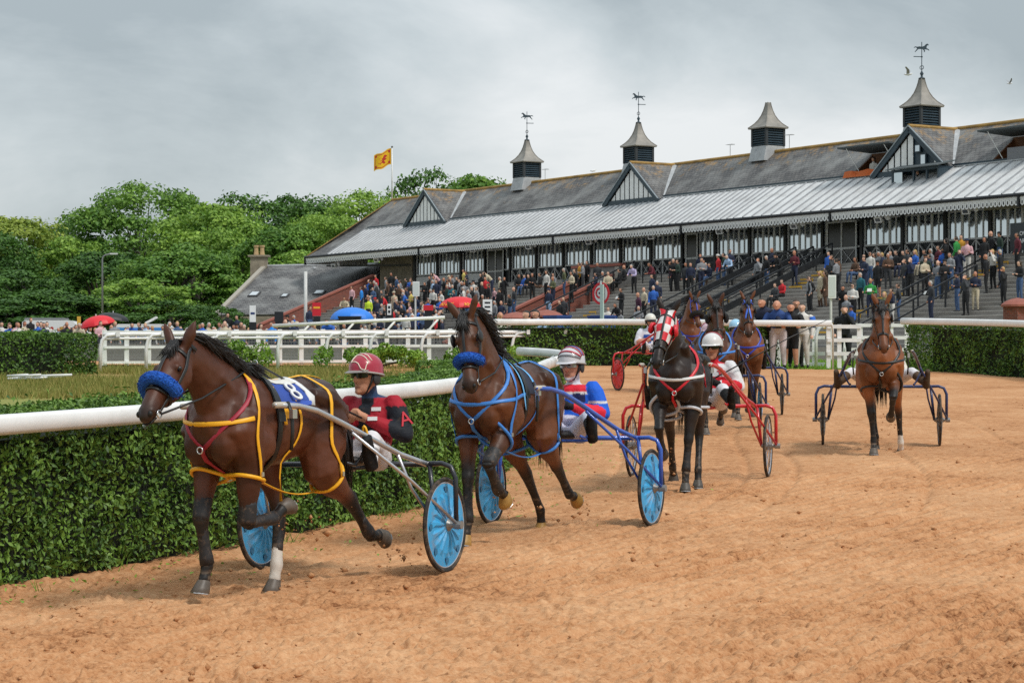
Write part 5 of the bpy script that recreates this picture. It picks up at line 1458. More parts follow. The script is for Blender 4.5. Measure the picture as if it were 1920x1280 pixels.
    for i, (p, q, nme, r_) in enumerate(segs):
        m_ = tg == i
        if nme.startswith('cannon') or nme.startswith('pastern'): w_[m_] = 1
        elif nme.startswith('upper'): w_[m_] = smooth01((par[m_] - (.45 if nme.endswith('F') else .6)) / .45)
        elif nme == 'head': w_[m_] = smooth01((par[m_] - .68) / .34) * (.82 if muzzle is None else muzzle)
    col = col * (1 - w_[:, None]) + pt * w_[:, None]
    spl = smooth01((.62 - V[:, 2]) / .5) * np.clip(vnoise(V[:, 0] * 60 + V[:, 1] * 37, V[:, 2] * 60, 91) * 3 - .25, 0, 1) * .55
    col = col * (1 - spl[:, None]) + np.array((.28, .19, .12)) * spl[:, None]
    for sk in socks:
        i0 = [i for i, s_ in enumerate(segs) if s_[2] == 'pastern' + sk[0]][0]; ic = [i for i, s_ in enumerate(segs) if s_[2] == 'cannon' + sk[0]][0]
        m_ = (tg == i0) | ((tg == ic) & (par > sk[1])); col[m_] = (0.62, 0.58, 0.52)
    if pose.get('blaze'):
        hpn = np.array(hp); rel = V - hpn; t_ = rel @ np.array(ex); y_ = rel @ np.array(ey); o_ = rel @ np.array(ez)
        m_ = (tg == [i for i, s_ in enumerate(segs) if s_[2] == 'head'][0]) & (np.hypot(t_ - .15, y_ * 1.3) < .03) & (o_ > 0.02); col[m_] = (.6, .56, .5)
    set_col(me, col)
    root = thing(name, label, 'horse', (loc[0], loc[1], loc[2] + lift), rotz, 'harness racing horses')
    root.scale = (scale,) * 3
    body = mkobj('body', me, COATM, root)
    H.root, H.body = root, body
    H.bvh = BVHTree.FromPolygons([Vector(v) for v in V], [tuple(p.vertices) for p in me.polygons])
    H.hpnt, H.ex, H.ey, H.ez, H.hp = hpnt, ex, ey, ez, hp
    for sg in (-1, 1):
        MB().ball(hpnt(.19, sg * .088, .032), (.02, .02, .02), 10).build('eye', EYE, root, smooth=True)
        MB().ball(hpnt(.578, sg * .042, .022), (.017, .017, .021), 8).build('nostril', mat('nostril', (.004, .003, .003), .6), root, smooth=True)
    MB().tube([hpnt(.60, -.03, -.035), hpnt(.612, 0, -.038), hpnt(.60, .03, -.035), hpnt(.555, .049, -.035)], .006, 6).build('mouth_line', mat('nostril', (.004, .003, .003)), root)
    HM = mat('hoof_' + hoofc, lin(hoofc), 0.5, var=0.3, vscale=14)
    H.hoof_low = {}
    for key, cor, d_ in hooves:
        fw = Vector((1, 0, 0)); fw = (fw - d_ * fw.dot(d_)).normalized() if abs(d_.x) < .95 else Vector((0, 0, -1 if d_.x < 0 else 1))
        if d_.x < -.75: fw = Vector((0, 0, -1)); fw = (fw - d_ * fw.dot(d_)).normalized()
        sd_ = d_.cross(fw)
        # hoof wall: slopes from the coronet to a wider ground edge
        down = (d_ * .55 - fw * .0 + Vector((0, 0, -.45)) * (1 if d_.z < -.3 else .0)).normalized() if d_.z < -.3 else d_
        f2 = (fw - down * fw.dot(down)).normalized(); s2 = down.cross(f2)
        mbh = MB(); n = 14; vs_ = []
        for (q, rr_, sh) in ((-.012, .040, 0), (.0, .046, .0), (.035, .055, .012), (.072, .064, .026), (.078, .060, .026)):
            for k in range(n):
                an = 2 * PI * k / n; c_, s_ = math.cos(an), math.sin(an)
                vs_.append(cor + down * q + f2 * (rr_ * c_ * 1.08 + sh) + s2 * (rr_ * s_ * .95))
        fs_ = [(i * n + k, i * n + (k + 1) % n, (i + 1) * n + (k + 1) % n, (i + 1) * n + k) for i in range(4) for k in range(n)] + [tuple(range(4 * n, 5 * n))]
        mbh.add(vs_, fs_); ho = mbh.build('hoof', HM, root, smooth=True)
        H.hoof_low[key] = min(v.z for v in vs_)
        MB().tube([cor + down * .079 + f2 * (.062 * math.cos(q) + .026) + s2 * .056 * math.sin(q) for q in np.linspace(-2.2, 2.2, 9)], .006, 5).build('shoe', BUCK, ho)
    # mane, forelock and tail: many tapering locks
    r = random.Random(int(abs(loc[0]) * 1000) + 5)
    if mane:
        mm = MB(); crest = []
        for i in range(60):
            t_ = i / 59; p = (nb + Vector((-.04, 0, .20))).lerp(hp, t_) ; loc_, n_, _, _ = H.bvh.find_nearest(p + Vector((-.10, 0, .20)) * (1 - .3 * t_)); crest.append(loc_)
        for i in range(750):
            c = crest[r.randrange(60)]; L = r.uniform(.12, .24); sd_ = mane_side if r.random() < .85 else -mane_side
            p0 = c + Vector((r.uniform(-.02, .02), 0, -.01)); wnd = Vector((-r.uniform(.5, 1.0), sd_ * r.uniform(.2, .7), r.uniform(-.35, .25))).normalized()
            p1 = p0 + wnd * L * .45 + Vector((0, 0, .012)); p2 = p1 + Vector((-.45, sd_ * .4, -.75)).normalized() * L * .55 + Vector((r.uniform(-.04, .04), 0, r.uniform(0, .08)))
            mm.tube([p0, p0.lerp(p1, .5) + Vector((0, 0, .015)), p1, p2], [.0055, .006, .0045, .001], 4)
        mm.build('mane', HAIR, root, smooth=True)
    mm = MB()
    for i in range(90):
        p0 = hpnt(r.uniform(-.05, .0), r.uniform(-.03, .03), .06); L = r.uniform(.10, .2)
        mm.tube([p0, p0 + ez * .05 + ex * L * .3, p0 + ez * r.uniform(.02, .05) + ex * L + ey * r.uniform(-.06, .06)], [.005, .005, .001], 4)
    if mane: mm.build('forelock', HAIR, root, smooth=True)
    mm = MB(); dk = Vector((-.84, 0, 1.22))
    for i in range(240):
        y_ = r.uniform(-.035, .035); L = r.uniform(.4, .68); b_ = r.uniform(.03, .16)
        p0 = dk + Vector((0, y_ * .6, r.uniform(-.03, .05)))
        mm.tube([p0, p0 + Vector((-b_ * .55, y_, -.04)), p0 + Vector((-b_, y_ * 1.8, -L * .45)), p0 + Vector((-b_ * .9 + r.uniform(-.05, .05), y_ * 2.6, -L))], [.008, .008, .006, .001], 4)
    mm.build('tail', HAIR, root, smooth=True)
    H.body_world = Matrix.Translation(root.location) @ Matrix.Rotation(rotz, 4, 'Z') @ Matrix.Scale(scale, 4)
    return H
def strap(H, pts, r, m, name='strap', off=0.013, flat=0.36, project=True, parent=None, step=.05, closed=False):
    P = [Vector(p) for p in pts]
    if closed: P = P + [P[0]]
    Q = dens(P, step); out = []; ups = []
    for q in Q:
        if project:
            l_, n_, _, dist = H.bvh.find_nearest(q)
            if l_ is not None and dist < .28: q = l_ + n_ * off; ups.append(n_)
            else: ups.append(Vector((0, 0, 1)))
        else: ups.append(Vector((0.1, .3, 1)))
        out.append(q)
    # smooth the course a little
    for _ in range(2): out = [out[0]] + [(out[i - 1] + out[i] * 2 + out[i + 1]) / 4 for i in range(1, len(out) - 1)] + [out[-1]]
    return MB().tube(out, [(r * 1.2, r * flat)] * len(out), 8, up=ups if project else None).build(name, m, parent or H.root, smooth=True)
def ring_on(H, key, t, seg, r_add, rad, m, name, tilt=0.25, parent=None):
    """a loop round a leg segment, hanging a little at the back"""
    E, K, fet, cor = H.joint[key]; a, b_ = (E, K) if seg == 0 else (K, fet)
    c = a.lerp(b_, t); ax = (b_ - a).normalized(); u_ = ax.orthogonal().normalized(); v_ = ax.cross(u_)
    pts = []
    for k in range(22):
        an = 2 * PI * k / 22; d_ = u_ * math.cos(an) + v_ * math.sin(an)
        hit, n_, _, dist = H.bvh.ray_cast(c + d_ * .45, -d_, .45)
        rr_ = (hit - c).length if hit is not None else .07
        p = c + d_ * (min(rr_, .19) + r_add); p += Vector((0, 0, tilt * (p.x - c.x))); pts.append(p)
    for _ in range(3): pts = [(pts[i - 1] + pts[i] * 2 + pts[(i + 1) % 22]) / 4 for i in range(22)]
    MB().tube(pts, rad, 8, closed=True).build(name, m, parent or H.root, smooth=True)
    return c, pts
def boot(H, key, t0, t1, add, m, name='leg_boot', seg=1):
    E, K, fet, cor = H.joint[key]; a, b_ = (E, K) if seg == 0 else (K, fet)
    r0, r1 = (.056, .05) if seg == 0 else (.048, .05)
    n = 7; pts = [a.lerp(b_, lerp(t0, t1, i / (n - 1))) for i in range(n)]
    rr_ = []
    for i in range(n):
        t = lerp(t0, t1, i / (n - 1))
        base = (.056 - .016 * smooth01(np.array(min(t / .2, 1))) + .014 * smooth01(np.array(max((t - .6) / .4, 0)))) if seg == 1 else lerp(.074, .058, t)
        rr_.append(float(base) + add * .45 * (1 if 0 < i < n - 1 else .2) - .006)
    return MB().tube(pts, rr_, 12, up=Vector((1, 0, .01))).build(name, m, H.root, smooth=True)
def saddle(H, cloth, x0=.16, x1=-.10, ang=1.15, name='saddle_cloth', off=.012, a0=None):
    nx, na = 10, 22; mb = MB(); vs_ = []
    for i in range(nx + 1):
        for j in range(na + 1):
            x = lerp(x0, x1, i / nx); an = lerp(-ang if a0 is None else a0, ang, j / na); d_ = Vector((0, math.sin(an), math.cos(an)))
            c = Vector((x, 0, 1.15)); hit, n_, _, _ = H.bvh.ray_cast(c + d_ * .7, -d_, .7)
            p = (hit if hit is not None else c + d_ * .3) + d_ * off; vs_.append(p)
    fs_ = [(i * (na + 1) + j, (i + 1) * (na + 1) + j, (i + 1) * (na + 1) + j + 1, i * (na + 1) + j + 1) for i in range(nx) for j in range(na)]
    return mb.add(vs_, fs_).build(name, cloth, H.root, smooth=True)
def girth(H, x, w_, m, name='girth', off=.012):
    pts = []
    for k in range(36):
        an = 2 * PI * k / 36; d_ = Vector((0, math.sin(an), math.cos(an))); c = Vector((x, 0, 1.15))
        hit, n_, _, _ = H.bvh.ray_cast(c + d_ * .7, -d_, .7); pts.append((hit if hit is not None else c + d_ * .3) + d_ * off)
    ups = [(p - Vector((x, 0, 1.15))).normalized() for p in pts]
    return MB().tube(pts, [(w_, .008)] * 36, 8, up=ups, closed=True).build(name, m, H.root, smooth=True)
def bridle(H, m, blink=False, nose_t=.40, brow=True, bm=None):
    hp_ = H.hpnt; ring = lambda t, o=0.0: [hp_(t) + (H.ey * math.cos(q) + H.ez * math.sin(q)) * .16 for q in np.linspace(0, 2 * PI, 18)[:-1]]
    strap(H, ring(nose_t), .012, m, 'noseband', closed=True, step=.03)
    for sg in (-1, 1):
        strap(H, [hp_(-.01, sg * .07, .03), hp_(.10, sg * .10, .0), hp_(.25, sg * .10, -.02), hp_(.40, sg * .08, -.03), hp_(.52, sg * .07, -.035)], .011, m, 'cheek_strap', step=.03)
        MB().tube([hp_(.53, sg * .062, -.03) + (H.ex * math.cos(q) + H.ez * math.sin(q)) * .024 for q in np.linspace(0, 2 * PI, 13)[:-1]], .005, 6, closed=True).build('bit_ring', BUCK, H.root, smooth=True)
        if blink:
            q = MB(); c = hp_(.17, sg * .115, .03)
            q.ball(c, (.055, .016, .05), 10, rot=Matrix((H.ex, H.ey, H.ez)).transposed()); q.build('blinker', m, H.root, smooth=True)
    strap(H, [hp_(.06, -.10, .0), hp_(.05, -.06, .09), hp_(.045, 0, .11), hp_(.05, .06, .09), hp_(.06, .10, .0)], .012, bm or m, 'browband', step=.03)
    strap(H, [hp_(-.03, -.09, -.02), hp_(-.035, -.04, .07), hp_(-.035, .04, .07), hp_(-.03, .09, -.02)], .013, m, 'headpiece', step=.03)
    strap(H, [hp_(-.02, 0, .1), hp_(.1, 0, .12), hp_(.22, 0, .12), hp_(.34, 0, .09), hp_(nose_t, 0, .08)], .010, m, 'face_strap', step=.03)
def fluffy(H, t, m, name='shadow_roll', r0=.045, w0=.0):
    """sheepskin roll across the nose"""
    pts = []
    for q in np.linspace(-.45, PI + .45, 22):
        d_ = H.ey * math.cos(q) + H.ez * math.sin(q); c = H.hpnt(t)
        hit, n_, _, _ = H.bvh.ray_cast(c + d_ * .3, -d_, .3); pts.append((hit if hit is not None else c + d_ * .07) + d_ * (r0 * .8))
    mb = MB(); mb.tube(pts, [r0 * .5] + [r0] * (len(pts) - 2) + [r0 * .5], 12)
    rr = random.Random(3)
    for i in range(2200):                      # tufts of wool
        k = rr.randrange(len(pts) - 1); p = pts[k].lerp(pts[k + 1], rr.random()); v = Vector((rr.gauss(0, 1), rr.gauss(0, 1), rr.gauss(0, 1))).normalized()
        b_ = p + v * r0 * .93; v2 = (v + Vector((rr.gauss(0, .4), rr.gauss(0, .4), rr.gauss(0, .4)))).normalized(); s_ = v.orthogonal().normalized() * .005
        mb.add([b_ - s_, b_ + s_, b_ + v2 * .014], [(0, 1, 2)])
    mb.build(name, m, H.root, smooth=False)

# ---------------------------------------------------------------- wheels and sulkies
TYRE = mat('tyre_rubber', (0.018, 0.017, 0.016), 0.8, var=0.3, vscale=12, dirt=.6, dscale=9, dpos=.47)
STEEL = mat('brushed_tube', (0.55, 0.55, 0.58), 0.3, var=0.06, metal=0.75)
WR = 0.345
def make_wheel(disc, rim=None, spokes=False):
    parts = []
    pts = [(WR * math.cos(q) - .02 * math.cos(q), 0, (WR - .02) * math.sin(q)) for q in np.linspace(0, 2 * PI, 49)[:-1]]
    t = MB().tube([(p[0], p[1], p[2]) for p in pts], .017, 8, closed=True).mesh('tyre'); t.materials.append(TYRE); parts.append(('tyre', t))
    r_ = MB().tube([((WR - .042) * math.cos(q), 0, (WR - .042) * math.sin(q)) for q in np.linspace(0, 2 * PI, 49)[:-1]], .009, 6, closed=True).mesh('rim'); r_.materials.append(rim or STEEL); parts.append(('rim', r_))
    if not spokes:
        d = MB()
        for sg in (-1, 1):
            n = 64; rad = [.045, .10, .13, .20, .235, .255, .275, WR - .045]; vs_ = []; fs_ = []
            for i, R in enumerate(rad):
                for k in range(n):
                    an = 2 * PI * k / n
                    y_ = sg * lerp(.030, .006, (R - .045) / (WR - .09))
                    if .09 < R < .235: y_ += sg * (.010 if (k % 4) < 2 else -.004)         # pressed ribs
                    if .25 < R < .26 and (k % 8) in (3, 4): y_ -= sg * .012                    # dished hollows near the rim
                    vs_.append((R * math.cos(an), y_, R * math.sin(an)))
            for i in range(len(rad) - 1):
                for k in range(n): fs_.append((i * n + k, i * n + (k + 1) % n, (i + 1) * n + (k + 1) % n, (i + 1) * n + k) if sg < 0 else (i * n + (k + 1) % n, i * n + k, (i + 1) * n + k, (i + 1) * n + (k + 1) % n))
            d.add(vs_, fs_)
        dm = d.mesh('disc'); dm.materials.append(disc); parts.append(('disc', dm))
        hmat = mat(disc.name + '_hollow_shade', tuple(c * .42 for c in disc.node_tree.nodes['Principled BSDF'].inputs['Base Color'].default_value[:3]), .5)  # disc colour darkened to paint shade into the hollows
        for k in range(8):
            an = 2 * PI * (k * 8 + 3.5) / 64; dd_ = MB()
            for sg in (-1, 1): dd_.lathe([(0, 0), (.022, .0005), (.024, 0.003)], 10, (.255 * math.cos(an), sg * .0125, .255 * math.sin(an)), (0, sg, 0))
            hm = dd_.mesh('hollow_shade'); hm.materials.append(hmat); parts.append(('hollow_shade', hm))
    else:
        d = MB()
        for k in range(20):
            an = 2 * PI * k / 20; d.tube([(.03 * math.cos(an), .02 * (-1) ** k, .03 * math.sin(an)), ((WR - .045) * math.cos(an), 0, (WR - .045) * math.sin(an))], .0035, 4)
        dm = d.mesh('spokes'); dm.materials.append(disc); parts.append(('spokes', dm))
    h = MB().lathe([(0, -.07), (.02, -.07), (.028, -.05), (.045, -.032), (.045, .032), (.028, .05), (.02, .07), (0, .07)], 16, ax=(0, 1, 0)).mesh('hub'); h.materials.append(mat('hub_grey', (.3, .29, .28), .45, metal=.6)); parts.append(('hub', h))
    return parts
def make_sulky(label, loc, head_deg, tube, wheel, shaft=None, bank=0.0, zofs=(0, 0), seatc=None):
    a = math.radians(head_deg); dirv = Vector((-math.sin(a), -math.cos(a), 0)); rotz = math.atan2(dirv.y, dirv.x)
    t = thing('racing_sulky', label, 'sulky', loc, rotz, 'racing sulkies')
    t.rotation_euler = (bank, 0, rotz)
    shaft = shaft or tube
    cz = .78
    MB().tube([(0, -.64, cz), (0, .64, cz)], .021, 8).build('crossbar', tube, t, smooth=True)
    for sg in (-1, 1):
        w = bpy.data.objects.new('wheel', None); C.objects.link(w); w.parent = t; w.location = (0, sg * .755, WR); w.rotation_euler = (0, random.uniform(0, 6), 0)
        for nme, me in wheel: share(nme, me, w)
        MB().tube([(0, sg * .60, cz), (0, sg * .74, cz + .005), (0, sg * .81, cz - .02), (0, sg * .845, cz - .10), (0, sg * .845, WR)], .019, 8).build('outer_fork', tube, t, smooth=True)
        MB().tube([(0, sg * .64, cz), (0, sg * .685, WR)], .017, 8).build('inner_fork', tube, t, smooth=True)
        MB().tube([(0, sg * .86, WR), (.38, sg * .68, .68), (.86, sg * .475, 1.03)], .013, 8).build('shaft_brace', shaft, t, smooth=True)
        MB().tube([(0, sg * .685, WR), (.22, sg * .60, .62), (.34, sg * .56, .86)], .012, 8).build('inner_brace', shaft, t, smooth=True)
        MB().tube([(0, sg * .615, cz), (.12, sg * .60, cz + .03), (.30, sg * .56, .86), (.62, sg * .50, .98), (.95, sg * .445, 1.10), (1.22, sg * .40, 1.19), (1.42, sg * .37, 1.225), (1.70, sg * .355, 1.235)], [.021, .021, .021, .021, .022, .022, .02, .018], 8).build('shaft', shaft, t, smooth=True)
        MB().tube([(1.52, sg * .357, 1.235), (1.70, sg * .355, 1.235)], .021, 8).build('shaft_tip', mat('shaft_tip', (.5, .45, .38), .5), t, smooth=True)
        MB().tube([(.66, sg * .49, .98), (.66, sg * .44, .86), (.68, sg * .40, .80), (.80, sg * .40, .82)], .012, 6).build('stirrup', tube, t, smooth=True)
        MB().lathe([(0, -.03), (.03, -.03), (.03, .03), (0, .03)], 10, (0, sg * .86, WR), (0, 1, 0)).build('axle_nut', mat('hub_grey', (.3, .29, .28)), t)
    MB().tube([(-.16, -.20, cz), (0, -.20, cz - .015), (.16, -.16, cz - .02), (.16, .16, cz - .02), (0, .20, cz - .015), (-.16, .20, cz)], .015, 8).build('seat_frame', tube, t, smooth=True)
    sm = MB().ball((-.03, 0, cz + .03), (.21, .20, .05), 14); sm.build('seat_pad', seatc or mat('seat_vinyl', (.03, .028, .028), .5, var=.2), t, smooth=True)
    t_m = Matrix.Translation(Vector(loc)) @ Matrix.Rotation(rotz, 4, 'Z') @ Matrix.Rotation(bank, 4, 'X')
    return t, t_m, rotz

# ---------------------------------------------------------------- drivers
CLOTH = mat('racing_silks', (1, 1, 1), 0.68, var=0.10, vscale=9, bump=0.9, bscale=13, attr='Col', spec=0.25, dirt=.25, dscale=12, dpos=.56)
SKINC = lin('c08a6e')
def make_driver(label, mtx_loc, rotz, bank, colors, vox=0.012, lean=0.0, turn=0.0, nod=0.0, spread=1.0, hands=(.26, .07, 1.04), glasses='black', goggle_c=None, helmet='a02030', stripe=None, gloves=True, skin=SKINC, hmark=None, sh_y=0.0):
    t = thing('person', label, 'person', mtx_loc, rotz, 'sulky drivers'); t.rotation_euler = (bank, 0, rotz)
    mb = MB(); segs = []
    def limb(pts, rad, tag_, up=Vector((.02, 1, .03))):
        mb.tube(pts, rad, 12, up=up)
        for a, b_, ra, rb in zip(pts[:-1], pts[1:], rad[:-1], rad[1:]):
            r0 = sum(ra) / 2 if isinstance(ra, tuple) else ra; r1 = sum(rb) / 2 if isinstance(rb, tuple) else rb; segs.append((tuple(a), tuple(b_), tag_, r0, r1))
    L = lean
    pel = Vector((-.03, sh_y, .84)); wst = Vector((-.08 - L * .2, sh_y, .98)); che = Vector((-.10 - L * .5, sh_y, 1.14)); nk = Vector((-.07 - L * .85, sh_y, 1.275)); hd = Vector((-.015 - L, sh_y, 1.425))
    limb([pel + Vector((0, 0, -.05)), pel + Vector((0, 0, .04))], [(.155, .125), (.165, .13)], 'hips', up=Vector((1, 0, 0)))
    limb([pel + Vector((-.01, 0, .05)), wst, che, che + Vector((.01, 0, .09)), nk + Vector((0, 0, -.02))], [(.155, .12), (.165, .128), (.20, .145), (.185, .12), (.066, .062)], 'torso', up=Vector((1, 0, 0)))
    limb([nk + Vector((0, 0, -.04)), nk + Vector((.01, 0, .08))], [.062, .056], 'neck')
    R = Matrix.Rotation(turn, 3, 'Z') @ Matrix.Rotation(nod, 3, 'Y')
    def hp_(x, y, z): return hd + R @ Vector((x, y, z))
    mb.ball(hd, (.104, .083, .128), 14, rot=R); segs.append((tuple(hp_(.035, 0, -.095)), tuple(hp_(.01, 0, -.02)), 'head', .065, .075)); segs.append((tuple(hp_(.01, 0, -.02)), tuple(hp_(0, 0, .04)), 'head', .09, .09))
    mb.ball(hp_(.040, 0, -.085), (.062, .060, .058), 10, rot=R)      # jaw
    mb.tube([hp_(.092, 0, .018), hp_(.124, 0, -.034), hp_(.10, 0, -.044)], [.013, .019, .013], 8)   # nose
    mb.ball(hp_(.085, 0, -.115), (.032, .03, .024), 8, rot=R)       # chin
    for sg in (-1, 1):
        mb.ball(hp_(.062, sg * .04, -.03), (.025, .022, .02), 8)    # cheekbones
        mb.ball(hp_(-.005, sg * .078, -.01), (.022, .012, .034), 8, rot=R)  # ears
        sp = spread
        hip = pel + Vector((.02, sg * .085, -.02)); kn = Vector((.33, sg * .31 * sp, .97)); an = Vector((.62, sg * .44 * sp, .82)); toe = Vector((.71, sg * .455 * sp, 1.0))
        limb([hip, hip.lerp(kn, .5), kn, kn.lerp(an, .25)], [.105, .09, .068, .066], 'leg')
        limb([kn.lerp(an, .2), kn.lerp(an, .6), an], [.066, .056, .048], 'shin')
        limb([an + Vector((-.02, 0, -.05)), an + Vector((.03, 0, .05)), toe], [(.054, .046), (.060, .048), (.050, .032)], 'boot')
        sh = che + Vector((.005, sg * .185, .075)); el = sh + Vector((.05, sg * .11, -.225)); hn = Vector(hands); hn.y = sg * hn.y + sh_y; hn.x += -L * .2
        limb([sh + Vector((0, -sg * .06, .03)), sh + Vector((0, -sg * .02, .012)), sh.lerp(el, .2), sh.lerp(el, .55), el], [.04, .074, .08, .074, .064], 'arm'); mb.ball(el, .062, 10)
        limb([el, el.lerp(hn, .5), hn.lerp(el, .12)], [.062, .058, .044], 'fore')
        d_ = (hn - el).normalized()
        limb([hn.lerp(el, .14), hn + d_ * .02, hn + d_ * .05], [(.03, .036), (.034, .042), (.028, .036)], 'hand')
        for k in range(4):                         # fingers curled round the reins
            b0 = hn + d_ * .045 + Vector((0, 0, .032 - .021 * k)); inn = Vector((0, -sg, 0)); l_ = (.9, 1.0, .95, .8)[k]
            pts = [b0 - d_ * .01, b0 + d_ * .028 * l_, b0 + d_ * .034 * l_ + inn * .026, b0 + d_ * .010 + inn * .042 * l_]
            limb(pts, [.0105, .0105, .010, .009], 'hand')
        th = hn + d_ * .01 + Vector((0, -sg * .018, .036)); limb([th, th + d_ * .03 + Vector((0, -sg * .012, .010)), th + d_ * .055 + Vector((0, -sg * .02, .0))], [.013, .012, .009], 'hand')
    me = remesh(mb, vox, 3, 0.45)
    V = mverts(me); best = np.full(len(V), 1e9); tg = np.zeros(len(V), int); par = np.zeros(len(V))
    for i, (p, q, nme, r_, r2) in enumerate(segs):
        dd, t_ = seg_dist(V, p, q); dd = dd - r_ - (r2 - r_) * t_; m_ = dd < best; best[m_] = dd[m_]; tg[m_] = i; par[m_] = t_[m_]
    names = np.array([s_[2] for s_ in segs])[tg]
    col = np.tile(np.array(skin), (len(V), 1))
    for k in ('torso', 'arm', 'fore', 'hips', 'leg', 'shin', 'boot', 'hand'):
        m_ = names == k
        if k == 'hand' and not gloves: continue
        c = colors.get(k, (.02, .02, .02))
        col[m_] = lin(c) if isinstance(c, str) else c
    if 'paint' in colors: colors['paint'](V - np.array((0, sh_y, 0)), names, col)
    mth = (names == 'head')
    rel = (V - np.array(hd)) @ np.array(R)
    m_ = mth & (np.abs(rel[:, 2] + .083) < .007) & (np.abs(rel[:, 1]) < .026) & (rel[:, 0] > .05); col[m_] = np.array(skin) * np.array((.55, .35, .35))
    m_ = mth & (rel[:, 2] < -.045) & (rel[:, 0] > -.02); col[m_] *= np.array((.86, .86, .88))
    set_col(me, col)
    mkobj('body', me, CLOTH, t)
    # helmet: shell, peak, rim, chin strap
    HMt = mat('helmet_' + helmet, lin(helmet), 0.25, var=0.05, vscale=6, coat=0.4)
    RM = R.to_4x4()
    hb = MB(); hb.xf = Matrix.Translation(hd) @ RM
    n, rows_ = 24, 8; vs_ = []; fs_ = []
    for i in range(rows_ + 1):
        th = PI * .5 * i / rows_
        for k in range(n):
            an = 2 * PI * k / n; drop = .0 if i < rows_ else 0
            low = -.05 * (0.5 - .5 * math.cos(an)) if i == rows_ else 0      # lower at the back
            vs_.append((-.008 + .140 * math.sin(th) * math.cos(an), .116 * math.sin(th) * math.sin(an), .046 + .118 * math.cos(th) + low + (-.010 if i == rows_ else 0)))
    for i in range(rows_):
        for k in range(n):
            l_ = (k + 1) % n
            fs_.append((k, n + k, n + l_) if i == 0 else (i * n + k, (i + 1) * n + k, (i + 1) * n + l_, i * n + l_))
    hb.add(vs_, fs_); shell = hb.build('helmet', HMt, t, smooth=True)
    rim_ = MB(); rim_.xf = hb.xf; rim_.tube([vs_[rows_ * n + k] for k in range(n)], .008, 6, closed=True); rim_.build('helmet_rim', mat('helmet_rim', (.35, .33, .31), .5), shell, smooth=True)
    pk = MB(); pk.xf = hb.xf
    pv = []
    for k in range(9):
        an = lerp(-1.05, 1.05, k / 8); pv += [(.126 * math.cos(an), .112 * math.sin(an), .044), (.126 * math.cos(an) + .056 * math.cos(an * .6), .112 * math.sin(an) * 1.05, .028)]
    pk.add(pv, [(2 * k, 2 * k + 1, 2 * k + 3, 2 * k + 2) for k in range(8)]); pk.build('helmet_peak', HMt if stripe else mat('helmet_peak_grey', (.25, .23, .22), .5), shell, smooth=True)
    if stripe:
        for j, (sc_, an0) in enumerate(stripe):
            sb = MB(); sb.xf = hb.xf; pts = []
            for q in np.linspace(-1.25, 1.25, 15):
                x_, z_ = math.sin(an0), math.cos(an0)
                pts.append((-.008 + .143 * x_ * math.cos(q), .119 * math.sin(q), .046 + .121 * z_ * math.cos(q)))
            sb.tube(pts, [(.010, .003)] * len(pts), 6, up=[Vector(p) for p in pts]); sb.build('helmet_stripe', mat('stripe_' + sc_, lin(sc_), .3), shell, smooth=True)
    cs = MB(); cs.xf = hb.xf
    for sg in (-1, 1): cs.tube([(.02, sg * .092, .015), (.03, sg * .082, -.05), (.05, sg * .04, -.125), (.055, 0, -.135)], .008, 6)
    cs.build('chin_strap', LEATHER, shell, smooth=True)
    for sg in (-1, 1):
        ep = MB(); ep.xf = hb.xf; ep.ball((-.012, sg * .097, -.025), (.04, .014, .05), 10); ep.build('ear_guard', mat('ear_guard', (.03, .03, .032), .6), shell, smooth=True)
    if glasses:
        g = MB(); g.xf = hb.xf; gv = []
        for k in range(13):
            an = lerp(-1.15, 1.15, k / 12); nar = .010 * math.exp(-(an / .18) ** 2)
            for z_ in (.024, -.024 + nar + .006 * abs(an)):
                gv += [(.036 + .080 * math.cos(an), .092 * math.sin(an), z_ + .006)]
        g.add(gv, [(2 * k, 2 * k + 1, 2 * k + 3, 2 * k + 2) for k in range(12)])
        gm = {'black': mat('dark_lens', (.004, .004, .005), .08), 'clear': mat('clear_lens', (.35, .36, .38), .08, metal=.3), 'yellow': mat('yellow_lens', lin('d8b04a'), .15)}[glasses]
        g.build('goggles', gm, t, smooth=True)
        if glasses == 'clear':
            for sg in (-1, 1): e_ = MB(); e_.xf = hb.xf; e_.ball((.118, sg * .036, .012), (.004, .014, .006), 8); e_.build('eye', mat('dark_lens', (.004, .004, .005)), t)
        for sg in (-1, 1): st = MB(); st.xf = hb.xf; st.tube([(.06, sg * .085, .008), (.0, sg * .094, .01)], .006, 6); st.build('goggle_strap', LEATHER, t, smooth=True)
    return t, hd, R, Vector((hands[0], hands[1], hands[2])), sh_y
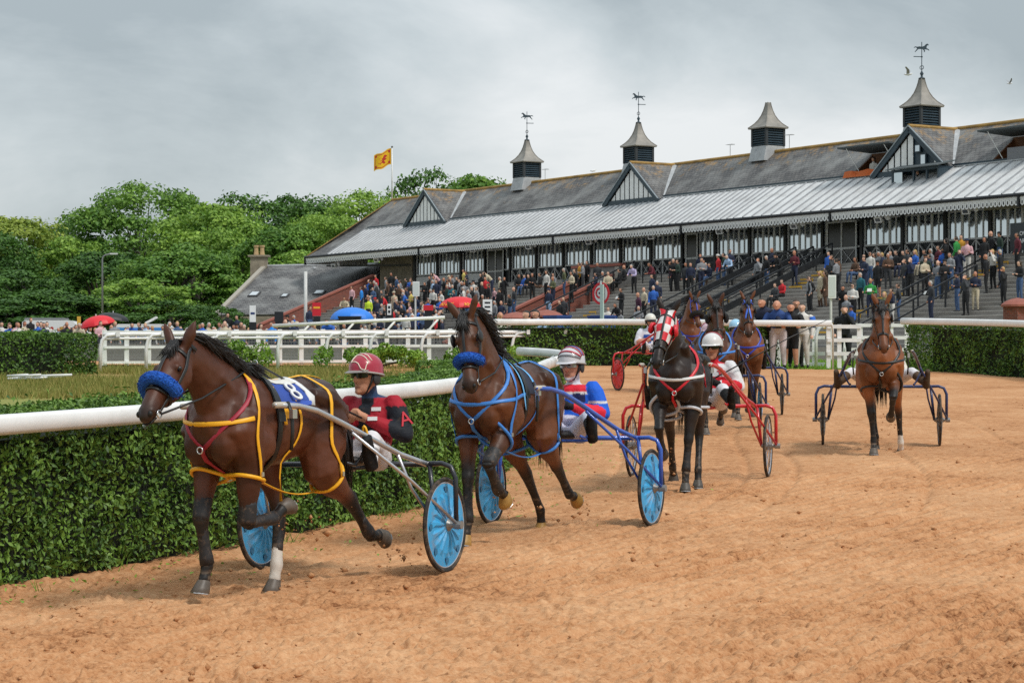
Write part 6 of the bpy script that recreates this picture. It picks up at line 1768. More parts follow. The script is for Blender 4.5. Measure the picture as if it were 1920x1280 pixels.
# ---------------------------------------------------------------- the seven turnouts
def hopples(H, m, r=.011, links=True, up=('w', 'b', 'c')):
    """loops round the legs, hung from straps over the back"""
    cs = {}
    for key, t in (('LF', .30), ('RF', .30), ('LH', .22), ('RH', .22)):
        cs[key] = ring_on(H, key, t, 0, .018, r * 1.25, m, 'hopple_loop', tilt=.22)
    for sg, sd in ((1, 'L'), (-1, 'R')):
        cf, pf = cs[sd + 'F']; chd, ph = cs[sd + 'H']
        front = max(pf, key=lambda p: p.x); back = min(pf, key=lambda p: p.x); hf = max(ph, key=lambda p: p.x); ho = max(ph, key=lambda p: p.y * sg); fo = max(pf, key=lambda p: p.y * sg)
        if 'w' in up: strap(H, [(.30, 0, 1.56), (.34, sg * .16, 1.45), (.40, sg * .27, 1.25), (.44, sg * .28, 1.08), fo + Vector((.02, sg * .03, .12)), fo], r, m, 'hopple_hanger')
        if 'b' in up: strap(H, [(-.10, 0, 1.50), (-.10, sg * .25, 1.38), (-.12, sg * .33, 1.15), (-.10, sg * .30, .98), (-.02, sg * .26, .86), back.lerp(hf, .45)], r, m, 'hopple_hanger', off=.012)
        if 'c' in up: strap(H, [(-.44, 0, 1.55), (-.42, sg * .26, 1.40), (-.40, sg * .33, 1.18), (-.38, sg * .32, 1.0), ho + Vector((.05, sg * .02, .12)), ho], r, m, 'hopple_hanger')
        if links: strap(H, [back, back.lerp(hf, .35) + Vector((0, sg * .02, -.045)), back.lerp(hf, .7) + Vector((0, sg * .02, -.04)), hf], r * 1.3, m, 'hopple_link', project=False)
        for p in (fo, ho): MB().cbox(p + Vector((0, sg * .012, .03)), (.02, .012, .03)).build('buckle', BUCK, H.root)
def breast(H, m, r=.013, yoke=True, band=True):
    if band: strap(H, [(.12, .33, 1.22), (.35, .32, 1.18), (.52, .25, 1.15), (.62, .12, 1.13), (.67, 0, 1.12), (.62, -.12, 1.13), (.52, -.25, 1.15), (.35, -.32, 1.18), (.12, -.33, 1.22)], r, m, 'breast_collar')
    if yoke:
        for sg in (-1, 1): strap(H, [(.28, 0, 1.56), (.36, sg * .18, 1.42), (.50, sg * .22, 1.25), (.62, sg * .10, 1.08), (.64, 0, .99)], r, m, 'breast_strap')
        strap(H, [(.66, 0, .99), (.60, 0, .88), (.45, 0, .80), (.28, 0, .76)], r, m, 'martingale')
        MB().tube([Vector((.668, .022 * math.cos(q), .99 + .022 * math.sin(q))) for q in np.linspace(0, 2 * PI, 13)[:-1]], .005, 6, closed=True).build('ring', BUCK, H.root, smooth=True)
def reins(H, hands_world, m=LEATHER):
    inv = H.body_world.inverted()
    for sg in (-1, 1):
        hw = inv @ hands_world[0 if sg > 0 else 1]
        a = H.hpnt(.53, sg * .075, -.03); tr = Vector((.14, sg * .05, 1.555))
        MB().tube([a, a.lerp(tr, .35) + Vector((0, sg * .05, -.02)), a.lerp(tr, .75) + Vector((0, sg * .04, -.01)), tr, tr.lerp(hw, .5) + Vector((0, 0, -.02)), hw], .0075, 6).build('rein', m, H.root, smooth=True)
        MB().tube([tr + Vector((0, .018 * math.cos(q), .018 * math.sin(q))) for q in np.linspace(0, 2 * PI, 11)[:-1]], .004, 5, closed=True).build('terret', BUCK, H.root)
    top = H.hpnt(-.03, 0, .09)
    MB().tube([top, top.lerp(Vector((.14, 0, 1.54)), .5) + Vector((0, 0, .015)), Vector((.14, 0, 1.54))], .006, 6).build('check_rein', m, H.root, smooth=True)
def tack(H, main, pad, yoke_m=None, band_m=None, girth_m=LEATHER, yoke=True, band=True, hop=None, padx=(.17, -.02), padang=1.2):
    saddle(H, pad, padx[0], padx[1], padang)
    girth(H, .12, .028, girth_m)
    saddle(H, LEATHER, .15, .08, 1.5, 'saddle_pad', off=.024)
    strap(H, [(.08, 0, 1.53), (-.2, 0, 1.48), (-.45, 0, 1.52), (-.7, 0, 1.46), (-.84, 0, 1.30)], .011, main, 'back_strap')
    breast(H, yoke_m or main, yoke=yoke, band=False)
    if band: breast(H, band_m or main, yoke=False)
    if hop: hopples(H, hop)
    for sg in (-1, 1):
        MB().tube([(.12, sg * .30, 1.30), (.12, sg * .335, 1.22), (.12, sg * .34, 1.10), (.12, sg * .33, .98)], [(.018, .01)] * 4, 6, up=(0, 1, 0)).build('tug_strap', LEATHER, H.root, smooth=True)
        MB().cbox((.12, sg * .345, 1.22), (.05, .03, .06)).build('shaft_hook', BUCK, H.root)

def rig(label_h, label_s, label_d, mid, sulky_deg, horse_deg, pose, coat, tube, wheel, drv, shaft=None, side=0.0, gap=1.60, vox=.0135, hz=None, sulky_kw=None, **hk):
    mid = Vector((mid[0], mid[1], 0)); a = math.radians(sulky_deg); d_ = Vector((-math.sin(a), -math.cos(a), 0)); lf = Vector((-d_.y, d_.x, 0))
    zl = sand_z(*(mid + lf * .755).xy); zr = sand_z(*(mid - lf * .755).xy)
    bank = math.atan2(zl - zr, 1.51)
    loc = Vector((mid.x, mid.y, (zl + zr) / 2 - .012))
    s_, sm, rotz = make_sulky(label_s, loc, sulky_deg, tube, wheel, shaft, bank, **(sulky_kw or {}))
    ah = math.radians(horse_deg); dh = Vector((-math.sin(ah), -math.cos(ah), 0))
    hl = mid + d_ * gap - dh * .12 + lf * side
    hzv = sand_z(hl.x, hl.y) if hz is None else hz
    H = make_horse('harness_horse', label_h, (hl.x, hl.y, hzv), horse_deg, pose, coat, vox=vox, **hk)
    t, hd, R, hn, shy = make_driver(label_d, loc, rotz, bank, **drv)
    hw = [sm @ Vector((hn.x + .04, sg * hn.y + shy, hn.z)) for sg in (1, -1)]
    reins(H, hw)
    return H, s_, t, hd, R, sm
def decal_on(t, me, m, loc, normal, up, name, off=.004):
    """badge laid on the driver's clothing where a line along the normal meets it"""
    bm_ = [c for c in t.children if c.name.startswith('body')][0].data
    bv = BVHTree.FromPolygons([v.co.copy() for v in bm_.vertices], [tuple(p_.vertices) for p_ in bm_.polygons]); n_ = Vector(normal).normalized()
    hit, hn_, _, _ = bv.ray_cast(Vector(loc) + n_ * .4, -n_, .8)
    if hit is None: hit, hn_ = Vector(loc), n_
    return decal(t, me, m, hit + hn_ * off, (hn_ + n_).normalized(), up, name)
def decal(parent, me, m, loc, normal, up, name):
    """small flat badge laid on a surface"""
    n_ = Vector(normal).normalized(); u_ = Vector(up); x_ = u_.cross(n_).normalized(); u_ = n_.cross(x_)
    o = mkobj(name, me, m, parent); o.matrix_local = Matrix.Translation(Vector(loc)) @ Matrix((x_, u_, n_)).transposed().to_4x4()
    return o

BLUE_DISC = make_wheel(mat('blue_disc', lin('3ba0d6'), .42, var=.10, vscale=7, dirt=.55, dscale=11, dpos=.50))
GREY_DISC = make_wheel(mat('grey_disc', lin('6a6560'), .5, var=.2, vscale=7))
RED_DISC = make_wheel(mat('red_disc', lin('d0343a'), .4, var=.1, vscale=7), mat('dark_rim', (.03, .03, .03)))
SPOKE = make_wheel(STEEL, STEEL, spokes=True)
YELLOW = mat('yellow_webbing', lin('f0b020'), .45, var=.06, vscale=20)
CRIMSON = mat('crimson_webbing', lin('9c2237'), .5, var=.1, vscale=20)
BLUEW = mat('blue_webbing', lin('3a7fd0'), .42, var=.08, vscale=20)
NAVYW = mat('navy_webbing', lin('2b3fae'), .42, var=.08, vscale=20)
REDW = mat('red_webbing', lin('d02030'), .4, var=.08, vscale=20)
WHITEW = mat('white_webbing', (.7, .7, .7), .5)
BLUEWOOL = mat('blue_sheepskin', lin('1b58b8'), .95, var=.2, vscale=40, bump=.8, bscale=90)
BLACKWOOL = mat('black_sheepskin', (.01, .01, .011), .95, var=.3, vscale=40)
BLUE_TUBE = mat('blue_enamel', lin('3159b6'), .3, var=.06, coat=.3)
NAVY_TUBE = mat('navy_enamel', lin('2c3763'), .35, var=.08, coat=.2)
RED_TUBE = mat('red_enamel', lin('c8252f'), .3, var=.06, coat=.3)
DARK_TUBE = mat('dark_enamel', (.02, .022, .03), .35, coat=.2)

def near_mid(px, py, deg):      # sulky centre from where its left wheel meets the sand
    p = G(px, py); a = math.radians(deg); lf = Vector((math.cos(a), -math.sin(a), 0)); return p - lf * .755

# 1 - the leader
def paint1(V, n, col):
    red, blk = np.array(lin('a01f2e')), np.array(lin('1d2129'))
    t = n == 'torso'; col[t] = red
    col[t & (np.abs(np.abs(V[:, 1]) - .07) < .035) & (V[:, 2] < 1.06)] = blk
    col[t & (np.abs(V[:, 1]) < .17) & (V[:, 2] > 1.08) & (V[:, 0] > -.12)] = red
    col[t & (np.abs(np.abs(V[:, 1]) - .13) < .05) & (V[:, 2] < 1.08)] = red
    col[t & (V[:, 2] < .935)] = red
    col[t & (np.abs(V[:, 1]) < .05) & (V[:, 2] > 1.0)] = blk
    col[(n == 'arm')] = blk
    col[(n == 'arm') & (V[:, 2] > 1.195)] = red
    col[(n == 'fore')] = red
    col[(n == 'fore') & (np.abs(V[:, 1]) > .22)] = blk
    col[(n == 'torso') & (V[:, 2] > 1.262)] = np.array(lin('2d4668'))
W1 = dict(colors=dict(torso='1d2129', arm='1d2129', fore='a01f2e', hips='d8d2d4', leg='d8d2d4', shin='e0dcdc', boot='131315', paint=paint1), lean=-.02, turn=-.25, nod=.05, sh_y=.14, spread=1.12, hands=(.14, .055, 1.12), glasses='black', helmet='a3243b', gloves=False)
H1, s1, t1, hd1, R1, sm1 = rig('leading bay horse with blue noseband and yellow hobble straps', 'silver shafted sulky with blue disc wheels behind the leading horse', 'driver in red and black jacket with red helmet and sunglasses',
    near_mid(836, 1073, 24), 24, 30, dict(poll=(.90, .03, 1.62), head=(.44, .06, -.42), ear=.55, RF=dict(ik=(.48, .05, .35), y=.12), LF=dict(fk=(.02, -1.62, -2.1), y=.15), RH=dict(ik=(-.22, .0, .25), b1=1.0, y=.06), LH=dict(fk=(-1.05, -.80, -1.5), b1=.20, y=.14)),
    '57301f', DARK_TUBE, BLUE_DISC, W1, shaft=STEEL, side=.045, gap=1.52, socks=(('RH', .72),), vox=.0125)
tack(H1, YELLOW, mat('blue_cloth', lin('2d4a9c'), .7, var=.1), yoke_m=CRIMSON, band=False, hop=YELLOW, padx=(.06, -.26), padang=1.02)
saddle(H1, mat('cloth_band', lin('3556b4'), .6, var=.1), .06, -.26, 1.10, 'cloth_border', off=.020, a0=.98)
saddle(H1, YELLOW, .06, -.07, 1.42, 'yellow_pad', off=.010, a0=1.05)
saddle(H1, mat('cloth_white', (.62, .6, .56), .7, var=.1), .05, -.24, .40, 'white_panel', off=.017, a0=-.40)
strap(H1, [(-.24, .0, 1.50), (-.25, .2, 1.40), (-.26, .27, 1.28)], .022, WHITEW, 'white_edge', off=.018)
nd_ = Vector((0, math.sin(.74), math.cos(.74))); nl = H1.bvh.ray_cast(Vector((-.10, 0, 1.15)) + nd_ * .8, -nd_, .8)[0]
decal(H1.root, text_mesh('8', .24, .004), WHITEW, nl + nd_ * .030, nd_, (0, -nd_.z, nd_.y), 'race_number')
strap(H1, [(.09, -.30, 1.25), (.09, -.2, 1.42), (.09, 0, 1.50), (.09, .2, 1.42), (.09, .33, 1.15)], .014, YELLOW, 'cloth_piping', off=.02)
strap(H1, [(.46, .30, 1.20), (.58, .20, 1.17), (.67, .02, 1.16), (.58, -.20, 1.17), (.46, -.30, 1.20)], .013, YELLOW, 'chest_band')
bridle(H1, LEATHER, nose_t=.40)
fluffy(H1, .345, BLUEWOOL, r0=.044)
boot(H1, 'RF', .0, .98, .012, BOOTM); boot(H1, 'RF', .62, 1.02, .012, BOOTM, 'knee_boot', seg=0); boot(H1, 'LF', .05, .98, .012, BOOTM); boot(H1, 'LF', .66, 1.02, .012, BOOTM, 'knee_boot', seg=0); boot(H1, 'RH', .35, .75, .010, BOOTM); boot(H1, 'LH', .5, .95, .010, BOOTM)
# badges on the jacket and lettering on the sleeve
decal_on(t1, text_mesh('A', .15, .004), mat('sleeve_red', lin('c02436'), .6), (-.06, .38, 1.09), (.55, .8, .15), (0.1, -.2, 1), 'sleeve_letter')
for (y_, z_) in ((.225, 1.175), (.225, 1.09)): decal_on(t1, MB().box(-.035, -.014, -.002, .035, .014, .002).mesh('badge'), WHITEW, (.0, y_, z_), (1, .25, .15), (0, 0, 1), 'jacket_badge')
hm_ = mat('helmet_piping', lin('e8dccb'), .4)
for pts in ([(.06, .09), (.06, -.02), (.115, -.03), (.115, .08), (.06, .09)], [(.115, .08), (.122, .10)], [(.03, .095), (.02, -.095)]):
    q = MB(); q.xf = Matrix.Translation(hd1) @ R1.to_4x4(); pp = []
    for (x_, y_) in pts:
        z2 = max(0, 1 - ((x_ + .008) / .142) ** 2 - (y_ / .118) ** 2); pp.append(Vector((x_, y_, .046 + .120 * math.sqrt(z2))))
    pd = []
    for a_, b_ in zip(pp[:-1], pp[1:]):
        for k in range(5):
            w_ = a_.lerp(b_, k / 5); z2 = max(0, 1 - ((w_.x + .008) / .142) ** 2 - (w_.y / .118) ** 2); pd.append(Vector((w_.x, w_.y, .046 + .120 * math.sqrt(z2))))
    pd.append(pp[-1]); q.tube(pd, .004, 5); q.build('helmet_piping', hm_, t1, smooth=True)
MB().tube([(.62 + .03 * math.sin(q), .46 + .02 * math.cos(q), .93 + .12 * math.sin(q) + .02) for q in np.linspace(0, 2 * PI, 17)[:-1]], .010, 6, closed=True).build('yellow_loop', YELLOW, t1, smooth=True)

# 2 - the second horse
def paint2(V, n, col):
    red, blu, wh = np.array(lin('d8283a')), np.array(lin('1f5fd0')), np.array((.7, .7, .7))
    t = n == 'torso'
    col[t] = blu; col[t & (V[:, 2] > 1.175)] = red; col[t & (V[:, 1] < -.05) & (V[:, 2] > 1.02)] = red
    col[t & (np.abs(V[:, 2] - 1.175) < .009) & (V[:, 1] > -.05)] = wh; col[t & (np.abs(V[:, 1] + .05) < .009) & (V[:, 2] < 1.175) & (V[:, 0] > -.1)] = wh
    col[t & (V[:, 2] < .955)] = red
    col[t & (V[:, 1] > .03) & (V[:, 1] < .14) & (V[:, 2] > 1.09) & (V[:, 2] < 1.17) & (V[:, 0] > -.1)] = np.array(lin('1c2350'))
    col[t & (V[:, 2] > 1.25)] = np.array(lin('c9ccd6'))
    col[n == 'arm'] = blu; col[n == 'fore'] = red; col[(n == 'arm') & (V[:, 2] < 1.10) & (V[:, 2] > 1.085)] = wh
W2 = dict(colors=dict(torso='1f5fd0', arm='1f5fd0', fore='d8283a', hips='d9dcf0', leg='d9dcf0', shin='121214', boot='151516', hand='18181a', paint=paint2), lean=.06, turn=-.12, nod=.12, hands=(.22, .09, 1.06), glasses='clear', helmet='c9c7cc', stripe=[('b8404f', .25), ('b8404f', .75), ('4a62b0', .0), ('b8404f', -.4), ('7a7a80', 1.1)], skin=lin('c98f76'))
H2, s2, t2, hd2, R2, sm2 = rig('brown horse with blue noseband and blue harness, second in line', 'blue sulky with light blue disc wheels behind the second horse', 'driver in red and blue jacket and white trousers with glasses',
    near_mid(1222, 980, 22), 22, 24, dict(poll=(.80, .03, 1.79), head=(.34, .20, -.88), ear=.3, RF=dict(ik=(.60, .0, .30), y=.08), LF=dict(fk=(.85, -.75, -1.25), y=.15), RH=dict(ik=(-.98, .0, -.15), b1=.30, y=.10), LH=dict(fk=(-.92, -.85, -1.35), b1=.45, y=.15)),
    '60371f', BLUE_TUBE, BLUE_DISC, W2, side=-.02, hoofc='a07a3c', vox=.0125)
tack(H2, BLUEW, mat('dark_pad', lin('23283a'), .7, var=.1), hop=BLUEW, padx=(.17, -.05), padang=1.35)
for x_ in (.18, -.06): strap(H2, [(x_, -.33, 1.08), (x_, -.28, 1.35), (x_, 0, 1.50), (x_, .28, 1.35), (x_, .33, 1.08)], .011, mat('sky_piping', lin('6ab4ea'), .5), 'pad_piping', off=.02)
bridle(H2, LEATHER, nose_t=.42, blink=True); fluffy(H2, .36, BLUEWOOL, r0=.041)
boot(H2, 'RF', -.0, 1.0, .012, BOOTM); boot(H2, 'LF', .0, 1.0, .013, BOOTM); boot(H2, 'LF', .6, 1.03, .014, BOOTM, 'knee_boot', seg=0)

# 3 - the black horse in the chequered hood
def paint3(V, n, col):
    red, wh, blk = np.array(lin('c8202f')), np.array((.68, .68, .70)), np.array((.02, .02, .02))
    t = n == 'torso'; col[t] = wh; col[t & (V[:, 2] < 1.10)] = red; col[t & (V[:, 2] > 1.245)] = red
    col[t & (V[:, 2] > 1.20) & (np.abs(V[:, 1]) < .06) & (V[:, 0] > -.05)] = red
    col[n == 'arm'] = wh; f = n == 'fore'; col[f] = red; col[f & (np.abs(V[:, 1]) < .13)] = wh
    col[t & (V[:, 2] < .96)] = wh
W3 = dict(colors=dict(torso='d8d8da', arm='d8d8da', fore='c8202f', hips='d9d6da', leg='d9d6da', shin='141416', boot='151516', hand='151517', paint=paint3), lean=.02, turn=-.05, nod=.08, sh_y=.15, hands=(.20, .09, 1.03), glasses='black', helmet='d4d1d0', stripe=[('b03a48', .15), ('b03a48', -.25)], skin=lin('b87f64'))
H3, s3, t3, hd3, R3, sm3 = rig('near black horse wearing a red and white chequered hood', 'red sulky behind the black horse', 'driver in white and red silks with red star and sunglasses',
    near_mid(1440, 893, 13), 13, 9, dict(poll=(.76, -.06, 1.77), head=(.48, -.14, -.80), ear=.45, LF=dict(ik=(.52, .0, .3), y=.10), RF=dict(fk=(.80, -.75, -1.4), y=.15), LH=dict(ik=(-.10, .0, .25), b1=.95, y=.18), RH=dict(fk=(-.75, -.35, -.9), b1=.5, y=.14)),
    '2a1e1a', RED_TUBE, SPOKE, W3, side=.02, mane=False, hoofc='4a453f', vox=.0135)
tack(H3, REDW, mat('gold_cloth', lin('d8a428'), .7, var=.08), hop=None, padx=(.10, -.14), padang=.8, yoke_m=REDW, band_m=WHITEW)
for x_ in (.17, .06): strap(H3, [(x_, -.34, 1.05), (x_, -.28, 1.35), (x_, 0, 1.50), (x_, .28, 1.35), (x_, .34, 1.05)], .014, REDW, 'pad_piping', off=.028)
cL = mat('clear_hopple', (.55, .56, .6), .25)
for key in ('LF', 'RF', 'LH', 'RH'): ring_on(H3, key, .30, 0, .02, .017, cL, 'hopple_loop', tilt=.2)
bridle(H3, LEATHER, nose_t=.42)
# chequered hood: panels of cloth fitted over the head, in red and white squares
hood_m = [REDW, mat('hood_white', (.72, .72, .72), .6)]
for i in range(4):
    for k in range(8):
        q0, q1 = lerp(-1.05, PI + 1.05, k / 8), lerp(-1.05, PI + 1.05, (k + 1) / 8); t0, t1_ = lerp(-.02, .33, i / 4), lerp(-.02, .33, (i + 1) / 4)
        if i == 2 and k in (1, 6): continue
        vs_ = []
        for t_ in np.linspace(t0, t1_, 4):
            for q in np.linspace(q0, q1, 4):
                d_ = H3.ey * math.cos(q) + H3.ez * math.sin(q); c = H3.hpnt(t_, 0, -.02); hit, n_, _, _ = H3.bvh.ray_cast(c + d_ * .22, -d_, .22)
                p_ = (hit if hit is not None else c + d_ * .1); p_ = c + (p_ - c).normalized() * min((p_ - c).length, .165) + d_ * .010; vs_.append(p_)
        fs_ = [(a_ * 4 + b_, (a_ + 1) * 4 + b_, (a_ + 1) * 4 + b_ + 1, a_ * 4 + b_ + 1) for a_ in range(3) for b_ in range(3)]
        MB().add(vs_, fs_).build('hood_panel', hood_m[(i + k) % 2], H3.root, smooth=True)
for sg in (-1, 1):
    c = H3.hpnt(.19, sg * .105, .03)
    MB().lathe([(.028, .012), (.058, .0), (.062, .012), (.05, .035), (.03, .042)], 14, c, H3.ey * sg + H3.ex * -.3).build('eye_cup', REDW, H3.root, smooth=True)
star = []
for k in range(10): r_ = .055 if k % 2 == 0 else .023; star.append((r_ * math.sin(k * PI / 5), r_ * math.cos(k * PI / 5)))
decal_on(t3, MB().prism(star, (0, 0, 0), (1, 0, 0), (0, 1, 0), .004).mesh('star'), mat('star_red', lin('c8202f'), .6), (.0, .25, 1.15), (1, .15, .2), (0, 0, 1), 'chest_star')
MB().tube([sm3.inverted() @ (sm3 @ Vector((.25, .12, 1.04))), Vector((-.35, .95, 1.52)), Vector((-.6, 1.35, 1.72))], [.009, .006, .003], 6).build('whip', LEATHER, t3, smooth=True)
boot(H3, 'LF', .1, .95, .010, BOOTM); boot(H3, 'RF', .1, .95, .010, BOOTM)

# 4 - far horse with white hind leg, behind the black horse
def paint4(V, n, col):
    t = n == 'torso'; col[t & (V[:, 1] < -.02) & (V[:, 2] < 1.15)] = np.array(lin('2c56a8'))
W4 = dict(colors=dict(torso='d6d8e2', arm='d6d8e2', fore='c98f76', hips='d9d9de', leg='d9d9de', shin='d0d0d4', boot='252528', hand='2c56a8', paint=paint4), turn=-.2, vox=.018, helmet='d8d6cc', glasses='black', hands=(.24, .08, 1.05))
p4 = G(1222, 731)
H4, s4, t4, _, _, _ = rig('far chestnut horse with blue bridle, half hidden behind the chequered hood', 'far red sulky with red disc wheel against the hedge', 'far driver in white and blue with white helmet left of the chequered hood',
    p4, -20, -14, dict(poll=(.74, 0, 1.84), head=(.46, .0, -.82), ear=.5, LF=dict(ik=(.45, 0, .3)), RF=dict(fk=(.55, -.9, -1.4)), LH=dict(fk=(-.8, -.3, -.9)), RH=dict(ik=(-.8, .02, -.1), b1=.35)),
    '77462a', RED_TUBE, RED_DISC, W4, socks=(('RH', .0), ('LH', .3)), vox=.018, muzzle=.3)
tack(H4, NAVYW, mat('dark_pad', '23283a'), hop=None); bridle(H4, NAVYW, nose_t=.40); fluffy(H4, .36, BLACKWOOL, r0=.05)

# 5 - brown horse between the black one and the blue bridled one
def paint5(V, n, col):
    t = n == 'torso'; col[t & (V[:, 2] > 1.2)] = np.array(lin('2f5fae'))
W5 = dict(colors=dict(torso='28497e', arm='28497e', fore='28497e', hips='8f6a6e', leg='cfc9cc', shin='1a1a1c', boot='1a1a1c', hand='1a1a1c', paint=paint5), vox=.018, helmet='c9a9b4', stripe=[('a84a62', .3), ('a84a62', -.3)], glasses='yellow', lean=-.04, turn=.15)
p5 = G(1330, 800)
H5, s5, t5, _, _, _ = rig('brown horse with black mane behind the driver in white and red', 'dark blue sulky behind the brown horse with black mane', 'driver with pink and white helmet and yellow goggles',
    p5, 4, 3, dict(poll=(.78, 0, 1.80), head=(.40, .05, -.86), ear=.4, RF=dict(ik=(.45, 0, .3)), LF=dict(fk=(.6, -.9, -1.4)), RH=dict(ik=(-.35, 0, .2), b1=.8), LH=dict(fk=(-.8, -.5, -1.2))),
    '59331f', NAVY_TUBE, BLUE_DISC, W5, vox=.018, side=.04, socks=(('RH', .6),))
tack(H5, BLUEW, mat('dark_pad', '23283a'), hop=None); bridle(H5, LEATHER, blink=True)
for sg in (-1, 1): MB().ball(H5.hpnt(.20, sg * .13, -.02), (.05, .04, .07), 10).build('cheek_roll', BLACKWOOL, H5.root, smooth=True)

# 6 - bay with a bright blue crossed bridle
W6 = dict(colors=dict(torso='6a3a5a', arm='2c3763', fore='2c3763', hips='d0d0d4', leg='d0d0d4', shin='1a1a1c', boot='1a1a1c', hand='1a1a1c'), vox=.018, helmet='9ccae6', glasses='black', turn=.1)
p6 = G(1380, 776)
H6, s6, t6, _, _, _ = rig('bay horse with bright blue crossed bridle near the rail watchers', 'dark blue sulky beside the men at the rail', 'driver with pale blue helmet behind the blue bridled bay',
    p6, 5, 2, dict(poll=(.70, 0, 1.84), head=(.42, .0, -.85), ear=.3, RF=dict(ik=(.45, 0, .3)), LF=dict(ik=(.15, .05, -.2)), RH=dict(ik=(-.45, 0, .2), b1=.7), LH=dict(fk=(-.8, -.5, -1.2))),
    '764426', NAVY_TUBE, GREY_DISC, W6, vox=.018, side=.12)
tack(H6, NAVYW, mat('dark_pad', '23283a'), hop=None, yoke_m=NAVYW); bridle(H6, LEATHER, blink=True, bm=NAVYW)
for sg in (-1, 1): strap(H6, [H6.hpnt(.02, sg * .07, .08), H6.hpnt(.12, sg * .02, .12), H6.hpnt(.20, -sg * .02, .12), H6.hpnt(.34, -sg * .06, .08)], .012, mat('bright_blue_strap', lin('4a74e0'), .4), 'cross_strap', step=.03)
for key in ('LF', 'RF'): boot(H6, key, .0, 1.0, .012, BOOTM)

# 7 - bay on its own at the right
W7 = dict(colors=dict(torso='6b4a3c', arm='d8d4c8', fore='d8d4c8', hips='d9d6da', leg='d9d6da', shin='54402f', boot='4a3a2c', hand='1a1a1c'), vox=.016, helmet='e0dcc4', glasses='black', spread=1.28)
p7 = (G(1541, 836) + G(1762, 834)) / 2
H7, s7, t7, _, _, _ = rig('bay horse alone at the right, coming straight on', 'dark blue sulky behind the bay horse at the right', 'driver mostly hidden behind the bay horse at the right, muddy boots showing',
    p7, 8.5, 8, dict(poll=(.78, .0, 1.80), head=(.44, .03, -.84), ear=.35, RF=dict(ik=(.42, .0, .3), y=.09), LF=dict(fk=(1.05, -.75, -1.5), y=.12), RH=dict(ik=(-.70, 0, -.1), b1=.45, y=.04), LH=dict(fk=(-.50, -.15, -.6), b1=.65, y=.27)),
    '844c28', NAVY_TUBE, GREY_DISC, W7, vox=.014, socks=(('LH', .75),), mane_side=-1, side=-.03, muzzle=.35)
tack(H7, LEATHER, LEATHER, hop=None); bridle(H7, LEATHER, blink=True)
for sg in (-1, 1): strap(H7, [H7.hpnt(.0, sg * .07, .08), H7.hpnt(.12, sg * .025, .12), H7.hpnt(.24, sg * .0, .12)], .010, LEATHER, 'cross_strap', step=.03)
ring_on(H7, 'LF', .30, 0, .02, .016, LEATHER, 'hopple_loop'); ring_on(H7, 'RF', .30, 0, .02, .012, LEATHER, 'hopple_loop')
boot(H7, 'LF', -.0, .5, .010, BOOTM)

# sand flung up behind the hooves
fg = np.random.RandomState(8); gp_ = []
for H_, keys in ((H1, ('LH', 'RH', 'LF')), (H2, ('LH', 'RH', 'LF')), (H3, ('RF', 'LH')), (H7, ('LF', 'LH', 'RF'))):
    for key in keys:
        c0 = H_.body_world @ H_.joint[key][3]; bk = (H_.body_world.to_3x3() @ Vector((-1, 0, 0))).normalized()
        for k in range(34):
            q = fg.exponential(.22); gp_.append((c0.x + bk.x * q + fg.normal(0, .07), c0.y + bk.y * q + fg.normal(0, .07), max(sand_z(c0.x, c0.y) + .01, c0.z - .08 + fg.normal(0, .07) - q * .15)))
gp_ = np.array(gp_); gs_ = fg.gamma(2, .0028, len(gp_)) + .002
gv_ = oc[None] * gs_[:, None, None] * fg.uniform(.6, 1.4, (len(gp_), 6, 1)) + gp_[:, None]
gme = np_mesh('flying_sand', gv_.reshape(-1, 3), (np.arange(len(gp_))[:, None, None] * 6 + of[None]).reshape(-1, 3), 3)
tag(mkobj('flying_sand', gme, sand.data.materials[0]), 'grains of sand flung up behind the hooves', 'sand', kind='stuff')
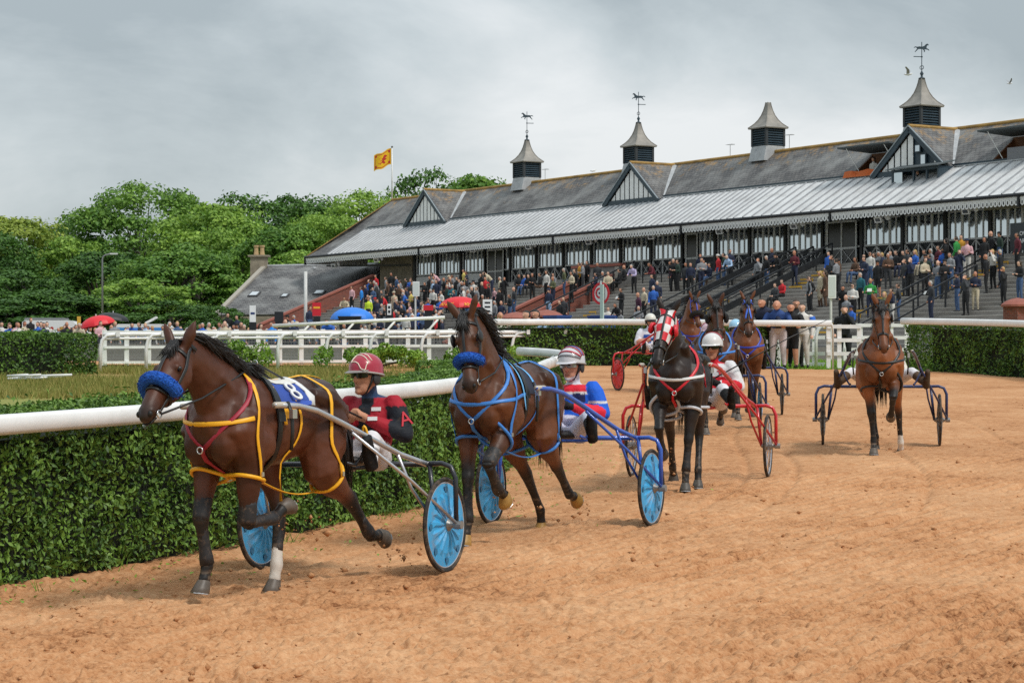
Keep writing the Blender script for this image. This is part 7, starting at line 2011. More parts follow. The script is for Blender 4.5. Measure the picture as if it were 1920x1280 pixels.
# ================================================================ the crowd
def person_mesh(pose, coat=False, shorts=False, child=False, vox=0.023, slim=1.0):
    mb = MB(); segs = []
    def limb(pts, rad, slot, up=Vector((.02, 1, .03))):
        pts = [Vector(p) for p in pts]; mb.tube(pts, rad, 10, up=up)
        for a, b_, ra, rb in zip(pts[:-1], pts[1:], rad[:-1], rad[1:]): segs.append((tuple(a), tuple(b_), slot, (sum(ra) / 2 if isinstance(ra, tuple) else ra), (sum(rb) / 2 if isinstance(rb, tuple) else rb)))
    sit = pose == 'sit'; lean = {'lean': .42, 'bend': .75}.get(pose, 0.03)
    pz = .50 if sit else .93
    def tp(h, x=0.0): return Vector((x + math.sin(lean) * h, 0, pz + math.cos(lean) * h))
    X = Vector((1, 0, .01))
    limb([tp(-.05), tp(.06)], [(.165 * slim, .115), (.16 * slim, .115)], 2, X)
    limb([tp(.05), tp(.17), tp(.36), tp(.46), tp(.545)], [(.155 * slim, .115), (.15 * slim, .115), (.185 * slim, .125), (.17 * slim, .105), (.062, .055)], 1, X)
    if coat: limb([tp(.10), tp(-.12), tp(-.42)], [(.155, .12), (.19, .14), (.21, .16)], 1, X)
    nk = tp(.55); hd = tp(.70) + Vector((.02, 0, -.01 if lean < .2 else -.03))
    limb([tp(.52), tp(.62)], [.062, .058], 0)
    mb.ball(hd, (.098, .078, .118), 12); segs.append((tuple(hd - Vector((0, 0, .03))), tuple(hd + Vector((0, 0, .05))), 5, .085, .085)); segs.append((tuple(hd + Vector((.03, 0, -.08))), tuple(hd), 5, .06, .08))
    mb.ball(hd + Vector((.03, 0, -.07)), (.06, .055, .05), 8); mb.tube([hd + Vector((.085, 0, .01)), hd + Vector((.112, 0, -.03)), hd + Vector((.09, 0, -.035))], [.012, .018, .012], 6)
    for sg in (-1, 1): mb.ball(hd + Vector((-.01, sg * .08, -.01)), (.022, .012, .032), 6)
    for sg in (-1, 1):
        hip = tp(0) + Vector((0, sg * .085, -.02))
        if sit: kn = hip + Vector((.43, sg * .04, .03)); an = kn + Vector((.05, 0, -.42))
        else: kn = Vector((.03, sg * .10, .50)); an = Vector((-.01, sg * .115, .09))
        limb([hip, hip.lerp(kn, .5), kn], [.098, .086, .066], 2); limb([kn, kn.lerp(an, .35), an], [.064, .06, .044], 0 if shorts else 2)
        limb([an + Vector((-.05, 0, -.05)), an + Vector((.05, sg * .01, -.055)), an + Vector((.15, sg * .025, -.062))], [(.042, .035), (.046, .036), (.036, .02)], 4)
        sh = tp(.43) + Vector((0, sg * .185 * slim, 0))
        if pose in ('stand', 'coat'): el = sh + Vector((-.03, sg * .05, -.28)); hn = el + Vector((.10, sg * -.01, -.23))
        elif pose == 'fold': el = sh + Vector((.02, sg * .07, -.27)); hn = Vector((.20, -sg * .06, el.z + .04 + .02 * sg))
        elif pose == 'up': el = sh + Vector((.16, sg * .08, -.18)); hn = hd + Vector((.14, sg * .045, -.02))
        elif pose == 'face': el = sh + (Vector((.16, sg * .05, -.20)) if sg > 0 else Vector((-.02, sg * .06, -.27))); hn = hd + Vector((.12, .02, -.08)) if sg > 0 else el + Vector((.14, 0, -.2))
        elif pose == 'hold': el = sh + Vector((-.01, sg * .07, -.27)); hn = el + Vector((.24, -sg * .10, .05))
        elif pose == 'sit': el = sh + Vector((.06, sg * .06, -.26)); hn = Vector((.30, sg * .08, .64))
        elif pose == 'pocket': el = sh + Vector((-.08, sg * .10, -.26)); hn = Vector((.04, sg * .17, .93))
        elif pose == 'lean': el = sh + Vector((.06, sg * .10, -.27)); hn = el + Vector((.22, -sg * .12, -.02))
        else: el = sh + Vector((.10, sg * .05, -.26)); hn = el + Vector((.16, -sg * .03, -.16))
        limb([sh + Vector((0, -sg * .03, .01)), sh, sh.lerp(el, .5), el], [.066, .068, .058, .05], 1)
        limb([el, el.lerp(hn, .5), hn.lerp(el, .08)], [.05, .046, .036], 6 if pose in ('fold', 'lean') else 1)
        d_ = (hn - el).normalized(); limb([hn.lerp(el, .05), hn + d_ * .04, hn + d_ * .09], [(.03, .034), (.034, .04), (.02, .03)], 0)
    me = remesh(mb, vox, 2, 0.4, 'figure')
    n = len(me.polygons); cen = np.empty(n * 3, np.float32); me.polygons.foreach_get('center', cen); cen = cen.reshape(-1, 3).astype(float)
    best = np.full(n, 1e9); sl = np.zeros(n, int)
    for p, q, slot, r_, r2 in segs:
        dd, tq = seg_dist(cen, p, q); dd -= r_ + (r2 - r_) * tq; m_ = dd < best; best[m_] = dd[m_]; sl[m_] = slot
    rel = cen - np.array(hd); h = sl == 5
    hair = h & ((rel[:, 2] > .045) | ((rel[:, 0] < .01) & (rel[:, 2] > -.075))) & ~((rel[:, 0] > .055) & (rel[:, 2] < .058))
    sl[h] = 0; sl[hair] = 3
    sl[sl == 6] = 1
    me.polygons.foreach_set('material_index', sl)
    for k in range(5): me.materials.append(None)
    return me, hd
PM = {}
def pmesh(pose, kind=''):
    k = (pose, kind)
    if k not in PM: PM[k] = person_mesh(pose, coat='c' in kind, shorts='s' in kind, vox=.014 if 'F' in kind else .023, slim=1.25 if 'b' in kind else (.88 if 'w' in kind else 1.0))
    return PM[k]
CC = dict(k=('black', '17181b'), n=('navy', '222a42'), w=('white', 'dcdbd8'), g=('grey', '84868a'), r=('red', 'c0242c'), b=('blue', '2d62b8'), d=('brown', '5a4232'), o=('olive', '5b5f42'), t=('teal', '1f5f6b'), p=('pink', 'd3a7ac'), l=('pale blue', '9bb6d6'), y=('yellow', 'd9c46c'), c=('beige', 'c2b59c'), m=('maroon', '5d1f2a'), u=('plum', '472036'), e=('green', '2d8a3f'), j=('denim blue', '40587c'), a=('charcoal', '35373b'), f=('mustard', 'c08a2c'), h=('yellow high visibility', 'cfe83a'), i=('lilac', 'b4a9cc'), v=('dark green', '26382f'), B=('bright blue', '2487dc'))
def cmat(code): return mat('cloth_' + CC[code][0].replace(' ', '_'), lin(CC[code][1]), .8, var=.16, vscale=6, bump=.25, bscale=22)
SKIN = [mat('skin_%d' % i, lin(c), .55, var=.06) for i, c in enumerate(('cf9d83', 'c48d72', 'd8ab92', 'b57c60'))]
HAIRM = {'k': mat('hair_black', (.015, .012, .01), .6), 'd': mat('hair_brown', (.05, .032, .02), .6), 'y': mat('hair_blond', lin('b3945c'), .6), 'g': mat('hair_grey', lin('a8a5a0'), .6), 'r': mat('hair_red', lin('8c4a26'), .6)}
SHOE = mat('shoe_black', (.015, .014, .014), .5)
capm = MB(); capm.lathe([(.104, .0), (.104, .03), (.09, .07), (.05, .095), (0, .10)], 14, (0, 0, .028)); capm.add([(.07, -.07, .035), (.19, -.05, .022), (.19, .05, .022), (.07, .07, .035)], [(0, 1, 2, 3)]); CAPM = {}
def cap_mesh(code):
    if code not in CAPM: CAPM[code] = capm.mesh('cap'); CAPM[code].materials.append(cmat(code))
    return CAPM[code]
hm_l = MB(); hm_l.ball((-.035, 0, .01), (.10, .098, .125), 12); hm_l.tube([(-.07, 0, .0), (-.085, 0, -.12), (-.07, 0, -.26)], [(.09, .05), (.095, .05), (.06, .03)], 10, up=Vector((1, 0, 0))); HAIRL = {}
def hair_mesh(code):
    if code not in HAIRL: HAIRL[code] = hm_l.mesh('long_hair'); HAIRL[code].materials.append(HAIRM[code]); HAIRL[code].polygons.foreach_set('use_smooth', [True] * len(HAIRL[code].polygons))
    return HAIRL[code]
glm = MB().box(.085, -.07, -.005, .112, .07, .03).mesh('sunglasses'); glm.materials.append(mat('dark_lens', (.004, .004, .005)))
papm = MB().box(0, -.10, 0, .008, .10, .16).mesh('race_card'); papm.materials.append(mat('paper', (.75, .75, .73), .8))
binm = MB().tube([(.11, -.03, 0), (.2, -.03, 0)], .025, 8).tube([(.11, .03, 0), (.2, .03, 0)], .025, 8).mesh('binoculars'); binm.materials.append(BLACK)
prs = random.Random(99)
CROWD = []
GARM = {'s': 'top', 'c': 'coat'}
def put_person(pos, rot, top, bot, pose, hair='d', hat=None, kind='', extra='', scale=1.0, region='', desc=None, group='spectators'):
    me, hd = pmesh(pose, kind)
    o = bpy.data.objects.new('person', me); C.objects.link(o)
    o.location = pos; o.rotation_euler = (0, 0, rot); o.scale = (scale,) * 3
    sk = SKIN[prs.randrange(4)]
    ms = [sk, cmat(top), cmat(bot), sk if hair == '-' else HAIRM[hair], SHOE]
    for i, m_ in enumerate(ms):
        s_ = o.material_slots[i]; s_.link = 'OBJECT'; s_.material = m_
    if hat: share('cap', cap_mesh(hat), o, hd)
    if 'L' in extra: share('long_hair', hair_mesh(hair), o, hd)
    if 'G' in extra: share('sunglasses', glm, o, hd)
    if 'P' in extra: share('race_card', papm, o, hd + Vector((.28, 0, -.48)), (0, -.5, 0))
    if 'X' in extra: share('binoculars', binm, o, hd)
    CROWD.append((o, top, bot, pose, hair, hat, kind, extra, region, desc, group))
    return o
def px_of(o): return 960 + o.location.x / o.location.y * F
def terrace_pos(px, ytop, h):
    best = None
    for d in np.arange(-9.9, 4.0, .12):
        Y = SY(px, d); z = stepz(d) + h; y = HZ - (z - CAMZ) / Y * F
        if best is None or abs(y - ytop) < best[0]: best = (abs(y - ytop), d)
    d = best[1]
    if d < 0: d = -TT * (int(-d / TT) + .5)
    s = S_of(px, d); return SP(s, d, stepz(d)), s, d
TFACE = math.atan2(-SWv.y, -SWv.x)
# terrace crowd: px, head top row, top, trousers, pose, hair, extras
T = '''705 515 r k stand d;695 526 k k stand k K;724 518 g k stand d;734 512 k k stand k;744 518 j k stand d;751 524 g a hold d;762 519 k a hold k;706 529 a k stand g;727 527 d k stand d;700 538 j j hold k;
678 537 B n stand d;686 535 n n stand k;660 534 p k stand k;646 556 c k lean d;772 526 a k stand d;778 524 o k lean d;755 538 n n stand g;763 540 n j stand d;739 544 c c stand g C;771 543 y a hold d;726 552 r a lean d;704 559 k k stand d R;708 562 n n pocket d;691 559 h n stand d;
797 527 k k hold d;806 518 k k stand d;812 522 l n stand g;818 522 n n stand d;825 511 p n bend k;842 516 a k stand d C;849 515 g k stand d;857 518 k k stand d;862 521 g a stand d;840 527 m k stand d;839 534 v a stand g;848 533 t c fold g;870 506 y n stand d;875 505 n j stand d;888 526 w k stand d K;902 514 k k stand d L;910 520 r k stand d;
923 512 c n bend d;938 517 c k stand g;945 518 k k face d;927 538 p n stand r c;937 540 k k stand k K;813 541 w k stand g K;828 546 w c hold d;879 539 g a stand g;885 538 k k stand -;905 553 d a stand g;791 563 a k stand d;802 558 b c stand d;769 567 p j stand d;773 579 w j fold d;738 578 r k stand d;722 577 k w stand d;785 580 b b stand d;794 573 w n stand g;744 562 n n stand g;
755 561 j j stand d;817 593 r k stand g C;825 582 b j stand d;713 595 n k fold d K;727 606 k k sit d G;740 602 n k sit d N;748 603 g k sit g;759 606 c k sit d;679 607 w k sit d;686 611 w k sit g;670 600 l n stand g;928 564 g a stand g;940 561 n n pocket -;956 551 k j hold d;
964 540 a j stand -;973 512 k k sit d;984 512 b j sit d;991 510 k k sit d;998 511 k k fold d w;1013 510 k d sit d;1025 504 w k stand d L;1038 509 g j sit k;1058 503 o j stand g;1072 508 c k hold k;1078 504 k k stand d;1093 493 g a hold d;1087 492 f k stand d;1101 490 k k stand k L;1120 491 a k stand d;1118 508 n k sit k;1130 507 g k sit g;1140 505 c k sit d;1162 502 k k sit k;1171 498 k k sit -;1189 497 i k lean g;
1037 519 o n fold -;1029 539 n l stand k N;1050 561 k k stand k;1057 555 a k stand k;1165 540 k k hold d P;1140 573 w n sit d;1163 580 g k sit g;1160 565 k b lean d;1197 545 u k stand -;1208 537 c k stand -;1197 569 g a sit g;1225 536 b n stand g;1232 528 n k stand g;1223 516 n k stand d;
1227 494 m k lean d;1258 489 u k stand d;1271 488 v k hold d;1286 490 a k stand d;1295 490 n k stand d;1320 488 j k sit d;1323 493 n d sit g;1331 491 n j sit d;1347 474 r j stand d W;1358 475 v j stand k;1369 476 l k lean g;1464 473 k k lean k K;1490 467 m n hold -;1467 524 r k sit d;1454 528 a k sit d;
1517 515 g k stand d G;1519 520 k k pocket d G;1538 509 c d coat y L;1548 508 d d coat d L;1604 477 d j sit d L;1621 471 n k sit k;1621 482 n n fold d;1632 469 w j stand k G;1640 469 a k sit d L;1648 468 g k sit g;1655 470 n g sit y;1646 489 k k stand d Ks;1670 469 g k sit d;1681 467 k k sit d;1694 467 k n sit k;1716 465 b c sit y L;1734 464 g c sit d;1735 478 v n hold d K;1746 462 g j sit g;1760 459 m k sit d;1769 463 b k sit d;1775 443 k k hold k L;
1614 511 t k stand g;1632 518 e n hold y P;1579 538 k k lean k;1599 531 w k fold d G;1587 555 g g stand -;1597 569 b k sit d N;1658 545 o j stand y L;1673 536 n w fold d;1685 527 a j pocket d;1794 441 e k stand d;1802 442 f k stand d;1813 444 p w hold k N;1846 442 k k coat k L;1859 433 k k stand -;1875 434 v j stand k K;1862 468 w k up y X;1882 500 k k face y G;1912 485 k j hold d L;
1759 484 g j hold -;1770 483 k k hold k K;1746 527 a n stand g P;1795 507 n j fold d N;1811 510 a k face d;1829 509 n c fold -;1908 435 m k stand d;734 530 k k stand d;748 531 d k stand g;716 541 a n stand d;784 540 k k stand d;866 524 k k stand g;852 540 n k stand d;916 530 k k stand d;894 538 g n stand d;782 555 n j stand d;748 584 a j stand d;762 590 w k stand g;806 574 k j stand d;699 580 a k stand d;733 590 k k stand -;780 600 a k sit d;800 604 c k sit g;770 612 n k sit d;705 610 k n sit d;694 600 c a sit g'''
for ent in T.replace('\n', '').split(';'):
    f_ = ent.split(); px, yt, top, bot, pose, hair = float(f_[0]), float(f_[1]), f_[2], f_[3], f_[4], f_[5]; ex_ = f_[6] if len(f_) > 6 else ''
    hat = {'K': 'k', 'N': 'n', 'C': 'c', 'R': 'r', 'W': 'w'}.get(next((c for c in ex_ if c in 'KNCRW'), ''), None)
    kind = ('s' if 's' in ex_ else '') + ('w' if ('L' in ex_ or 'w' in ex_) else '') + ('c' if pose == 'coat' else '')
    sc_ = .72 if 'c' in ex_ else prs.uniform(.96, 1.04)
    h_ = (1.34 if pose == 'sit' else (1.50 if pose == 'bend' else (1.66 if pose == 'lean' else 1.75))) * sc_
    pos, s_, d_ = terrace_pos(px, yt, h_)
    if d_ > 2.5: zone = 'by the windows'
    elif d_ > 0: zone = 'on top landing'
    elif d_ > -4.5: zone = 'on upper steps'
    else: zone = 'on lower steps'
    part = 'left of brick walls' if px < 990 else ('near balcony' if px < 1210 else ('left of doors' if px < 1560 else ('below third gable' if px < 1720 else 'at far right')))
    put_person(pos, TFACE + prs.gauss(0, .45), top, bot, pose, hair, hat, kind, ex_.replace('c', ''), sc_, zone + ' ' + part, None, 'spectators on the terrace')
# paddock crowd on the left: px, head top row
Pd = '''3 602 w n stand k;8 614 r k stand d;18 603 w k stand k;32 602 p k stand k;57 595 k k stand r;72 602 b k stand d;78 602 g n stand d;88 602 w k stand d;58 613 g k stand d;123 615 g k stand g;133 618 w k stand d;138 612 k k stand d;152 617 c k stand g;161 612 k k stand d;178 616 k k stand -;197 615 g k stand g;193 609 g k stand d;215 601 g k stand y;216 617 w k stand y L;235 616 t k stand d;240 612 n k stand d;250 618 d k stand d;275 611 l n stand d;286 615 w k stand g;305 609 k k stand k;110 616 l k stand g;92 618 k k stand d;
390 610 w n stand g;400 611 k k stand g;414 612 b k stand -;421 604 a k stand -;426 605 n k stand g;431 612 k k stand g;445 605 k k fold g K;459 607 k k stand g;473 612 c k stand -;477 616 g k stand g;427 586 k k stand d;445 590 n k stand k;488 606 w k stand d L;502 615 p k stand -;510 602 B n stand d;518 607 k k stand d;534 598 k k stand -;540 590 k w stand d K;552 590 b k stand g;556 602 n k stand g C;577 604 n k stand g N;588 612 p k stand -;598 612 c k stand d;580 573 n j stand k;620 600 b k bend d;627 610 c k stand g;648 596 l n stand d;380 604 b g stand g;366 612 w k stand d;350 613 k k stand g;338 610 n k stand d;322 612 c k stand g;262 614 a k stand d;168 618 w k stand g;44 612 k k stand d;26 616 b k stand g;640 612 g k stand d;612 612 d k stand g;664 608 k k stand d;700 614 w n stand d;718 614 n k stand d'''
for ent in Pd.replace('\n', '').split(';'):
    f_ = ent.split(); px, yt, top, bot, pose, hair = float(f_[0]), float(f_[1]), f_[2], f_[3], f_[4], f_[5]; ex_ = f_[6] if len(f_) > 6 else ''
    hat = {'K': 'k', 'N': 'n', 'C': 'c'}.get(next((c for c in ex_ if c in 'KNC'), ''), None); sc_ = prs.uniform(.97, 1.05)
    h_ = (1.5 if pose == 'bend' else 1.75) * sc_
    Y = min(118, (gz(66) + h_ - CAMZ) * F / (HZ - yt)); zz = gz(66)
    if yt < 597: Y = 116; zz = CAMZ + (HZ - yt) / F * Y - h_
    zone = 'behind the left hedge' if px < 185 else ('behind rail by ambulance' if px < 330 else ('behind rail below cottage' if px < 600 else 'by the blue umbrella'))
    put_person(Vector(((px - 960) / F * Y, Y, zz)), -PI / 2 + prs.uniform(-1.0, 1.0), top, bot, pose, hair, hat, 'w' if 'L' in ex_ else '', ex_, sc_, zone, None, 'spectators by the paddock')
    if yt < 597: MB().box(-.4, -.4, -2.2, .4, .4, -.01).build('standing_block', CONC, CROWD[-1][0])
# people in the roof openings
for s_, d_, top, bot, pose, hair, ex_, ds in ((57.4, 3.6, 'w', 'k', 'stand', 'd', 'L', 'woman in white top in the roof hatch above the orange sheet'), (58.3, 3.8, 'a', 'k', 'face', 'd', '', 'dark clothed person in the roof hatch beside the woman in white'), (68.6, 3.7, 'n', 'n', 'up', 'd', 'X', 'person in navy vest with camera in the right roof hatch')):
    put_person(SP(s_, d_, 10.4 if s_ < 60 else 10.7), TFACE + .2, top, bot, pose, hair, None, '', ex_, 1.0, '', ds, 'people in the roof openings')
put_person(SP(61.9, 2.55, 9.35), TFACE + .3, 'k', 'k', 'stand', 'd', None, '', '', 1.0, '', 'person behind the glass of the box under the third gable', 'people in the roof openings')
# people leaning on the far rail, built finer
def rail_person(px, yt, Y, top, bot, pose, hair, hat, kind, ex_, desc, rot=-PI / 2, h=1.75, zadd=0.0):
    sc_ = 1.0; g_ = gz(Y)
    sc_ = (CAMZ + (HZ - yt) / F * Y - g_) / h
    o = put_person(Vector(((px - 960) / F * Y, Y, g_)), rot, top, bot, pose, hair, hat, kind + 'F', ex_, sc_, '', desc, 'people at the far rail')
    o.scale = (sc_ * 1.28, sc_ * 1.28, sc_ * 1.02); return o
RY = G(1450, 691).y + .55
rail_person(1440, 561, RY + .15, 'n', 'k', 'lean', 'd', None, 'b', '', 'large man in navy jacket leaning on the far rail', -PI / 2 - .5, 1.66)
rp = rail_person(1459, 566, RY, 'n', 'p', 'lean', '-', None, '', '', 'bald man in blue shirt and pale race trousers leaning on the rail', -PI / 2 - .2, 1.66)
rp.material_slots[1].material = mat('cloth_mid_blue', lin('2b4a86'), .8, var=.1); rp.material_slots[2].material = mat('race_trousers', lin('cfc4c8'), .8, var=.12, bump=.3, bscale=20)
rail_person(1482, 570, RY + .05, 'k', 'k', 'lean', 'k', None, 's', '', 'boy in black top and black shorts leaning on the rail', -PI / 2 - .1, 1.66)
rail_person(1492, 562, RY + .75, 'k', 'k', 'stand', 'd', None, '', '', 'dark haired man in black standing behind the boy in shorts')
rp = rail_person(1504, 569, RY + .25, 'w', 'w', 'stand', 'd', None, '', '', 'young man in white silks with blue sleeve and white trousers', -PI / 2 - .3)
MB().tube([(.01, .20, 1.36), (.0, .235, 1.2), (-.02, .24, 1.08)], [.075, .073, .062], 10).build('blue_sleeve', cmat('b'), rp, smooth=True)
rail_person(1405, 581, RY + 3.2, 'n', 'k', 'stand', 'y', None, 'w', '', 'blonde woman in dark patterned top left of the rail watchers')
rail_person(1296, 578, RY + 3.0, 'B', 'k', 'stand', 'd', None, '', '', 'man in bright blue jacket behind the far hedge')
rail_person(1583, 574, RY + 1.9, 'k', 'k', 'face', 'd', None, 'w', '', 'woman in black shading her eyes behind the rail', -PI / 2 - .1)
rail_person(911, 584, 78, 'n', 'k', 'stand', 'd', None, '', '', 'man in navy jacket behind the rail right of the second horse head', -PI / 2 + .2)
rail_person(937, 586, 76, 'w', 'k', 'stand', '-', None, 'b', '', 'bald man in white checked shirt behind the far rail', -PI / 2 + .3)
rail_person(990, 591, 82, 'w', 'k', 'sit', 'k', None, '', '', 'dark haired boy in white near the low brick pier', -PI / 2 - .8, 1.2)
rail_person(1007, 590, 83, 'l', 'k', 'sit', 'k', None, '', '', 'dark haired person in pale blue between the two low piers', -PI / 2 - .6, 1.2)

# the rest of the crowd, too small and mixed to pick apart: one mass
FV, FF, FM, FPAL = [], [], [], []
def fill_person(pos, rot, top, bot, pose, hair, sc_):
    me, hd = pmesh(pose, ''); n = len(me.vertices); co = mverts(me) * sc_; c_, s_ = math.cos(rot), math.sin(rot)
    w = np.stack([co[:, 0] * c_ - co[:, 1] * s_ + pos.x, co[:, 0] * s_ + co[:, 1] * c_ + pos.y, co[:, 2] + pos.z], 1)
    sk = SKIN[fr2.randrange(4)]; ms = [sk, cmat(top), cmat(bot), sk if hair == '-' else HAIRM[hair], SHOE]
    for m_ in ms:
        if m_ not in FPAL: FPAL.append(m_)
    off = sum(len(v) for v in FV); FV.append(w)
    lv = np.empty(len(me.loops), np.int32); me.loops.foreach_get('vertex_index', lv); FF.append(lv.reshape(-1, 4) + off)
    mi = np.empty(len(me.polygons), np.int32); me.polygons.foreach_get('material_index', mi); FM.append(np.array([FPAL.index(m_) for m_ in ms])[mi])
fr2 = random.Random(5)
for k in range(52):
    px, yt, pose, sc_ = fr2.uniform(690, 905), fr2.uniform(516, 604), fr2.choice(('stand', 'stand', 'fold', 'hold', 'lean', 'pocket', 'face')), fr2.uniform(.94, 1.04)
    pos, s_, d_ = terrace_pos(px, yt, (1.66 if pose == 'lean' else 1.75) * sc_)
    fill_person(pos, TFACE + fr2.gauss(0, .5), fr2.choice('kkknnwgbacjrd'), fr2.choice('kknaj'), pose, fr2.choice('ddkgg-'), sc_)
for k in range(22):
    px, yt, pose, sc_ = fr2.uniform(1240, 1920), fr2.uniform(464, 486), fr2.choice(('sit', 'stand', 'fold', 'face')), fr2.uniform(.94, 1.04)
    pos, s_, d_ = terrace_pos(px, yt, (1.34 if pose == 'sit' else 1.75) * sc_)
    fill_person(pos, TFACE + fr2.gauss(0, .5), fr2.choice('kknnwgbacd'), fr2.choice('kknaj'), pose, fr2.choice('ddkgg-'), sc_)
for k in range(70):
    px, yt, pose, sc_ = fr2.uniform(0, 655), fr2.uniform(600, 619), fr2.choice(('stand', 'stand', 'fold', 'hold', 'lean', 'pocket')), fr2.uniform(.95, 1.04)
    Y = min(118, (gz(66) + 1.75 * sc_ - CAMZ) * F / (HZ - yt))
    fill_person(Vector(((px - 960) / F * Y, Y, gz(66))), -PI / 2 + fr2.uniform(-1, 1), fr2.choice('kknnwgbacjlpd'), fr2.choice('kknaj'), pose, fr2.choice('ddkggy-'), sc_)
if all(len(f) for f in FF):
    fme = np_mesh('mixed_crowd', np.concatenate(FV), np.concatenate(FF), 4)
    for m_ in FPAL: fme.materials.append(m_)
    fme.polygons.foreach_set('material_index', np.concatenate(FM)); fme.polygons.foreach_set('use_smooth', np.ones(len(fme.polygons), bool))
    tag(mkobj('mixed_crowd', fme), 'dense mixed crowd filling the steps and the paddock behind the others', 'crowd', kind='stuff')

# labels that single each one out
POSE_W = {'stand': 'standing', 'fold': 'with folded arms', 'up': 'raising binoculars', 'face': 'hand at face', 'hold': 'holding a card', 'sit': 'seated', 'pocket': 'hands in pockets', 'lean': 'leaning forward', 'bend': 'bending over', 'coat': 'in long coat'}
HAIR_W = {'k': 'black haired', 'd': 'brown haired', 'y': 'blond', 'g': 'grey haired', 'r': 'red haired', '-': 'bald'}
ORD = [q + ' from left' for q in ('first', 'second', 'third', 'fourth', 'fifth', 'sixth', 'seventh', 'eighth', 'ninth', 'tenth', 'eleventh', 'twelfth', 'thirteenth', 'fourteenth', 'fifteenth')]
bykey = {}
for rec in CROWD:
    o, top, bot, pose, hair, hat, kind, ex_, region, desc, group = rec
    if desc: tag(o, desc, 'person', group); continue
    hw = (CC[hat][0] + ' capped') if hat else HAIR_W[hair]
    lab = '%s person in %s, %s %s' % (hw, {'h': 'yellow vest'}.get(top, CC[top][0]), POSE_W[pose], region)
    bykey.setdefault((lab, group), []).append(o)
for (lab, group), os_ in bykey.items():
    os_.sort(key=px_of)
    for i, o in enumerate(os_):
        tag(o, lab if len(os_) == 1 else lab + ', ' + ORD[i], 'person', group)

# ================================================================ umbrellas, signs, vehicles, birds
def umbrella(label, px, py, Y, R, hgt, m, pole=2.0, n=8, tilt=0.0, text=None, tm=None):
    c = W(px, py, Y); t = thing('parasol', label, 'umbrella', c); t.rotation_euler = (0, tilt, 0)
    for k in range(n):          # one cloth panel between each pair of ribs
        a0, a1 = 2 * PI * k / n, 2 * PI * (k + 1) / n; mb = MB(); vs_ = []; Rr = 7
        for i in range(Rr + 1):
            q = i / Rr; r_ = R * math.sin(q * PI / 2 * .97); z = -hgt * (1 - math.cos(q * PI / 2)) - .0
            for j in range(5):
                a = lerp(a0, a1, j / 4); sag = 1 - .05 * q * math.sin(PI * j / 4); vs_.append((r_ * sag * math.cos(a), r_ * sag * math.sin(a), z + .02 * q * math.sin(PI * j / 4)))
        fs_ = [(i * 5 + j, (i + 1) * 5 + j, (i + 1) * 5 + j + 1, i * 5 + j + 1) for i in range(Rr) for j in range(4)]
        mb.add(vs_, fs_).build('cloth_panel', m, t, smooth=True)
        MB().tube([(R * .12 * math.cos(a0), R * .12 * math.sin(a0), -.03), (R * .6 * math.cos(a0), R * .6 * math.sin(a0), -hgt * .24 - .03), (R * .99 * math.cos(a0), R * .99 * math.sin(a0), -hgt - .01)], .012, 4).build('rib', LEAD, t)
    MB().tube([(0, 0, .08), (0, 0, -pole)], .025, 6).build('pole', mat('parasol_pole', (.7, .7, .7), .4), t)
    if text:
        for a in (-2.25, -.95):
            me = text_mesh(text, .26, .004); me.materials.append(tm)
            o = mkobj('lettering', me, None, t); o.location = (R * .93 * math.cos(a), R * .93 * math.sin(a), -hgt * .72); o.rotation_euler = (math.radians(48), 0, a + PI / 2)
    return t
umbrella('bright blue parasol in front of the terrace steps', 660, 576, 104, 1.02, .58, mat('blue_nylon', lin('2d7fe0'), .5, var=.05), 2.2)
umbrella('red parasol with yellow lettering above the second horse', 862, 556, 100, .95, .50, mat('red_nylon', lin('d8202c'), .5, var=.05), 2.2, text='ANDY', tm=mat('yellow_print', lin('f0b030'), .6))
umbrella('red parasol in the paddock crowd at the left', 180, 592, 101, .82, .48, mat('red_nylon', 'd8202c'), 1.6, tilt=-.2)
umbrella('black parasol with white marks beside the red one', 212, 586, 104, .78, .36, mat('black_nylon', (.015, .016, .018), .5), 1.8, tilt=.1)
# finishing post disc
dp = W(1127, 604, 92); t = thing('finish_post', 'round red and white disc sign on a pale post', 'sign', dp, -.75)
PALEG = mat('pale_green_post', lin('b9cdc4'), .5, var=.06)
MB().cbox((.12, -.08, .35), (.16, .07, 2.4)).build('post', PALEG, t)
REDP = mat('sign_red', lin('cc2230'), .45)
def ringd(r0, r1, y_, m, name, x0=0.0, z0=1.18):
    n = 40; vs_ = [(x0 + r * math.cos(2 * PI * k / n), yy, z0 + r * math.sin(2 * PI * k / n)) for yy in (y_, y_ + .02) for r in (r0, r1) for k in range(n)]
    fs_ = []
    for k in range(n):
        l_ = (k + 1) % n; fs_ += [(k, l_, n + l_, n + k)[::-1], (2 * n + k, 2 * n + l_, 3 * n + l_, 3 * n + k), (n + k, n + l_, 3 * n + l_, 3 * n + k)]
    return MB().add(vs_, fs_).build(name, m, t)
ringd(.001, .44, .0, WHITE2, 'disc'); ringd(.36, .46, -.022, REDP, 'red_ring'); ringd(.15, .22, -.026, REDP, 'inner_ring', -.07, 1.2); ringd(.001, .045, -.03, BLACK, 'centre_dot', -.07, 1.2)
MB().cbox((.02, -.035, 1.45), (.10, .01, .5)).build('white_bar', WHITE2, t)
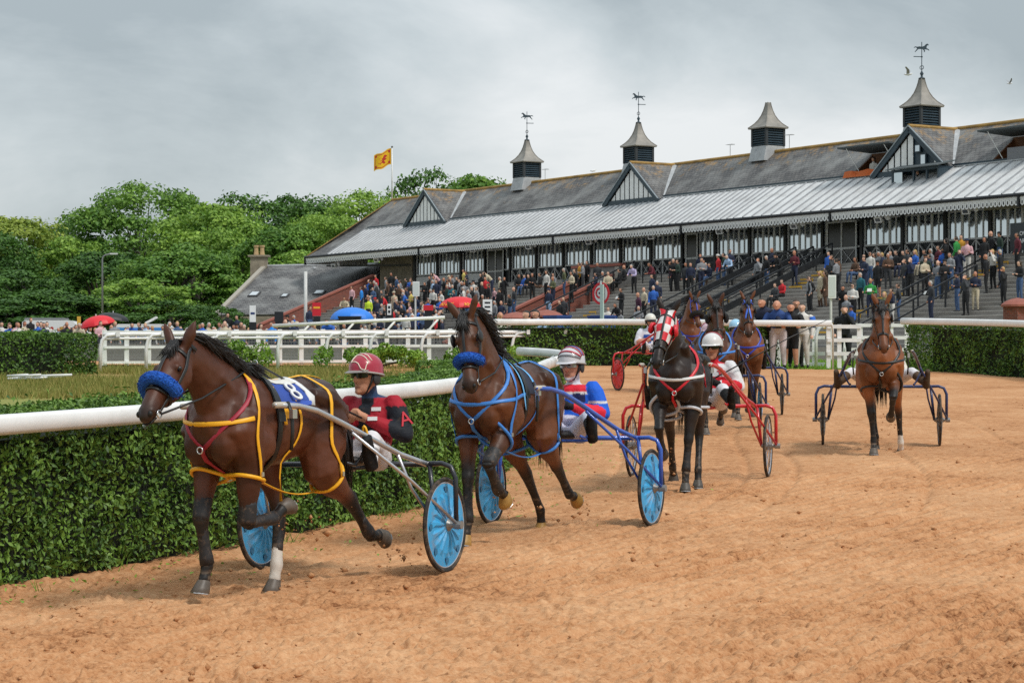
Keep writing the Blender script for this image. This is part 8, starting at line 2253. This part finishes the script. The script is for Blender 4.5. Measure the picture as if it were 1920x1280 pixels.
# plain white boards on posts
for lab, px, py, Y, w_, h_, z_ in (('white board on a thin pole among the crowd', 779, 600, 99, .30, .65, 1.05), ('white board on a white post left of the shading woman', 1558, 604, 70, .24, .72, .75)):
    t = thing('notice_board', lab, 'sign', W(px, py, Y))
    MB().tube([(0, 0, -2.0), (0, 0, z_ + h_)], .04, 8).build('post', mat('pale_column', (.6, .6, .58)), t)
    MB().cbox((.03, -.06, z_ + h_ * .5), (w_, .05, h_)).build('board', WHITE2, t); MB().cbox((.03, -.09, z_ + h_ * .5), (w_ * .8, .008, h_ * .86)).build('panel', mat('pale_panel', lin('c9cfcc'), .5), t)
# bookmakers' boards
for lab, px, py, Y, top_, tm in (('black price board with white card near the cottage', 474, 627, 108, 'card', 'w'), ('black price board with round head behind the rail', 523, 623, 108, 'none', 'k'), ('black price board with red card by the left wall', 594, 616, 110, 'red', 'r'), ('tall black price board with digits among the crowd', 730, 605, 101, 'digits', 'k'), ('tall black price board with red top among the crowd', 803, 607, 101, 'redtop', 'r'), ('black board with white price cards behind the second horse', 914, 612, 96, 'prices', 'w')):
    t = thing('price_board', lab, 'board', W(px, py, Y))
    MB().cbox((0, 0, -.2), (.34, .12, 1.6)).build('stand', BLACK, t)
    if top_ == 'card': MB().cbox((0, -.03, 1.0), (.30, .05, .8)).build('card', WHITE2, t); MB().cbox((0, -.06, 1.02), (.2, .01, .10)).build('printed_line', mat('navy_ink', lin('24386e'), .6), t)
    elif top_ == 'red': MB().cbox((0, -.03, .95), (.42, .05, .65)).build('card', REDP, t); MB().cbox((0, -.06, 1.03), (.32, .01, .10)).build('printed_line', mat('yellow_print', 'f0b030'), t)
    elif top_ == 'none': MB().cbox((0, 0, .75), (.42, .14, .5)).build('head', BLACK, t)
    elif top_ == 'digits':
        MB().cbox((0, -.07, .6), (.18, .02, .5)).build('digit_frame', WHITE2, t)
        for k in range(2): MB().cbox((0, -.085, .5 + .2 * k), (.10, .01, .12)).build('digit_window', BLACK, t)
    elif top_ == 'redtop': MB().cbox((0, 0, .72), (.44, .2, .24)).build('top_box', REDP, t)
    else:
        MB().cbox((0, -.05, .85), (.40, .04, .62)).build('card', WHITE2, t)
        for k in range(3): MB().cbox((0, -.075, .66 + .18 * k), (.24, .01, .07)).build('price', BLACK, t)
# owners' sign at the right edge
t = thing('information_sign', 'dark sign with white capital letters at the right edge', 'sign', SP(S_of(1910, -.4), -.4, 6.3), SROT)
MB().box(-.55, 0, .3, 2.4, .1, 1.55).build('board', mat('sign_charcoal', lin('33383b'), .6), t)
for i, tx in enumerate(('OWNERS', 'ARRIVALS')):
    me = text_mesh(tx, .27, .004); me.materials.append(WHITE2); o = mkobj('lettering', me, None, t); o.location = (.62, -.008, 1.05 - .34 * i); o.rotation_euler = (PI / 2, 0, 0)
# vehicles behind the paddock crowd
def van(label, px, py, Y, Lg, Hh, stripe, kind):
    t = thing('parked_van', label, 'van', W(px, py, Y)); WHB = mat('van_white', (.72, .72, .70), .3, coat=.3)
    prof = [(-Lg / 2, .35), (Lg / 2, .35), (Lg / 2, 1.0), (Lg / 2 - .25, 1.1), (Lg / 2 - .85, Hh - .35), (Lg / 2 - 1.15, Hh - .06), (Lg / 2 - 1.5, Hh), (-Lg / 2 + .15, Hh), (-Lg / 2, Hh - .12)]
    MB().prism(prof, (0, 1.9, 0), (1, 0, 0), (0, 0, 1), 1.9).build('body', WHB, t)
    MB().prism([(Lg / 2 - 1.9, 1.1), (Lg / 2 - .8, 1.1), (Lg / 2 - 1.1, Hh - .42), (Lg / 2 - 1.9, Hh - .42)], (0, -.004, 0), (1, 0, 0), (0, 0, 1), .003).build('side_window', mat('van_glass', (.02, .02, .025), .08), t)
    if stripe: MB().box(-Lg / 2 + .1, -.006, Hh - .36, Lg / 2 - 1.2, -.001, Hh - .2).build('blue_stripe', mat('stripe_blue', lin('3a86c8'), .4), t)
    else:
        MB().ball((.3, -.0, Hh - .5), (.3, .01, .14), 10).build('emblem', mat('emblem_gold', lin('b58a3a'), .5), t)
        for dx in (-.32, .92): MB().ball((dx, -.0, Hh - .48), (.1, .01, .12), 8).build('emblem_supporter', mat('emblem_red', lin('a8382c'), .5), t)
    for x_ in (-Lg / 2 + .8, Lg / 2 - .8):
        w_ = MB().lathe([(.0, 0), (.33, 0), (.33, .2), (0, .2)], 18, (x_, -.03, .33), (0, 1, 0)).build('wheel', TYRE, t); MB().lathe([(0, -.01), (.2, -.01), (.2, 0)], 14, (x_, -.03, .33), (0, 1, 0)).build('rim', LEAD, w_)
    if kind == 'amb':
        c = MB(); c.cbox((-.1, .6, Hh + .22), (.7, .5, .1), rot=Matrix.Rotation(-.5, 3, 'Y')).build('roof_hatch', WHB, t)
    else:
        MB().box(-Lg / 2 + .1, .2, Hh + .03, Lg / 2 - 1.7, 1.7, Hh + .13).build('roof_rack', mat('rack_grey', (.2, .21, .22), .5), t)
    return t
van('white van with gold and red emblem behind the left crowd', 108, 675, 126, 4.0, 2.25, False, 'van')
van('white ambulance with blue stripe and raised roof hatch behind the crowd', 284, 675, 124, 4.0, 2.0, True, 'amb')
t = thing('yellow_post', 'yellow and white post left of the red paddock parasol', 'post', W(148, 625, 112)); MB().cbox((0, 0, .3), (.16, .16, 1.1)).build('post', YEL, t); MB().cbox((0, -.085, .1), (.12, .01, .5)).build('label_plate', WHITE2, t)
# black catering bin under the blue parasol
t = thing('black_bin', 'black bin under the blue parasol', 'bin', W(656, 612, 103)); MB().add([(-.42, -.3, -.4), (.42, -.3, -.4), (.42, .3, -.4), (-.42, .3, -.4), (-.5, -.36, .4), (.5, -.36, .4), (.5, .36, .4), (-.5, .36, .4)], [(0, 3, 2, 1), (4, 5, 6, 7), (0, 1, 5, 4), (1, 2, 6, 5), (2, 3, 7, 6), (3, 0, 4, 7)]).build('tub', BLACK, t); MB().box(-.53, -.39, .4, .53, .39, .47).build('lid', BLACK, t)
# gulls
def gull(label, px, py, Y, sz, rot):
    t = thing('gull', label, 'bird', W(px, py, Y), rot); GW = mat('gull_white', (.75, .75, .76), .7); GG = mat('gull_grey', (.32, .33, .35), .7)
    MB().tube([(-.26, 0, .02), (-.15, 0, .01), (0, 0, 0), (.14, 0, .02), (.2, 0, .04), (.26, 0, .03)], [.01, .05, .07, .05, .04, .006], 8).build('body', GW, t, smooth=True)
    for sg in (-1, 1):
        MB().add([(.08, sg * .04, .04), (-.10, sg * .04, .04), (-.06, sg * .28, .22), (.09, sg * .28, .24), (-.12, sg * .55, .36), (-.04, sg * .56, .38), (.0, sg * .16, .16)], [(0, 1, 2, 6), (0, 6, 3), (6, 2, 3), (3, 2, 4, 5)]).build('wing', GG, t)
    t.scale = (sz,) * 3
gull('gull flying left of the tall weather vane', 1703, 140, 95, .75, -.3)
gull('small gull flying at the right edge of the sky', 1893, 157, 110, .6, .2)
t = thing('gull', 'gull standing on the roof ridge left of the second cupola', 'bird', SP(S_of(1113, 6), 6, 13.62), .5); MB().tube([(-.22, 0, .0), (-.1, 0, .03), (.05, 0, .05), (.13, 0, .12), (.2, 0, .12)], [.02, .06, .06, .04, .008], 8).build('body', mat('gull_white', (.75, .75, .76)), t, smooth=True); MB().tube([(-.24, .03, .02), (-.02, .05, .07)], [.015, .045], 6).build('wing', mat('gull_grey', (.32, .33, .35)), t)
